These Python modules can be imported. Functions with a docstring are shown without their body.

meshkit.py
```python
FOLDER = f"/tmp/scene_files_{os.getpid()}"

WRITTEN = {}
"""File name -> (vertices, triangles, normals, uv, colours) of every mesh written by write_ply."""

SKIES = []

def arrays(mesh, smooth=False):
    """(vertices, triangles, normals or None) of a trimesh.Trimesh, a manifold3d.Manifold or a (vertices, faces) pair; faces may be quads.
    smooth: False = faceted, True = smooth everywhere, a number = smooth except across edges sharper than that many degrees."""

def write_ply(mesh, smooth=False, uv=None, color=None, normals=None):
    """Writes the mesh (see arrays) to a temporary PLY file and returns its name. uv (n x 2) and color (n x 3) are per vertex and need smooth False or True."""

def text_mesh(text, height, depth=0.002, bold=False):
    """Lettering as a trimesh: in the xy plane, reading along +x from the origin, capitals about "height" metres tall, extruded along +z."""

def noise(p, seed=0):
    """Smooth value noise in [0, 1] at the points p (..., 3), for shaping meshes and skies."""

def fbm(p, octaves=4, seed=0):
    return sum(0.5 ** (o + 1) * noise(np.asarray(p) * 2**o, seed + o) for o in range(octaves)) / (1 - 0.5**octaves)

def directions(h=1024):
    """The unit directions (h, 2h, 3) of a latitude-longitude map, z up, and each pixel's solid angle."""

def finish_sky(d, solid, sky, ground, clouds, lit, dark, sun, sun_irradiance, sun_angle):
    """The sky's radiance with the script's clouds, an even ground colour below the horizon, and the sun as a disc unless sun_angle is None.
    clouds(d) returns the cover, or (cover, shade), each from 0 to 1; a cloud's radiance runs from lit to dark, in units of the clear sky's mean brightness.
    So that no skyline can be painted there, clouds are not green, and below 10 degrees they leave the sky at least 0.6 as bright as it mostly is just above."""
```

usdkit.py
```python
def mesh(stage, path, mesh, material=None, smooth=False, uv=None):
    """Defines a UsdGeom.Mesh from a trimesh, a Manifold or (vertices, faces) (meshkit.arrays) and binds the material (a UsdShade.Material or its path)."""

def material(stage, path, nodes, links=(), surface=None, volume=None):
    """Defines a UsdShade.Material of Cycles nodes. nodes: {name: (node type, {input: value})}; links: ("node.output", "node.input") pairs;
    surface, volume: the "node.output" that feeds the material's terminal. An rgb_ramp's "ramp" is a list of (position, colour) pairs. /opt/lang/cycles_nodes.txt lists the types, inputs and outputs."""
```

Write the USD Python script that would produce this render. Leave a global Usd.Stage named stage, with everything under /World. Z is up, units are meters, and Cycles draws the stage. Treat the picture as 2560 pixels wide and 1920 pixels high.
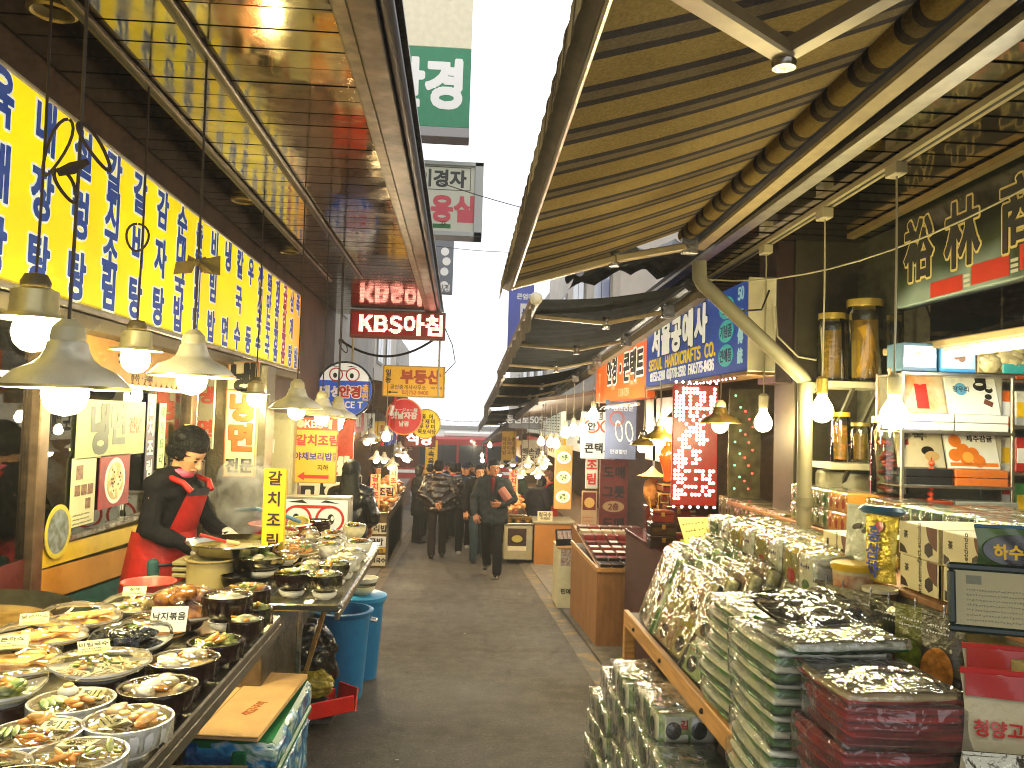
import math, random, glob, numpy as np, trimesh, manifold3d as m3, shapely, usdkit, meshkit
from shapely import affinity
from shapely.geometry import Polygon, box as sbox, Point, LineString
from shapely.ops import unary_union
from pxr import Usd, UsdGeom, UsdLux, UsdShade, Gf, Sdf
rnd = random.Random(11)
stage = Usd.Stage.CreateInMemory()
UsdGeom.Xform.Define(stage, '/World'); UsdGeom.Scope.Define(stage, '/World/Looks')
# ---------------------------------------------------------------- camera
YAW, PITCH, ROLL = math.radians(3.68), math.radians(2.55), math.radians(1.7)
EYE = np.array([0, 0, 1.65])
fwd = np.array([math.sin(YAW)*math.cos(PITCH), math.cos(YAW)*math.cos(PITCH), math.sin(PITCH)])
r0 = np.array([math.cos(YAW), -math.sin(YAW), 0]); u0 = np.cross(r0, fwd)
rgt = r0*math.cos(ROLL)+u0*math.sin(ROLL); upv = u0*math.cos(ROLL)-r0*math.sin(ROLL)
cam = UsdGeom.Camera.Define(stage, '/World/camera')
mat = np.eye(4); mat[0, :3], mat[1, :3], mat[2, :3], mat[3, :3] = rgt, upv, -fwd, EYE
cam.AddTransformOp().Set(Gf.Matrix4d(*mat.ravel().tolist()))
cam.CreateHorizontalApertureAttr(36.0); cam.CreateFocalLengthAttr(28.8); cam.CreateFStopAttr(0.0); cam.CreateFocusDistanceAttr(6.0)
cam.CreateExposureAttr(0.0)
# ---------------------------------------------------------------- sky (overcast) and soft sun
SUN_AZ, SUN_EL = math.radians(195), math.radians(50)
SKY_STRENGTH, SUN_INT, LAMP = 0.10, 0.15, 1.4
dome = UsdLux.DomeLight.Define(stage, '/World/sky'); dome.GetPrim().SetCustomDataByKey('kind', 'structure'); dome.GetPrim().SetCustomDataByKey('label', 'bright white overcast sky above the alley')
sm = usdkit.material(stage, '/World/Looks/sky_look', {
    'tc': ('texture_coordinate', {}), 'sky': ('sky_texture', dict(sky_type='single_scattering', sun_disc=False, sun_elevation=SUN_EL, sun_rotation=SUN_AZ, air_density=1.0, aerosol_density=2.5)),
    'n': ('noise_texture', dict(scale=2.2, detail=5.0)), 'r': ('rgb_ramp', {'ramp': [(0.3, (15.0, 15.4, 16.0)), (0.7, (19.0, 19.0, 19.2))]}),
    'mx': ('mix', dict(mix_type='mix', fac=0.9)), 'bg': ('background_shader', dict(strength=SKY_STRENGTH))},
    [('tc.generated', 'n.vector'), ('n.fac', 'r.fac'), ('sky.color', 'mx.color1'), ('r.color', 'mx.color2'), ('mx.color', 'bg.color')], surface='bg.background')
UsdShade.MaterialBindingAPI.Apply(dome.GetPrim()).Bind(sm)
sun = UsdLux.DistantLight.Define(stage, '/World/sun'); sun.CreateIntensityAttr(SUN_INT); sun.CreateAngleAttr(25.0); sun.CreateNormalizeAttr(True); sun.CreateColorAttr(Gf.Vec3f(1, .97, .92))
sd = np.array([math.sin(SUN_AZ)*math.cos(SUN_EL), math.cos(SUN_AZ)*math.cos(SUN_EL), math.sin(SUN_EL)])
zx = np.cross([0, 0, 1], sd); zx /= np.linalg.norm(zx); zy = np.cross(sd, zx)
sm4 = np.eye(4); sm4[0, :3], sm4[1, :3], sm4[2, :3] = zx, zy, sd
sun.AddTransformOp().Set(Gf.Matrix4d(*sm4.ravel().tolist()))

# ---------------------------------------------------------------- prim helpers
used = {}
def num(parent, name):
    k = parent+'/'+name; n = used.get(k, 0); used[k] = n+1
    return k if n == 0 else f'{k}_{n:03d}'
def meta(prim, label=None, cat=None, group=None, kind=None):
    for k, v in (('label', label), ('category', cat), ('group', group), ('kind', kind)):
        if v: prim.SetCustomDataByKey(k, v)
def mtx(loc=(0, 0, 0), rz=0, rx=0, ry=0, s=1.0):
    cz, sz, cx, sx, cy, sy = math.cos(rz), math.sin(rz), math.cos(rx), math.sin(rx), math.cos(ry), math.sin(ry)
    R = np.array([[cz, -sz, 0], [sz, cz, 0], [0, 0, 1]])@np.array([[1, 0, 0], [0, cx, -sx], [0, sx, cx]])@np.array([[cy, 0, sy], [0, 1, 0], [-sy, 0, cy]])
    m = np.eye(4); m[:3, :3] = R*(np.asarray(s) if np.ndim(s) else s); m[:3, 3] = loc
    return m
def setx(x, m):
    x = UsdGeom.Xformable(x); op = x.GetTransformOp() if hasattr(x, 'GetTransformOp') else None
    ops = [o for o in x.GetOrderedXformOps()]
    (ops[0] if ops else x.AddTransformOp()).Set(Gf.Matrix4d(*np.asarray(m).T.ravel().tolist()))
def T(name, label, cat, loc=(0, 0, 0), rz=0, group=None, kind=None, m=None):
    p = num('/World', name); x = UsdGeom.Xform.Define(stage, p)
    setx(x, mtx(loc, rz) if m is None else m); meta(x.GetPrim(), label, cat, group, kind)
    return p
def P(parent, name, mesh, mat, smooth=30, label=None, kind=None):
    p = num(parent, name); g = usdkit.mesh(stage, p, mesh, mat, smooth=smooth)
    meta(g.GetPrim(), label, None, None, kind)
    return p
def O(name, mesh, mat, label, cat=None, group=None, kind=None, smooth=30):
    p = num('/World', name); g = usdkit.mesh(stage, p, mesh, mat, smooth=smooth); meta(g.GetPrim(), label, cat, group, kind)
    return p
def dup(src, label, loc=(0, 0, 0), rz=0, group=None, m=None, cat=None):
    sp = stage.GetPrimAtPath(src); d = sp.GetCustomData(); base = src.rsplit('/', 1)[1]
    if base[-4:-3] == '_' and base[-3:].isdigit(): base = base[:-4]
    p = num('/World', base); x = UsdGeom.Xform.Define(stage, p); pr = x.GetPrim()
    pr.GetReferences().AddInternalReference(src); pr.SetInstanceable(True)
    setx(x, mtx(loc, rz) if m is None else m)
    meta(pr, label, cat or d.get('category'), group or d.get('group'), d.get('kind'))
    return p
# ---------------------------------------------------------------- materials
def lin(c):
    if isinstance(c, str):
        c = [int(c[i:i+2], 16)/255 for i in (1, 3, 5)]
        c = [x/12.92 if x <= .04045 else ((x+.055)/1.055)**2.4 for x in c]
    return tuple(float(x) for x in c)
mats = {}
def M(name, col, rough=.5, metal=0., var=0., scale=12., bump=0., bscale=40., coat=0., spec=.5, emis=0., ecol=None, col2=None, trans=0., alpha=1., sheen=0., aniso=None, det=4., rvar=0.):
    """principled surface; var: brightness variation by noise; col2: second colour mixed in by noise; bump: relief"""
    if name in mats: return mats[name]
    c = lin(col); N = {'p': ('principled_bsdf', dict(base_color=c, roughness=rough, metallic=metal, coat_weight=coat, specular_ior_level=spec, transmission_weight=trans, alpha=alpha, sheen_weight=sheen))}; L = []
    if emis: N['p'][1].update(emission_color=lin(ecol or col), emission_strength=emis)
    if var or col2 is not None or bump or rvar: N['tc'] = ('texture_coordinate', {})
    vec = 'tc.object'
    if aniso:
        N['mp'] = ('mapping', dict(scale=aniso)); L.append(('tc.object', 'mp.vector')); vec = 'mp.vector'
    if var or col2 is not None:
        a = c; b = lin(col2) if col2 is not None else tuple(x*(1+var) for x in c)
        if col2 is None: a = tuple(x*(1-var) for x in c)
        N['n'] = ('noise_texture', dict(scale=scale, detail=det)); N['r'] = ('rgb_ramp', {'ramp': [(.36, a), (.64, b)]})
        L += [(vec, 'n.vector'), ('n.fac', 'r.fac'), ('r.color', 'p.base_color')]
        if emis and ecol is None and col2 is not None: L.append(('r.color', 'p.emission_color'))
    if rvar:
        N['nr'] = ('noise_texture', dict(scale=scale*1.7, detail=5.)); N['rr'] = ('map_range', dict(from_min=.3, from_max=.7, to_min=max(.02, rough-rvar), to_max=min(1., rough+rvar)))
        L += [(vec, 'nr.vector'), ('nr.fac', 'rr.value'), ('rr.result', 'p.roughness')]
    if bump:
        N['nb'] = ('noise_texture', dict(scale=bscale, detail=3.)); N['b'] = ('bump', dict(strength=min(1., bump), distance=.02 if bump <= 1 else .02*bump))
        L += [(vec, 'nb.vector'), ('nb.fac', 'b.height'), ('b.normal', 'p.normal')]
        if coat: L.append(('b.normal', 'p.coat_normal'))
    mats[name] = usdkit.material(stage, '/World/Looks/'+name, N, L, surface='p.BSDF')
    return mats[name]
def EM(name, col, strength):
    if name not in mats:
        mats[name] = usdkit.material(stage, '/World/Looks/'+name, {'e': ('emission', dict(color=lin(col), strength=strength))}, [], surface='e.emission')
    return mats[name]
def GLASS(name, tint=(1, 1, 1), bump=0., bscale=30., ior=1.45, gain=1., rough=.03, haze=None, hazefac=0.):
    """clear pane or film: transparent mixed with glossy by fresnel; haze adds a thin white diffuse film"""
    if name in mats: return mats[name]
    N = {'t': ('transparent_bsdf', dict(color=lin(tint))), 'g': ('glossy_bsdf', dict(color=(1, 1, 1), roughness=rough)), 'f': ('fresnel', dict(IOR=ior)), 'mg': ('math', dict(math_type='multiply', value2=gain, use_clamp=True)), 'm': ('mix_closure', {})}
    L = [('f.fac', 'mg.value1'), ('mg.value', 'm.fac'), ('t.BSDF', 'm.closure1'), ('g.BSDF', 'm.closure2')]; out = 'm.closure'
    if bump:
        N['tc'] = ('texture_coordinate', {}); N['n'] = ('noise_texture', dict(scale=bscale, detail=2.5, distortion=.6)); N['b'] = ('bump', dict(strength=min(1, bump), distance=.02 if bump <= 1 else .02*bump))
        L += [('tc.object', 'n.vector'), ('n.fac', 'b.height'), ('b.normal', 'g.normal'), ('b.normal', 'f.normal')]
    if haze is not None:
        N['d'] = ('diffuse_bsdf', dict(color=lin(haze))); N['m2'] = ('mix_closure', dict(fac=hazefac)); L += [('m.closure', 'm2.closure1'), ('d.BSDF', 'm2.closure2')]; out = 'm2.closure'
    if 'f' in N and bump: L = [l for l in L if l[1] != 'f.normal']
    mats[name] = usdkit.material(stage, '/World/Looks/'+name, N, L, surface=out)
    return mats[name]
# ---------------------------------------------------------------- mesh helpers
def tm(v, f): return trimesh.Trimesh(np.asarray(v, float), np.asarray(f, int), process=False)
def cat(ms): return trimesh.util.concatenate([m for m in ms])
def box(x0, x1, y0, y1, z0, z1):
    m = trimesh.creation.box([abs(x1-x0), abs(y1-y0), abs(z1-z0)]); m.apply_translation([(x0+x1)/2, (y0+y1)/2, (z0+z1)/2]); return m
_rb = {}
def rbox(x0, x1, y0, y1, z0, z1, r=.006):
    """box with chamfered edges"""
    s = np.array([x1-x0, y1-y0, z1-z0], float)/2; c = np.array([x0+x1, y0+y1, z0+z1])/2; r = min(r, s.min()*.9)
    if 'f' not in _rb:
        pts = [np.array(sg)*(1-.1*(np.arange(3) != a)) for a in range(3) for sg in np.ndindex(2, 2, 2) for sg in [np.array(sg)*2-1]]
        h = trimesh.convex.convex_hull(np.array(pts)); _rb['v'], _rb['f'] = np.array(h.vertices), np.array(h.faces)
    v = _rb['v']; w = np.where(np.abs(v) > .95, np.sign(v)*s, np.sign(v)*(s-r))
    return tm(w+c, _rb['f'])
def orient(m, o, xd, yd):
    """maps local x,y,z to directions xd, yd, xd x yd at the origin o"""
    xd, yd = np.asarray(xd, float), np.asarray(yd, float); xd = xd/np.linalg.norm(xd); yd = yd/np.linalg.norm(yd); zd = np.cross(xd, yd)
    A = np.eye(4); A[:3, 0], A[:3, 1], A[:3, 2], A[:3, 3] = xd, yd, zd, o
    m = m.copy(); m.apply_transform(A); return m
def tr(m, *a, **k): m = m.copy(); m.apply_transform(mtx(*a, **k)); return m
def tube(pts, r, n=8, cap=True):
    p = np.asarray(pts, float); k = len(p); r = np.full(k, r) if np.ndim(r) == 0 else np.asarray(r, float)
    t = np.gradient(p, axis=0); t /= np.maximum(np.linalg.norm(t, axis=1, keepdims=True), 1e-9)
    a = np.array([0, 0, 1.]) if abs(t[0][2]) < .9 else np.array([1., 0, 0]); u = np.cross(t[0], a); u /= np.linalg.norm(u)
    V = []; ang = np.arange(n)*2*math.pi/n
    for i in range(k):
        u = u-t[i]*(u@t[i]); u /= max(np.linalg.norm(u), 1e-9); w = np.cross(t[i], u)
        V.append(p[i]+r[i]*(np.cos(ang)[:, None]*u+np.sin(ang)[:, None]*w))
    V = np.vstack(V); F = []
    for i in range(k-1):
        for j in range(n):
            a0, b0 = i*n+j, i*n+(j+1) % n; F += [[a0, b0, b0+n], [a0, b0+n, a0+n]]
    if cap:
        V = np.vstack([V, p[:1], p[-1:]])
        for j in range(n): F += [[len(V)-2, (j+1) % n, j], [len(V)-1, (k-1)*n+j, (k-1)*n+(j+1) % n]]
    m = tm(V, F); 
    return m
def cyl(p0, p1, r, n=12): return tube([p0, p1], r, n)
def lathe(prof, n=24, squash=1.0):
    """profile (r, z) pairs turned about z; squash scales y"""
    pr = np.asarray(prof, float); k = len(pr); ang = np.arange(n)*2*math.pi/n
    V = np.stack([np.outer(pr[:, 0], np.cos(ang)), np.outer(pr[:, 0], np.sin(ang))*squash, np.repeat(pr[:, 1:2], n, 1)], -1).reshape(-1, 3); F = []
    for i in range(k-1):
        for j in range(n):
            a, b = i*n+j, i*n+(j+1) % n
            if pr[i+1, 0] > 1e-6: F.append([a, b, b+n]) if pr[i, 0] > 1e-6 else None
            if pr[i, 0] > 1e-6 and pr[i+1, 0] <= 1e-6: F.append([a, b, b+n])
            if pr[i+1, 0] > 1e-6: F.append([a, b+n, a+n])
    return tm(V, F)
def grid(nx, ny, fn):
    """surface from fn(u, v) with u, v in 0..1 arrays -> (x, y, z)"""
    u, v = np.meshgrid(np.linspace(0, 1, nx), np.linspace(0, 1, ny), indexing='ij'); V = np.stack(fn(u, v), -1).reshape(-1, 3); F = []
    for i in range(nx-1):
        for j in range(ny-1):
            a = i*ny+j; F += [[a, a+ny, a+ny+1], [a, a+ny+1, a+1]]
    return tm(V, F)
def ball(c, r, sub=2, s=(1, 1, 1)):
    m = trimesh.creation.icosphere(sub, 1.0); m.apply_scale(np.asarray(s)*r); m.apply_translation(c); return m
def sheet(pts, th, n=(0, 0, 1)):
    """polygon (list of 3-D points, planar) thickened by th along n"""
    p = np.asarray(pts, float); n = np.asarray(n, float); k = len(p); V = np.vstack([p, p+n*th]); F = []
    for i in range(1, k-1): F += [[0, i+1, i], [k, k+i, k+i+1]]
    for i in range(k): j = (i+1) % k; F += [[i, j, k+j], [i, k+j, k+i]]
    m = tm(V, F); m.fix_normals() if False else None
    return m
# ---------------------------------------------------------------- lettering
from PIL import Image, ImageDraw, ImageFont
_fp = (glob.glob('/opt/blender-*/*/datafiles/fonts/Noto Sans CJK*.woff2')+glob.glob('/opt/blender-*/*/datafiles/fonts/Inter.woff2'))[0]
_font = ImageFont.truetype(_fp, 80); _gl = {}
def glyph(ch, bold=2):
    """one character as a polygon; 1 unit = em; its box starts at the baseline"""
    if (ch, bold) in _gl: return _gl[ch, bold]
    adv = _font.getlength(ch)/80
    im = Image.new('L', (120, 130)); ImageDraw.Draw(im).text((15, 95), ch, 255, _font, anchor='ls', stroke_width=bold)
    on = np.pad(np.asarray(im) > 127, ((0, 0), (1, 1))).astype(np.int8); d = np.diff(on, axis=1)
    rows, st = np.nonzero(d == 1); en = np.nonzero(d == -1)[1]
    g = Polygon()
    if len(rows):
        g = unary_union(shapely.box(st-15, 95-rows-1, en-15, 95-rows)).buffer(.7).buffer(-.7).simplify(.75); g = affinity.scale(g, 1/80, 1/80, origin=(0, 0))
    _gl[ch, bold] = (g, adv); return _gl[ch, bold]
def text(s, h=1.0, bold=2, vertical=False, gap=0., sx=1.0, pitch=None, center=True):
    """lettering as a polygon, em = h; horizontal from x=0 (or centred) with its middle line at y=0; vertical runs downwards"""
    gs = []; x = y = 0.
    for ch in s:
        if ch == ' ': (x, y) = (x, y-(pitch or 1.0+gap)*.6) if vertical else (x+.3*sx, y); continue
        g, a = glyph(ch, bold)
        if vertical: gs.append(affinity.translate(g, -a/2, y-.76-.0)); y -= (pitch or 1.0+gap)
        else: gs.append(affinity.translate(affinity.scale(g, sx, 1, origin=(0, 0)), x, -.36)); x += a*sx+gap
    g = unary_union(gs)
    if not g.is_empty and center:
        b = g.bounds; g = affinity.translate(g, -(b[0]+b[2])/2, -(b[1]+b[3])/2)
    return affinity.scale(g, h, h, origin=(0, 0))
def polys(g): return [q for q in getattr(g, 'geoms', [g]) if q.geom_type == 'Polygon' and q.area > 1e-9]
def flat(g, d=.002):
    """polygon to a raised print, d thick, on z=0"""
    return cat([trimesh.creation.extrude_polygon(q, d, engine='earcut') for q in polys(g)])
def at(g, x, y, s=1.0): return affinity.translate(affinity.scale(g, s, s, origin=(0, 0)), x, y)
def flow(s): return s
def scribble(w, h, rows, seed=0, fill=.8):
    """rows of small unreadable handwriting strokes inside w x h (centred)"""
    q = random.Random(seed); gs = []; rh = h/rows
    for i in range(rows):
        y = h/2-rh*(i+.5); x = -w/2; e = w/2-(1-fill)*w*q.random()
        while x < e-rh*.3:
            k = rh*q.uniform(.3, .5)
            for _ in range(2):
                a = q.uniform(-.6, .6)+(1.57 if q.random() < .5 else 0); l = k*q.uniform(.5, .9); cx0, cy0 = x+k*.5+q.uniform(-.2, .2)*k, y+q.uniform(-.25, .25)*k
                gs.append(LineString([(cx0-l/2*math.cos(a), cy0-l/2*math.sin(a)), (cx0+l/2*math.cos(a), cy0+l/2*math.sin(a))]).buffer(rh*.06, cap_style=2))
            x += k*1.25
    return shapely.MultiPolygon([g for g in gs])
FRONT = ((1, 0, 0), (0, 0, 1)); LEFTW = ((0, 1, 0), (0, 0, 1)); RIGHTW = ((0, -1, 0), (0, 0, 1))
GR = -0.057
def gz(y): return GR*y if y < 48 else GR*48
# ================================================================ materials
asph = usdkit.material(stage, '/World/Looks/asphalt', {'tc': ('texture_coordinate', {}), 'n1': ('noise_texture', dict(scale=.9, detail=6.)), 'n2': ('noise_texture', dict(scale=70., detail=4.)), 'n3': ('noise_texture', dict(scale=7., detail=5.)),
    'r1': ('rgb_ramp', {'ramp': [(.3, lin('#343029')), (.7, lin('#46403a'))]}), 'r2': ('rgb_ramp', {'ramp': [(.32, (.5, .5, .5)), (.6, (1, 1, 1)), (.72, (2.0, 2.0, 1.9))]}), 'mx': ('mix', dict(mix_type='multiply', fac=1.)),
    'r3': ('rgb_ramp', {'ramp': [(.38, (1.08, 1.08, 1.08)), (.62, (.62, .61, .6))]}), 'mx2': ('mix', dict(mix_type='multiply', fac=1.)), 'rr': ('map_range', dict(from_min=.3, from_max=.7, to_min=.62, to_max=.88)), 'b': ('bump', dict(strength=.7, distance=.004)), 'p': ('principled_bsdf', {})},
    [('tc.object', 'n1.vector'), ('tc.object', 'n2.vector'), ('tc.object', 'n3.vector'), ('n1.fac', 'r1.fac'), ('n2.fac', 'r2.fac'), ('r1.color', 'mx.color1'), ('r2.color', 'mx.color2'), ('n3.fac', 'r3.fac'), ('mx.color', 'mx2.color1'), ('r3.color', 'mx2.color2'), ('mx2.color', 'p.base_color'), ('n1.fac', 'rr.value'), ('rr.result', 'p.roughness'), ('n2.fac', 'b.height'), ('b.normal', 'p.normal')], surface='p.BSDF')
steel = M('brushed_steel', '#a8a499', .28, 1., var=.12, scale=5, bump=.25, bscale=60, rvar=.1)
mirror = [M(f'polished_steel_{i}', c, .1, 1., var=.16, scale=3.5, bump=.22, bscale=b, rvar=.06) for i, (c, b) in enumerate((('#8f8566', 2.2), ('#867c5c', 2.8), ('#938968', 1.7)))]
dsteel = M('dirty_steel', '#7d7666', .35, 1., var=.3, scale=8, bump=.3, bscale=30)
alu = M('aluminium', '#b9b4a6', .38, 1., var=.1)
darkm = M('dark_metal', '#2a2824', .5, .6)
black = M('black_plastic', '#161514', .45)
cordm = M('cord_brown', '#33241a', .6)
cordw = M('cord_beige', '#a39a7c', .6)
concrete = M('concrete', '#6b655c', .85, var=.2, scale=9, bump=.4)
plaster = M('pale_plaster', '#c9c3b8', .85, var=.08, scale=2)
plaster2 = M('grey_plaster', '#a7a39d', .85, var=.1, scale=2)
brownwall = M('brown_wall', '#4a3323', .7, var=.25, scale=3)
wood = M('light_wood', '#a5763e', .55, var=.22, scale=4, aniso=(1, 1, 12), bump=.2, bscale=30)
woody = M('light_wood_y', '#ac7d43', .5, var=.2, scale=4, aniso=(14, 1, 14), bump=.2, bscale=30)
ply = M('plywood', '#8f6238', .55, var=.16, scale=3, aniso=(8, 8, 1))
white = M('white_paint', '#d8d6cf', .45)
cream = M('cream_paint', '#cfc6a2', .5, var=.06)
offw = M('white_board', '#cdccc6', .4)
pane = GLASS('window_glass', tint=(.93, .96, .92), ior=1.5, gain=1.3, rough=.01)
redp = M('red_print', '#b3211a', .5); bluep = M('blue_print', '#1c3a8c', .5); blackp = M('black_print', '#15130f', .6); brownp = M('brown_print', '#4a1d10', .6); whitep = M('white_print', '#e6e4dc', .5)
yellowp = M('yellow_print', '#e3b41c', .5); orangep = M('orange_print', '#d9531c', .5); greenp = M('green_print', '#2d6b33', .5)
# ================================================================ ground
ys = np.array([-8, 0, 6, 12, 20, 30, 40, 48, 60, 120, 400.]); xs = np.array([-200, -20, -3, 3, 20, 200.])
V = [[x, y, gz(y)] for y in ys for x in xs]; F = []
for i in range(len(ys)-1):
    for j in range(len(xs)-1): a = i*len(xs)+j; F += [[a, a+1, a+len(xs)+1], [a, a+len(xs)+1, a+len(xs)]]
O('ground', tm(V, F), asph, 'dark grey worn asphalt paving of the market alley sloping away', kind='structure')
def strip(name, x0, x1, y0, y1, m, label, lift=.004, kind='structure'):
    O(name, tm([[x0, y0, gz(y0)+lift], [x1, y0, gz(y0)+lift], [x1, y1, gz(y1)+lift], [x0, y1, gz(y1)+lift]], [[0, 1, 2], [0, 2, 3]]), m, label, kind=kind)
worn = usdkit.material(stage, '/World/Looks/worn_yellow', {'tc': ('texture_coordinate', {}), 'n': ('noise_texture', dict(scale=6., detail=6.)), 'r': ('rgb_ramp', {'ramp': [(.5, lin('#4a453e')), (.6, lin('#6e5a2c'))]}), 'p': ('principled_bsdf', dict(roughness=.7))},
    [('tc.object', 'n.vector'), ('n.fac', 'r.fac'), ('r.color', 'p.base_color')], surface='p.BSDF')
strip('yellow_line', 1.12, 1.27, 5.2, 30, worn, 'worn yellow line along the right edge of the alley')
strip('yellow_line', -1.12, -.95, 6.4, 30, worn, 'worn yellow line along the left edge of the alley')
strip('pavement', -1.9, -1.14, 5.6, 30, concrete, 'concrete strip under the stalls on the left side', lift=.006)
strip('pavement', 1.29, 2.3, 5.2, 30, concrete, 'concrete strip under the stalls on the right side', lift=.006)
def patch(name, cx, cy, r, seed, m, label):
    q = random.Random(seed); g = Polygon([(cx+r*q.uniform(.6, 1.1)*math.cos(a), cy+r*1.6*q.uniform(.6, 1.1)*math.sin(a)) for a in np.linspace(0, 6.28, 15)[:-1]])
    v, f = trimesh.creation.triangulate_polygon(g, engine='earcut'); O(name, tm(np.c_[v, [gz(y)+.005 for y in v[:, 1]]], f), m, label, kind='structure')
for i in range(7):   # litter: leaflets and scraps
    x, y = rnd.uniform(-.5, .9), rnd.uniform(4.6, 11); s = rnd.uniform(.006, .014)
    O('paper_scrap', tr(box(-s, s, -s*.7, s*.7, 0, .002), (x, y, gz(y)+.004), rz=rnd.uniform(0, 3)), M('litter_grey', '#8a857a', .7), 'tiny pale scrap of litter lying on the asphalt', 'litter', 'scraps of litter on the asphalt')
# ================================================================ left restaurant building
WX = -2.1
b = T('restaurant_building', 'glass fronted restaurant with yellow and orange kick panels behind the food stalls', 'building')
P(b, 'wall', box(-6, WX-.25, .5, 13.9, 3.5, 6.8), plaster2); P(b, 'back_wall', box(-4.6, -4.5, .5, 13.9, -.6, 3.5), M('yellow_interior', '#8f8238', .7, var=.2, scale=1.5))
P(b, 'interior_floor', box(-4.5, WX-.02, .5, 13.9, -.5, -.38), concrete); P(b, 'interior_ceiling', box(-4.5, WX-.05, .5, 13.9, 2.9, 2.95), cream)
P(b, 'lintel', box(WX-.1, WX+.02, .5, 8, 2.06, 3.5), brownwall)
P(b, 'side_wall', box(-4.5, WX-.02, .45, .5, -.5, 3.4), brownwall); P(b, 'side_wall', box(-4.5, WX-.02, 13.9, 13.95, -.5, 3.4), brownwall)
def slope_panel(y0, y1, z0, z1, x, th=.02, k=-.1):   # a panel on the wall whose edges follow the floor
    v = [[x, y0, z0], [x, y1, z0+k*(y1-y0)], [x, y1, z1+k*(y1-y0)], [x, y0, z1]]; return sheet(v, th, (1, 0, 0))
kick = dict(yk=M('yellow_panel', '#c9a61f', .35, var=.06, coat=.3), ok=M('orange_panel', '#a9701e', .4, col2='#c08a35', scale=2.5), tk=M('teal_panel', '#0f4a45', .4, var=.15))
P(b, 'kick_panel', slope_panel(4.3, 6.6, .83, .93, WX, k=-.03), kick['yk'], label='yellow upper kick panel'); P(b, 'kick_panel', slope_panel(4.3, 6.6, .66, .82, WX, k=-.05), kick['ok'], label='orange lower kick panel')
P(b, 'kick_panel', slope_panel(4.3, 6.6, -.5, .64, WX, k=-.05), kick['tk'], label='dark teal base panel'); P(b, 'kick_panel', box(WX-.02, WX, .5, 4.2, -.4, .9), M('maroon_panel', '#4a1512', .5), label='dark red base panel')
for y0, y1 in ((4.2, 4.3), (6.5, 6.62), (3.0, 3.06), (7.15, 7.25)): P(b, 'mullion', rbox(WX-.06, WX+.04, y0, y1, -.4, 2.06), M('brown_steel', '#6e5a45', .4, .7, var=.2))
P(b, 'sill', box(WX-.04, WX+.03, 4.3, 6.5, .93, .955), steel); P(b, 'transom', box(WX-.04, WX+.03, 3.06, 6.5, 1.78, 1.81), steel)
for y0, y1, z0, z1 in ((3.06, 4.2, .9, 1.78), (4.3, 5.4, .955, 1.78), (5.42, 6.5, .955, 1.78), (3.06, 6.5, 1.81, 2.06), (1.0, 3.0, .9, 2.06)): P(b, 'window_pane', box(WX-.012, WX-.006, y0, y1, z0, z1), pane)
P(b, 'interior_counter', rbox(-3.6, -2.9, 3.2, 6.6, -.38, .75), M('dark_counter', '#3b3a30', .5, var=.2)); P(b, 'interior_screen', rbox(-3.2, -3.15, 4.35, 5.3, .75, 1.6), M('green_yellow_print', '#8a9a3e', .6, col2='#c9b845', scale=9))
for y, z in ((4.0, 2.6), (5.5, 2.6)): P(b, 'interior_tube_light', box(-3.5, -3.4, y-.5, y+.5, 2.87, 2.895), EM('tube_light', '#f4ffd8', 22.))
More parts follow.
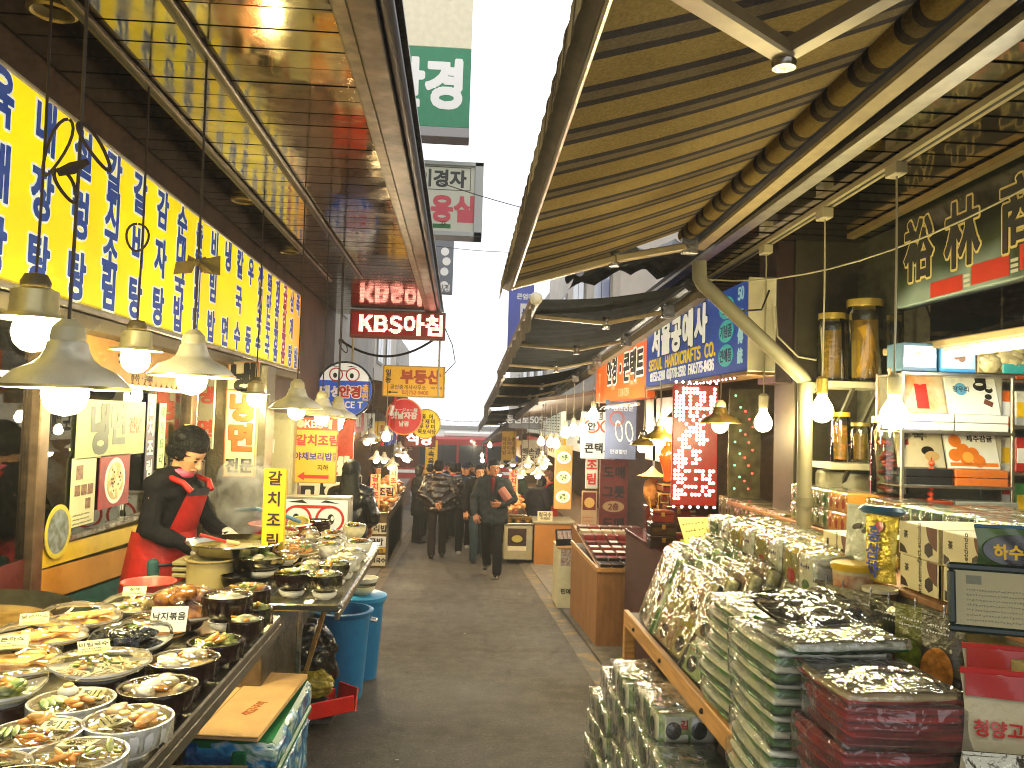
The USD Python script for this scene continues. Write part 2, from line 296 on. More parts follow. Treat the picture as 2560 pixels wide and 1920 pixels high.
for i in range(9): P(b, 'stacked_basin', lathe([(.16, 0), (.2, .06), (.19, .062), (.15, .005), (0, .005)], 14).apply_translation((-3.2+.3*(i % 3 == 2), 5.4+.35*(i//3), .76+.06*(i % 3))), cream)
# stainless bay between the window and the corner
P(b, 'steel_bay', box(-2.4, WX-.05, 6.62, 8.0, -.45, 2.06), steel)
for y in (6.75, 6.92, 7.3, 7.75): P(b, 'steel_post', cyl((WX+.0, y, -.4), (WX+.0, y, 2.06), .03, 10), M('chrome', '#c9c3b0', .15, 1., var=.05))
P(b, 'steel_pier', rbox(-2.1, -1.62, 7.05, 7.35, -.45, 2.06), M('pier_steel', '#8d8771', .3, 1., var=.15, scale=4, bump=.2))
P(b, 'rear_wall', box(-2.3, WX-.02, 8.0, 13.9, -.9, 3.4), brownwall)
# posters on the glass (front, facing the alley)
def sign_l(name, label, y0, y1, z0, z1, x, m, th=.006, cat_='poster'):   # board on the left wall; returns a path and a print function
    p = T(name, label, cat_, (x, (y0+y1)/2, (z0+z1)/2)); w, h = y1-y0, z1-z0
    P(p, 'board', rbox(0, th, -w/2, w/2, -h/2, h/2, .002), m)
    return p, lambda g, mm, n='lettering', d=.002: P(p, n, orient(flat(g, d), (th, 0, 0), *LEFTW), mm, smooth=False)
def sign_f(name, label, x0, x1, z0, z1, y, m, th=.05, cat_='sign', r=.006, rz=0.):       # board facing the camera end of the alley
    p = T(name, label, cat_, ((x0+x1)/2, y, (z0+z1)/2), rz); w, h = x1-x0, z1-z0
    P(p, 'board', rbox(-w/2, w/2, 0, th, -h/2, h/2, r), m)
    return p, lambda g, mm, n='lettering', d=.003: P(p, n, orient(flat(g, d), (0, 0, 0), *FRONT), mm, smooth=False)
def sign_r(name, label, y0, y1, z0, z1, x, m, th=.05, cat_='sign', r=.006):
    p = T(name, label, cat_, (x, (y0+y1)/2, (z0+z1)/2)); w, h = y1-y0, z1-z0
    P(p, 'board', rbox(0, th, -w/2, w/2, -h/2, h/2, r), m)
    return p, lambda g, mm, n='lettering', d=.003: P(p, n, orient(flat(g, d), (0, 0, 0), *RIGHTW), mm, smooth=False)
pl = M('pale_green_poster', '#a8ad72', .5, var=.06)
p, pr = sign_l('poster', 'large pale green naengmyeon poster on the restaurant window', 4.66, 5.64, 1.36, 1.7, WX+.004, pl)
pr(at(text('냉', .3, 4, sx=1), -.2, 0), M('dark_green_print', '#2a3d24', .5)); pr(at(text('면', .26, 4), .06, .03), M('grey_blue_print', '#5b6d5e', .5)); pr(at(text('전문', .11, 3), .33, .02), M('salmon_print', '#c06a45', .5))
p, pr = sign_l('poster', 'tall purple poster with white galchi jorim letters on the restaurant window', 5.67, 5.83, 1.16, 1.76, WX+.004, M('purple_board', '#3d3650', .5)); pr(text('갈치조림', .125, 2, vertical=True, gap=.12), whitep)
p, pr = sign_l('poster', 'narrow pale green vertical menu strip beside the purple poster', 5.9, 6.03, 1.24, 1.7, WX+.004, M('pale_green_strip', '#b5c08a', .5)); pr(text('해물요리', .085, 1, vertical=True, gap=.3), greenp)
p, pr = sign_l('poster', 'red photo poster of a white bowl of dumpling soup on the window', 4.98, 5.42, 1.05, 1.37, WX+.004, M('dark_red_poster', '#8c1c22', .5, var=.2))
pr(affinity.scale(Point(0, -.0).buffer(.14), 1.05, 1.0), whitep, 'bowl_print'); pr(affinity.scale(Point(0, -.0).buffer(.115), 1.05, 1.0), M('broth_print', '#cdb478', .5, var=.2, scale=30), 'broth_print', .004)
pr(unary_union([affinity.rotate(affinity.scale(Point(rnd.uniform(-.085, .085), rnd.uniform(-.085, .085)).buffer(.02), 1.5, .7), rnd.uniform(0, 180)) for _ in range(16)]), M('dumpling_print', '#ebdcae', .5), 'dumpling_print', .005)
pr(unary_union([Point(rnd.uniform(-.07, .07), rnd.uniform(-.07, .07)).buffer(.006) for _ in range(14)]), M('seed_print', '#4a3014', .5), 'seed_print', .007)
p, pr = sign_l('notice', 'cream notice with small dish photos on the window below the green poster', 4.63, 4.93, .99, 1.37, WX+.004, M('cream_notice', '#c5c39a', .5), cat_='notice')
pr(unary_union([sbox(-.1, .07, -.02, .15)]+[sbox(-.11+.08*i, -.02, -.045+.08*i, .04) for i in range(3)]+[sbox(.03, -.1, .09, -.04)]), M('photo_print', '#5b3020', .5, col2='#8a6a4a', scale=60), 'photo'); pr(at(scribble(.24, .07, 3, 5), 0, -.15), M('grey_print', '#70705a', .6))
p = T('round_sticker', 'round yellow rimmed sticker with a grey landscape on the kick panel', 'sticker', (WX+.03, 4.46, 1.0)); P(p, 'rim', orient(flat(Point(0, 0).buffer(.14).difference(Point(0, 0).buffer(.115)), .004), (0, 0, 0), *LEFTW), M('sticker_yellow', '#b9a83a', .4)); P(p, 'picture', orient(flat(Point(0, 0).buffer(.115), .003), (0, 0, 0), *LEFTW), M('sticker_grey', '#76808a', .5, col2='#4f5648', scale=25))
p = T('scalloped_awning_banner', 'orange banner with scalloped lower edge and brushed letters above the window', 'banner', (WX+.06, 5.5, 1.93))
sc = unary_union([sbox(-.95, -.08, .95, .13)]+[Point(-.9+.1*i, -.08).buffer(.05) for i in range(19)]); P(p, 'cloth', orient(flat(sc, .006), (0, 0, 0), *LEFTW), M('orange_banner', '#b9832e', .6, var=.06)); P(p, 'lettering', orient(flat(unary_union([at(text('국수', .15, 3), -.35, .03), at(text('만두', .12, 3), .4, .02), at(text('칼국수 · 수제비', .05, 1), -.1, -.08)]), .003), (.006, 0, 0), *LEFTW), M('dark_olive_print', '#3a2f16', .6))
p, pr = sign_f('vertical_sign', 'tall white naengmyeon sign with orange and black letters on the steel pier', -1.94, -1.68, 1.11, 2.08, 6.99, M('warm_white_board', '#c5b78e', .45), th=.05)
pr(sbox(-.128, -.483, .128, .483).difference(sbox(-.12, -.475, .12, .235)).difference(sbox(-.12, .25, .12, .475)), M('orange_border', '#c0642d', .5), 'border')
pr(at(text('냉', .25, 4), 0, .35), blackp); o = unary_union([at(text('냉', .24, 4), 0, .1), at(text('면', .24, 4), 0, -.15)]); pr(o.buffer(.004), blackp, 'letter_outline', .002); pr(o, M('orange_letters', '#d8501e', .5), 'lettering', .004); pr(at(text('전문', .125, 3), 0, -.385), blackp)
p, pr = sign_f('vertical_sign', 'dim red lettered strip sign behind the woman cook on the steel bay', -2.08, -1.95, 1.35, 1.95, 6.7, M('dim_board', '#9c9478', .5), th=.03); pr(text('냉면', .14, 4, vertical=True, gap=.9), M('dull_red_print', '#b0442a', .5))
p, pr = sign_l('poster', 'small red lettered yellow slip on the steel bay', 6.3, 6.42, 1.3, 1.55, WX+.05, M('yellow_slip', '#c9a640', .5)); pr(text('보쌈', .08, 2, vertical=True), redp)
p, pr = sign_f('yellow_sign', 'yellow sign with red galchi jorim, blue letters and a red arrow at the corner', -1.62, -1.2, .97, 1.62, 8.3, M('yellow_board', '#c99a2a', .45), th=.06)
pr(sbox(-.21, .2, .21, .325), M('red_header', '#b0482a', .5), 'header'); pr(at(text('KBS에', .1, 2), .02, .262), whitep, d=.005); pr(Point(-.155, .262).buffer(.04), M('seal', '#b8a78a', .5), 'seal', .005); pr(at(text('갈치조림', .115, 3), .015, .1), redp); pr(unary_union([at(text('원', .05, 1), -.185, .13), at(text('조', .05, 1), -.185, .07)]), redp)
pr(at(text('야채보리밥', .082, 3), -.02, -.06), M('navy_print', '#27306e', .5)); pr(at(text('전문', .045, 1, vertical=True), .19, -.06), M('navy_print', '#27306e', .5)); pr(at(text('지하', .06, 2), .08, -.17), blackp)
pr(Polygon([(-.17, -.262), (-.1, -.215), (-.1, -.245), (.14, -.245), (.14, -.28), (-.1, -.28), (-.1, -.3)]), redp, 'arrow')
cab = T('cupboard', 'tall narrow pale grey cupboard beside the yellow galchi sign', 'cupboard', (-1.72, 8.15, 0)); P(cab, 'body', rbox(-.14, .12, 0, .3, -.45, 1.66), M('grey_laminate', '#a59c7c', .4, var=.05)); P(cab, 'door', rbox(-.12, .1, -.012, 0, .2, 1.6), M('grey_laminate2', '#b0a785', .4)); P(cab, 'handle', cyl((.07, -.03, .8), (.07, -.03, 1.0), .008), steel)
# ---- canopy of polished planks above the left stalls
CZ = 3.33
c = T('canopy', 'low canopy of polished steel planks over the left food stalls', 'canopy')
y = .8; i = 0
while y < 13.7:
    dz = rnd.uniform(-.002, .002); P(c, 'plank', tm(*(lambda q: (q.vertices, q.faces))(box(-2.05, -.575, y+.005, y+.191, CZ+dz, CZ+.012+dz))), mirror[rnd.randrange(3)], smooth=False); y += .1985; i += 1
P(c, 'backing', box(-2.1, -.4, .7, 13.8, CZ+.03, CZ+.05), M('matt_black', '#050505', .95))
gl = M('beam_steel', '#6f6452', .38, 1., var=.35, scale=5, bump=.4, bscale=6)
P(c, 'trim', rbox(-.575, -.505, .7, 13.8, CZ-.012, CZ+.02), M('trim_steel', '#80745a', .4, 1., var=.25)); P(c, 'beam', rbox(-.505, -.385, .7, 13.8, CZ-.02, CZ+.1), gl)
P(c, 'gutter', tube([(-.355, .7, CZ+.04), (-.355, 13.85, CZ+.04)], .036, 12), M('gutter', '#3f3a38', .35, .7)); P(c, 'roof_sheet', sheet([(-.3, .6, CZ+.12), (-.3, 13.9, CZ+.12), (-2.3, 13.9, CZ+.45), (-2.3, .6, CZ+.45)], .02), dsteel)
for x, y0, y1, n in ((-1.64, .8, 10.2, 1), (-1.23, .8, 9.9, 2)):
    t = T('lamp_track', ('dark lamp track', 'steel lamp track')[n-1]+(' nearer the yellow menu sign' if n == 1 else ' nearer the alley')+' under the left canopy', 'lamp track'); P(t, 'channel', rbox(x-.028, x+.028, y0, y1, CZ-.035, CZ-.006), M('track_bronze', '#5e523e', .35, .9)); P(t, 'slot', box(x-.008, x+.008, y0, y1, CZ-.037, CZ-.034), black)
for k, (x, y, w) in enumerate(((-1.76, 3.5, 'nearest the viewer'), (-1.74, 6.5, 'midway along the menu sign'), (-1.79, 8.5, 'farthest along the canopy'))):
    t = T('ceiling_spotlight', 'unlit round recessed light in the left canopy, '+w, 'ceiling light', (x, y, CZ)); P(t, 'ring', lathe([(.1, -.004), (.1, -.02), (.085, -.028), (.075, -.02), (.072, .01)], 28), M('brass_ring', '#a08a50', .4, .8)); P(t, 'reflector', lathe([(.074, -.015), (.05, .0), (0, .004)], 20), M('dull_bowl', '#4d452c', .5, .5))
# ---- the big yellow backlit menu sign
s = T('menu_sign', 'long yellow backlit menu sign with columns of blue dish names', 'sign', (-1.9, 5.75, 2.61))
def sgy(y0, z0): return (y0-5.75, z0-2.61)
yl = usdkit.material(stage, '/World/Looks/backlit_yellow', {'tc': ('texture_coordinate', {}), 'sx': ('separate_xyz', {}), 'n': ('noise_texture', dict(scale=.9, detail=1.)), 'r': ('rgb_ramp', {'ramp': [(.35, lin('#f2d400')), (.65, lin('#ffec00'))]}), 'my': ('map_range', dict(from_min=2.9, from_max=4.0, to_min=0., to_max=1., clamp=True)), 'mx': ('mix', {'color2': lin('#f29a10')}), 'p': ('principled_bsdf', dict(roughness=.35, emission_strength=.62))},
    [('tc.object', 'n.vector'), ('tc.object', 'sx.vector'), ('n.fac', 'r.fac'), ('sx.y', 'my.value'), ('my.result', 'mx.fac'), ('r.color', 'mx.color1'), ('mx.color', 'p.base_color'), ('mx.color', 'p.emission_color')], surface='p.BSDF')
P(s, 'panel', box(-.03, 0, -4.3, 4.03, -.43, .42), yl); P(s, 'housing', box(-.2, -.03, -4.32, 4.05, -.45, .44), alu)
P(s, 'bottom_frame', rbox(-.22, .02, -4.33, 4.06, -.48, -.45), alu); P(s, 'top_frame', rbox(-.06, .008, -4.33, 4.06, .42, .445), alu); P(s, 'end_frame', rbox(-.2, .008, 4.03, 4.06, -.43, .42), alu); P(s, 'soffit', box(-.25, .01, -4.33, 4.06, -.56, -.49), M('soffit', '#6f6448', .5, .4))
lb = M('backlit_blue', '#1f49a8', .4, emis=.16, ecol='#2a55b8'); lw = M('backlit_white', '#e8f0e0', .4, emis=.45, ecol='#f4f8e0'); lm = M('backlit_magenta', '#a81f4e', .4, emis=.2, ecol='#b02a5a')
cols = ['', '', '', '육개장', '내장탕', '설렁탕', '갈치조림', '갈비탕', '감자탕', '순대국밥', '돌솥비빔밥', '비빔밥', '냉면', '칼국수', '우동', '잔치국수', '떡만두국', '제육볶음', '곱창볶음', '삼계탕', '족발']
for k, w in enumerate(cols):
    if not w: continue
    yy = 2.34+.367*k if k < 2 else 3.41+.3665*(k-3); g = []
    if yy > 9.55: yy = 9.6
    n = len(w); hz = np.linspace(.3, -.31, n) if n > 2 else [.3, -.31]; sz = .235 if n < 5 else .175
    for ch, z in zip(w, hz): g.append(at(affinity.scale(text(ch, sz, 3), .92, 1.05), 0, z))
    g = affinity.translate(unary_union(g), yy-5.75, 0)
    P(s, 'letter_outline', orient(flat(g.buffer(.011, join_style=2), .002), (0, 0, 0), *LEFTW), lw, smooth=False); P(s, 'lettering', orient(flat(g, .004), (0, 0, 0), *LEFTW), lm if k in (18,) else lb, smooth=False)
# ================================================================ right side: shops, beams, ceilings, awnings
rb = T('shop_building', 'dark open fronted gift and ginseng shop behind the right hand displays', 'building')
P(rb, 'upper_wall', box(2.75, 6, .3, 9.0, 3.0, 7.0), plaster2); P(rb, 'back_wall', box(3.3, 3.4, .3, 8.2, -.6, 3.0), M('shop_back', '#4a3e2c', .7, var=.3, scale=2)); P(rb, 'side_wall', box(2.0, 3.3, 8.2, 8.3, -.7, 3.0), brownwall); P(rb, 'side_wall', box(2.2, 3.4, .3, .4, -.4, 3.0), brownwall)
P(rb, 'floor', box(1.9, 3.3, .4, 8.2, -.4, -.33), concrete); P(rb, 'pier', rbox(2.2, 2.68, 5.25, 5.6, -.5, 2.95), M('dark_glass_pier', '#2e291c', .5, .0, spec=.2, var=.25, scale=3)); P(rb, 'pier', rbox(2.62, 2.8, 4.75, 5.25, -.5, 2.9), M('dark_pier', '#3b3a2a', .4, .3, var=.2))
P(rb, 'dark_panel', rbox(2.08, 2.2, 5.28, 5.6, 1.95, 2.9), M('dark_brown_panel', '#2a1712', .4)); P(rb, 'shelf_lintel', rbox(2.5, 2.62, 2.0, 4.7, 2.1, 2.14), M('beige_lintel', '#a08a63', .5)); P(rb, 'glass_front', box(2.52, 2.525, 3.0, 4.7, 2.14, 2.34), pane)
rc = T('canopy', 'canopy of thin polished steel planks over the right hand shop', 'canopy')
y = .9
while y < 8.1:
    z = 2.99-.022*(y-1)+rnd.uniform(-.002, .002); P(rc, 'plank', box(1.8, 2.95, y+.005, y+.141, z, z+.01), mirror[rnd.randrange(3)], smooth=False); y += .15
zr = lambda y: 2.99-.022*(y-1)
P(rc, 'backing', sheet([(1.72, .8, zr(.8)+.02), (2.95, .8, zr(.8)+.02), (2.95, 8.1, zr(8.1)+.02), (1.72, 8.1, zr(8.1)+.02)], .03), darkm)
def bar(x0, x1, za, zb, y0, y1, k=-.022, z0=0): # bar along y following the slope
    return sheet([(x0, y0, zr(y0)+za), (x1, y0, zr(y0)+za), (x1, y1, zr(y1)+za), (x0, y1, zr(y1)+za)], zb-za)
P(rc, 'edge_trim', bar(1.72, 1.8, -.012, .015, .8, 8.1), alu)
t = T('lamp_track', 'beige lamp track with cord boxes under the right canopy', 'lamp track'); P(t, 'channel', bar(1.975, 2.035, -.035, -.006, .9, 7.8), M('track_beige', '#a89c78', .45, .3)); P(t, 'slot', bar(1.998, 2.012, -.037, -.034, .9, 7.8), black)
t = T('lamp_track', 'short brass lamp track close to the black and green shop sign', 'lamp track'); P(t, 'channel', bar(2.42, 2.47, -.04, -.008, 1.6, 5.0), M('track_brass', '#8f7a4a', .35, .7))
# striped awning
def stripes(name, a, b_, m_, pitch, axis='y', trans=.4):
    return usdkit.material(stage, '/World/Looks/'+name, {'tc': ('texture_coordinate', {}), 'sx': ('separate_xyz', {}), 'd': ('math', dict(math_type='divide', value2=pitch)), 'f': ('math', dict(math_type='fraction')),
        'r': ('rgb_ramp', {'ramp': [(0, a), (.46, a), (.46, b_), (.6, b_), (.6, m_), (.8, m_), (.8, b_), (.94, b_), (.94, a)], 'interpolate': False}), 'n': ('noise_texture', dict(scale=90., detail=2.)), 'nr': ('rgb_ramp', {'ramp': [(.3, (.75, .75, .75)), (.7, (1.1, 1.1, 1.1))]}), 'n2': ('noise_texture', dict(scale=1.6, detail=4.)), 'nr2': ('rgb_ramp', {'ramp': [(.35, (.7, .68, .66)), (.65, (1.05, 1.05, 1.05))]}),
        'mu': ('mix', dict(mix_type='multiply', fac=1.)), 'mu2': ('mix', dict(mix_type='multiply', fac=1.)), 'df': ('diffuse_bsdf', {}), 'tl': ('translucent_bsdf', {}), 'm': ('mix_closure', dict(fac=trans))},
        [('tc.object', 'sx.vector'), ('sx.'+axis, 'd.value1'), ('d.value', 'f.value1'), ('f.value', 'r.fac'), ('tc.object', 'n.vector'), ('n.fac', 'nr.fac'), ('tc.object', 'n2.vector'), ('n2.fac', 'nr2.fac'), ('r.color', 'mu.color1'), ('nr.color', 'mu.color2'), ('mu.color', 'mu2.color1'), ('nr2.color', 'mu2.color2'), ('mu2.color', 'df.color'), ('mu2.color', 'tl.color'), ('df.BSDF', 'm.closure1'), ('tl.BSDF', 'm.closure2')], surface='m.closure')
aw = T('striped_awning', 'ochre and brown striped retractable awning over the near right stalls', 'awning')
fab = stripes('striped_fabric', lin('#85703f'), lin('#403a33'), lin('#685a3e'), .34, trans=.3)
zroll = lambda y: 3.06-.034*(y-2.4)
def fabfn(u, v):
    y = .6+4.9*u; x = 1.49-1.18*v; z0 = zroll(y)+.035; z1 = 2.72-.042*(y-2); return x, y, z0+(z1-z0)*v-.018*np.sin(math.pi*v)-.004*np.sin(u*95)*np.sin(math.pi*v)
f1 = grid(90, 14, fabfn); P(aw, 'fabric', f1, fab, smooth=60)
P(aw, 'roller', tube([(1.52, .5, zroll(.5)+.0), (1.52, 5.5, zroll(5.5))], .055, 16), fab); P(aw, 'roller_shade', sheet([(1.585, .5, zroll(.5)-.03), (1.6, .5, zroll(.5)-.05), (1.6, 5.5, zroll(5.5)-.05), (1.585, 5.5, zroll(5.5)-.03)], .12, (.02, 0, 1)), darkm)
P(aw, 'wall_bar', sheet([(1.6, .5, zroll(.5)-.07), (1.68, .5, zroll(.5)-.07), (1.68, 5.6, zroll(5.6)-.07), (1.6, 5.6, zroll(5.6)-.07)], .1), M('beige_bar', '#a08c5c', .45, var=.12))
P(aw, 'wall_bracket', sheet([(1.68, .5, zroll(.5)-.02), (1.78, .5, zroll(.5)-.0), (1.78, 5.6, zroll(5.6)-.0), (1.68, 5.6, zroll(5.6)-.02)], .06), darkm)
zb = lambda y: 2.72-.042*(y-2)
P(aw, 'front_bar', sheet([(.27, .55, zb(.55)-.03), (.32, .55, zb(.55)-.05), (.32, 5.52, zb(5.52)-.05), (.27, 5.52, zb(5.52)-.03)], .06), M('bar_grey', '#77705f', .4, .6, var=.15)); P(aw, 'front_rail', tube([(.335, .55, zb(.55)-.03), (.335, 5.52, zb(5.52)-.03)], .012, 8), alu)
val = grid(160, 3, lambda u, v: (.262-.003*np.sin(u*210)-.01*v, .55+4.97*u, zb(.55+4.97*u)+.02-.13*v*(.93+.07*np.abs(np.sin(u*78))))); P(aw, 'valance', val, stripes('valance_fabric', lin('#8d8065'), lin('#4a4238'), lin('#6d624e'), .17, trans=.3), smooth=60)
armm = M('arm_cream', '#9c8a63', .42, .2, var=.12, scale=6)
def arm(parent, sh, el, ti, w=.05, h=.035, m=armm):
    for a, b_ in ((sh, el), (el, ti)):
        a, b_ = np.array(a), np.array(b_); d = b_-a; L = np.linalg.norm(d); q = rbox(0, L, -w/2, w/2, -h/2, h/2, .008); d = d/L; side = np.cross([0, 0, 1], d); side /= np.linalg.norm(side); P(parent, 'arm', orient(q, a, d, side), m)
    e = np.array(el); P(parent, 'elbow_joint', lathe([(.0, -.05), (.035, -.05), (.038, -.03), (.028, -.02), (.028, .02), (.038, .03), (.035, .05), (0, .05)], 14).apply_translation(e), steel)
    P(parent, 'shoulder_bracket', rbox(sh[0]-.03, sh[0]+.08, sh[1]-.03, sh[1]+.03, sh[2]-.05, sh[2]+.06), steel)
arm(aw, (1.5, 1.75, 2.99), (.95, 2.38, 2.79), (.34, 1.75, 2.69), w=.07, h=.05); arm(aw, (1.5, 5.42, 2.86), (1.02, 5.44, 2.76), (.33, 5.44, 2.55), w=.07, h=.05)
# dark green awnings further down
def awning2(name, label, y0, L, xi, xo, zi, zo, sag=.04, k=-.05):
    a = T(name, label, 'awning'); fb = M('green_canvas', '#1b211d', .9, spec=.05, col2='#2a2b25', scale=5, aniso=(1, 14, 1)) ; th = lambda y: k*(y-y0)
    P(a, 'fabric', grid(50, 10, lambda u, v: (xi+(xo-xi)*v, y0+L*u, zi+(zo-zi)*v-sag*np.sin(3.14*v)+.012*np.sin(u*L*20)*np.sin(3.14*v)+th(y0+L*u))), fb, smooth=60)
    P(a, 'front_bar', tube([(xo, y0-.03, zo+th(y0)), (xo, y0+L, zo+th(y0+L))], .045, 12), M('bar_brown', '#5a4f40', .45, .4)); P(a, 'end_cap', ball((xo, y0-.04, zo+th(y0)), .05, 2), M('cap_white', '#c9c2b0', .4))
    P(a, 'valance', grid(60, 3, lambda u, v: (xo-.03+.01*np.sin(u*60), y0+L*u, zo-.02-.2*v*(.9+.1*np.abs(np.sin(u*40)))+th(y0+L*u))), M('valance_brown', '#57503f', .7, var=.25, scale=9), smooth=60)
    P(a, 'roller', tube([(xi+.04, y0, zi+th(y0)), (xi+.04, y0+L, zi+th(y0+L))], .05, 10), darkm); P(a, 'wall_bar', sheet([(xi+.1, y0, zi-.1+th(y0)), (xi+.18, y0, zi-.1+th(y0)), (xi+.18, y0+L, zi-.1+th(y0+L)), (xi+.1, y0+L, zi-.1+th(y0+L))], .08), M('bar_dirty', '#7d6c48', .5, .3, var=.2))
    for q in (.12, .45, .8): yy = y0+L*q; arm(a, (xi-.0, yy, zi-.1+th(yy)), ((xi+xo)/2+.1, yy+.12, (zi+zo)/2-.12+th(yy)), (xo+.05, yy, zo-.02+th(yy)), .04, .035)
    return a
awning2('canvas_awning', 'dark green canvas awning beyond the striped one, above the handicraft sign', 6.2, 5.2, 1.72, .56, 2.74, 2.58)
awning2('canvas_awning', 'brownish canvas awning over the menu stall on the right', 11.7, 6.5, 1.75, .6, 2.45, 2.25)
awning2('canvas_awning', 'farthest canvas awning on the right side near the crossing', 18.6, 8, 1.75, .7, 2.05, 1.85)
# blue plastic and bundles on top of the second awning
tp = grid(26, 12, lambda u, v: (.9+1.1*v+.06*np.sin(u*9), 6.15+1.0*u, 2.86+.1*np.sin(v*3.1)+.05*np.sin(u*17+v*9)+.04*np.sin(v*23)+.12*v)); O('tarpaulin', tp, M('grey_tarp', '#4f4f52', .45, var=.2, bump=.3, bscale=15), 'crumpled grey tarpaulin bundled on top of the dark green awning', 'tarpaulin', smooth=60)
q = [np.array([1.15+.1*math.sin(i*1.7), 6.3+.02*i, 2.95]) for i in range(1)]
O('cable_coil', cat([tube([(1.2+.09*math.cos(a+i)+.01*i, 6.25+.015*i, 2.98+.09*math.sin(a+i)) for a in np.linspace(0, 6.28, 16)], .008, 5) for i in range(8)]), black, 'black coil of cable hanging between the two right awnings', 'cable')
# ================================================================ signs, right
def emat(name, c, e, rough=.4): return M(name, c, rough, emis=e, ecol=c)
navy = M('navy_print', '#27306e', .5)
p, pr = sign_r('shop_sign', 'blue SEOUL HANDICRAFTS CO. sign with white Korean letters', 5.3, 8.25, 2.03, 2.64, 1.9, emat('lit_blue', '#1446a8', .22), th=.18)
X_ = lambda y: 6.775-y
o = at(affinity.scale(text('서울공예사', .34, 4, gap=.08), 1.07, .92), X_(7.1), .125); pr(o.buffer(.012), blackp, 'letter_outline', .002); pr(o, emat('lit_white', '#f4f4ea', .35), 'lettering', .005)
pr(at(affinity.scale(text('SEOUL  HANDICRAFTS  CO.', .13, 3), 1.3, 1.05), X_(7.06), -.1), emat('lit_yellow', '#e8c81e', .3)); pr(at(affinity.scale(text('☎752-2390  02)778-2592  FAX:775-8436', .095, 3), 1.18, 1.15), X_(7.04), -.225), emat('lit_white', '#f4f4ea', .35))
for z, w in ((.17, '관광'), (.0, '기념품'), (-.175, '민예품')):
    pr(affinity.scale(Point(0, 0).buffer(.15), 1, .52).buffer(0) if False else at(affinity.scale(Point(0, 0).buffer(.16), 1, .5), X_(5.75), z), emat('lit_cyan', '#36b5b5', .2), 'oval'); pr(at(affinity.scale(text(w, .1, 2), .95, 1), X_(5.75), z), navy, d=.005)
pr(at(text('50', .11, 3), X_(5.45), .23), emat('lit_palecyan', '#9fd4e0', .2)); pr(at(text('年傳統', .11, 3, vertical=True, gap=.25), X_(5.45), -.06), emat('lit_palecyan', '#9fd4e0', .2))
P(p, 'end_plate', rbox(-.005, .19, -1.49, -1.476, -.315, .315), cream); P(p, 'bottom_lip', rbox(-.01, .19, -1.48, 1.48, -.34, -.306), M('lip_brown', '#7d6138', .5, .4))
p, pr = sign_r('shop_sign', 'orange optician sign with outlined black and white letters', 8.27, 11.4, 1.93, 2.53, 1.92, emat('lit_orange', '#e8661c', .3), th=.15)
o = at(affinity.scale(text('안경·콘택트', .33, 3), 1.15, 1.05), .32, .08); pr(o.buffer(.022), emat('lit_white', '#f4f4ea', .35), 'letter_outline', .002); pr(o, blackp, 'lettering', .005)
pr(at(text('눈이 밝은 안경', .1, 1, vertical=True, gap=.0), -1.28, .0), M('salmon_letters', '#f0b890', .5)); pr(at(text('T.778-7754', .12, 1), .35, -.21), M('salmon_letters', '#f0b890', .5)); pr(at(text('시력검사 무료', .07, 1), .9, -.12), M('salmon_letters', '#f0b890', .5)); pr(at(text('돋보기', .07, 1), -.3, -.13), M('salmon_letters', '#f0b890', .5))
r_ = T('clothes_rail', 'white rail with hooks under the orange optician sign', 'rail'); P(r_, 'rail', cyl((1.86, 8.4, 1.86), (1.86, 10.2, 1.86), .02), white)
for i in range(7): P(r_, 'hook', tube([(1.86, 8.5+.27*i, 1.86), (1.8, 8.5+.27*i, 1.86), (1.76, 8.5+.27*i, 1.82)], .009, 6), white)
p, pr = sign_f('shop_sign', 'black and green shop sign with large outlined brush characters', 2.52, 4.2, 2.38, 2.96, 4.6, M('dummy_sign', '#2a3320', .4)) if False else (None, None)
# black / green sign of the shop along the right wall
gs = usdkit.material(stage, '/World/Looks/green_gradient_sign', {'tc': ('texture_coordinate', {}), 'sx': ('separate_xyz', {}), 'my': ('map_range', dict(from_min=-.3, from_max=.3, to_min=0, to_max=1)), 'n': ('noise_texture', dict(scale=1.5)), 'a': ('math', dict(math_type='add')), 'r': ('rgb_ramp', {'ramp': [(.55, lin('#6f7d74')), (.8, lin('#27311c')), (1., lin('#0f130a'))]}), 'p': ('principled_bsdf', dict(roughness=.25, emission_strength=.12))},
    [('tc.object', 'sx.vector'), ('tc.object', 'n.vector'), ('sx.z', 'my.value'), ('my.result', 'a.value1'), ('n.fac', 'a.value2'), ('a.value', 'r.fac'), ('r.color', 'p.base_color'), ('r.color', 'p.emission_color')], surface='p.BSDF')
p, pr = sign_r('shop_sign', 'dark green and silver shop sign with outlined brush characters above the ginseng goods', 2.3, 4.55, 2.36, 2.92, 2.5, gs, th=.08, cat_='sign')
for ch, y in (('裕', 4.32), ('林', 3.93), ('商', 3.5)):
    o = at(affinity.scale(text(ch, .32, 2), .9, 1.1), 3.425-y, .02); pr(o.buffer(.012), M('pale_gold', '#b8a565', .4), 'letter_outline', .002); pr(o, blackp, 'lettering', .005)
pr(unary_union([sbox(-.78+.35*i, -.27+.012*i, -.5+.35*i, -.19+.03*i) for i in range(4)]), M('sign_red', '#a12a18', .4), 'red_band', .0015); pr(unary_union([sbox(-.49+.35*i, -.26+.1*(k)/4+.01*i, -.44+.35*i, -.245+.1*k/4+.01*i) for i in range(4) for k in range(3)]), M('sign_grey', '#a8a898', .4), 'stripe', .0015)
p, pr = sign_f('optician_board', 'white optician board with orange spectacle outlines and black letters', 1.66, 2.12, 1.17, 1.8, 10.9, M('white_lightbox', '#c9c9c4', .4, emis=.1, ecol='#d8d8d0'), th=.1)
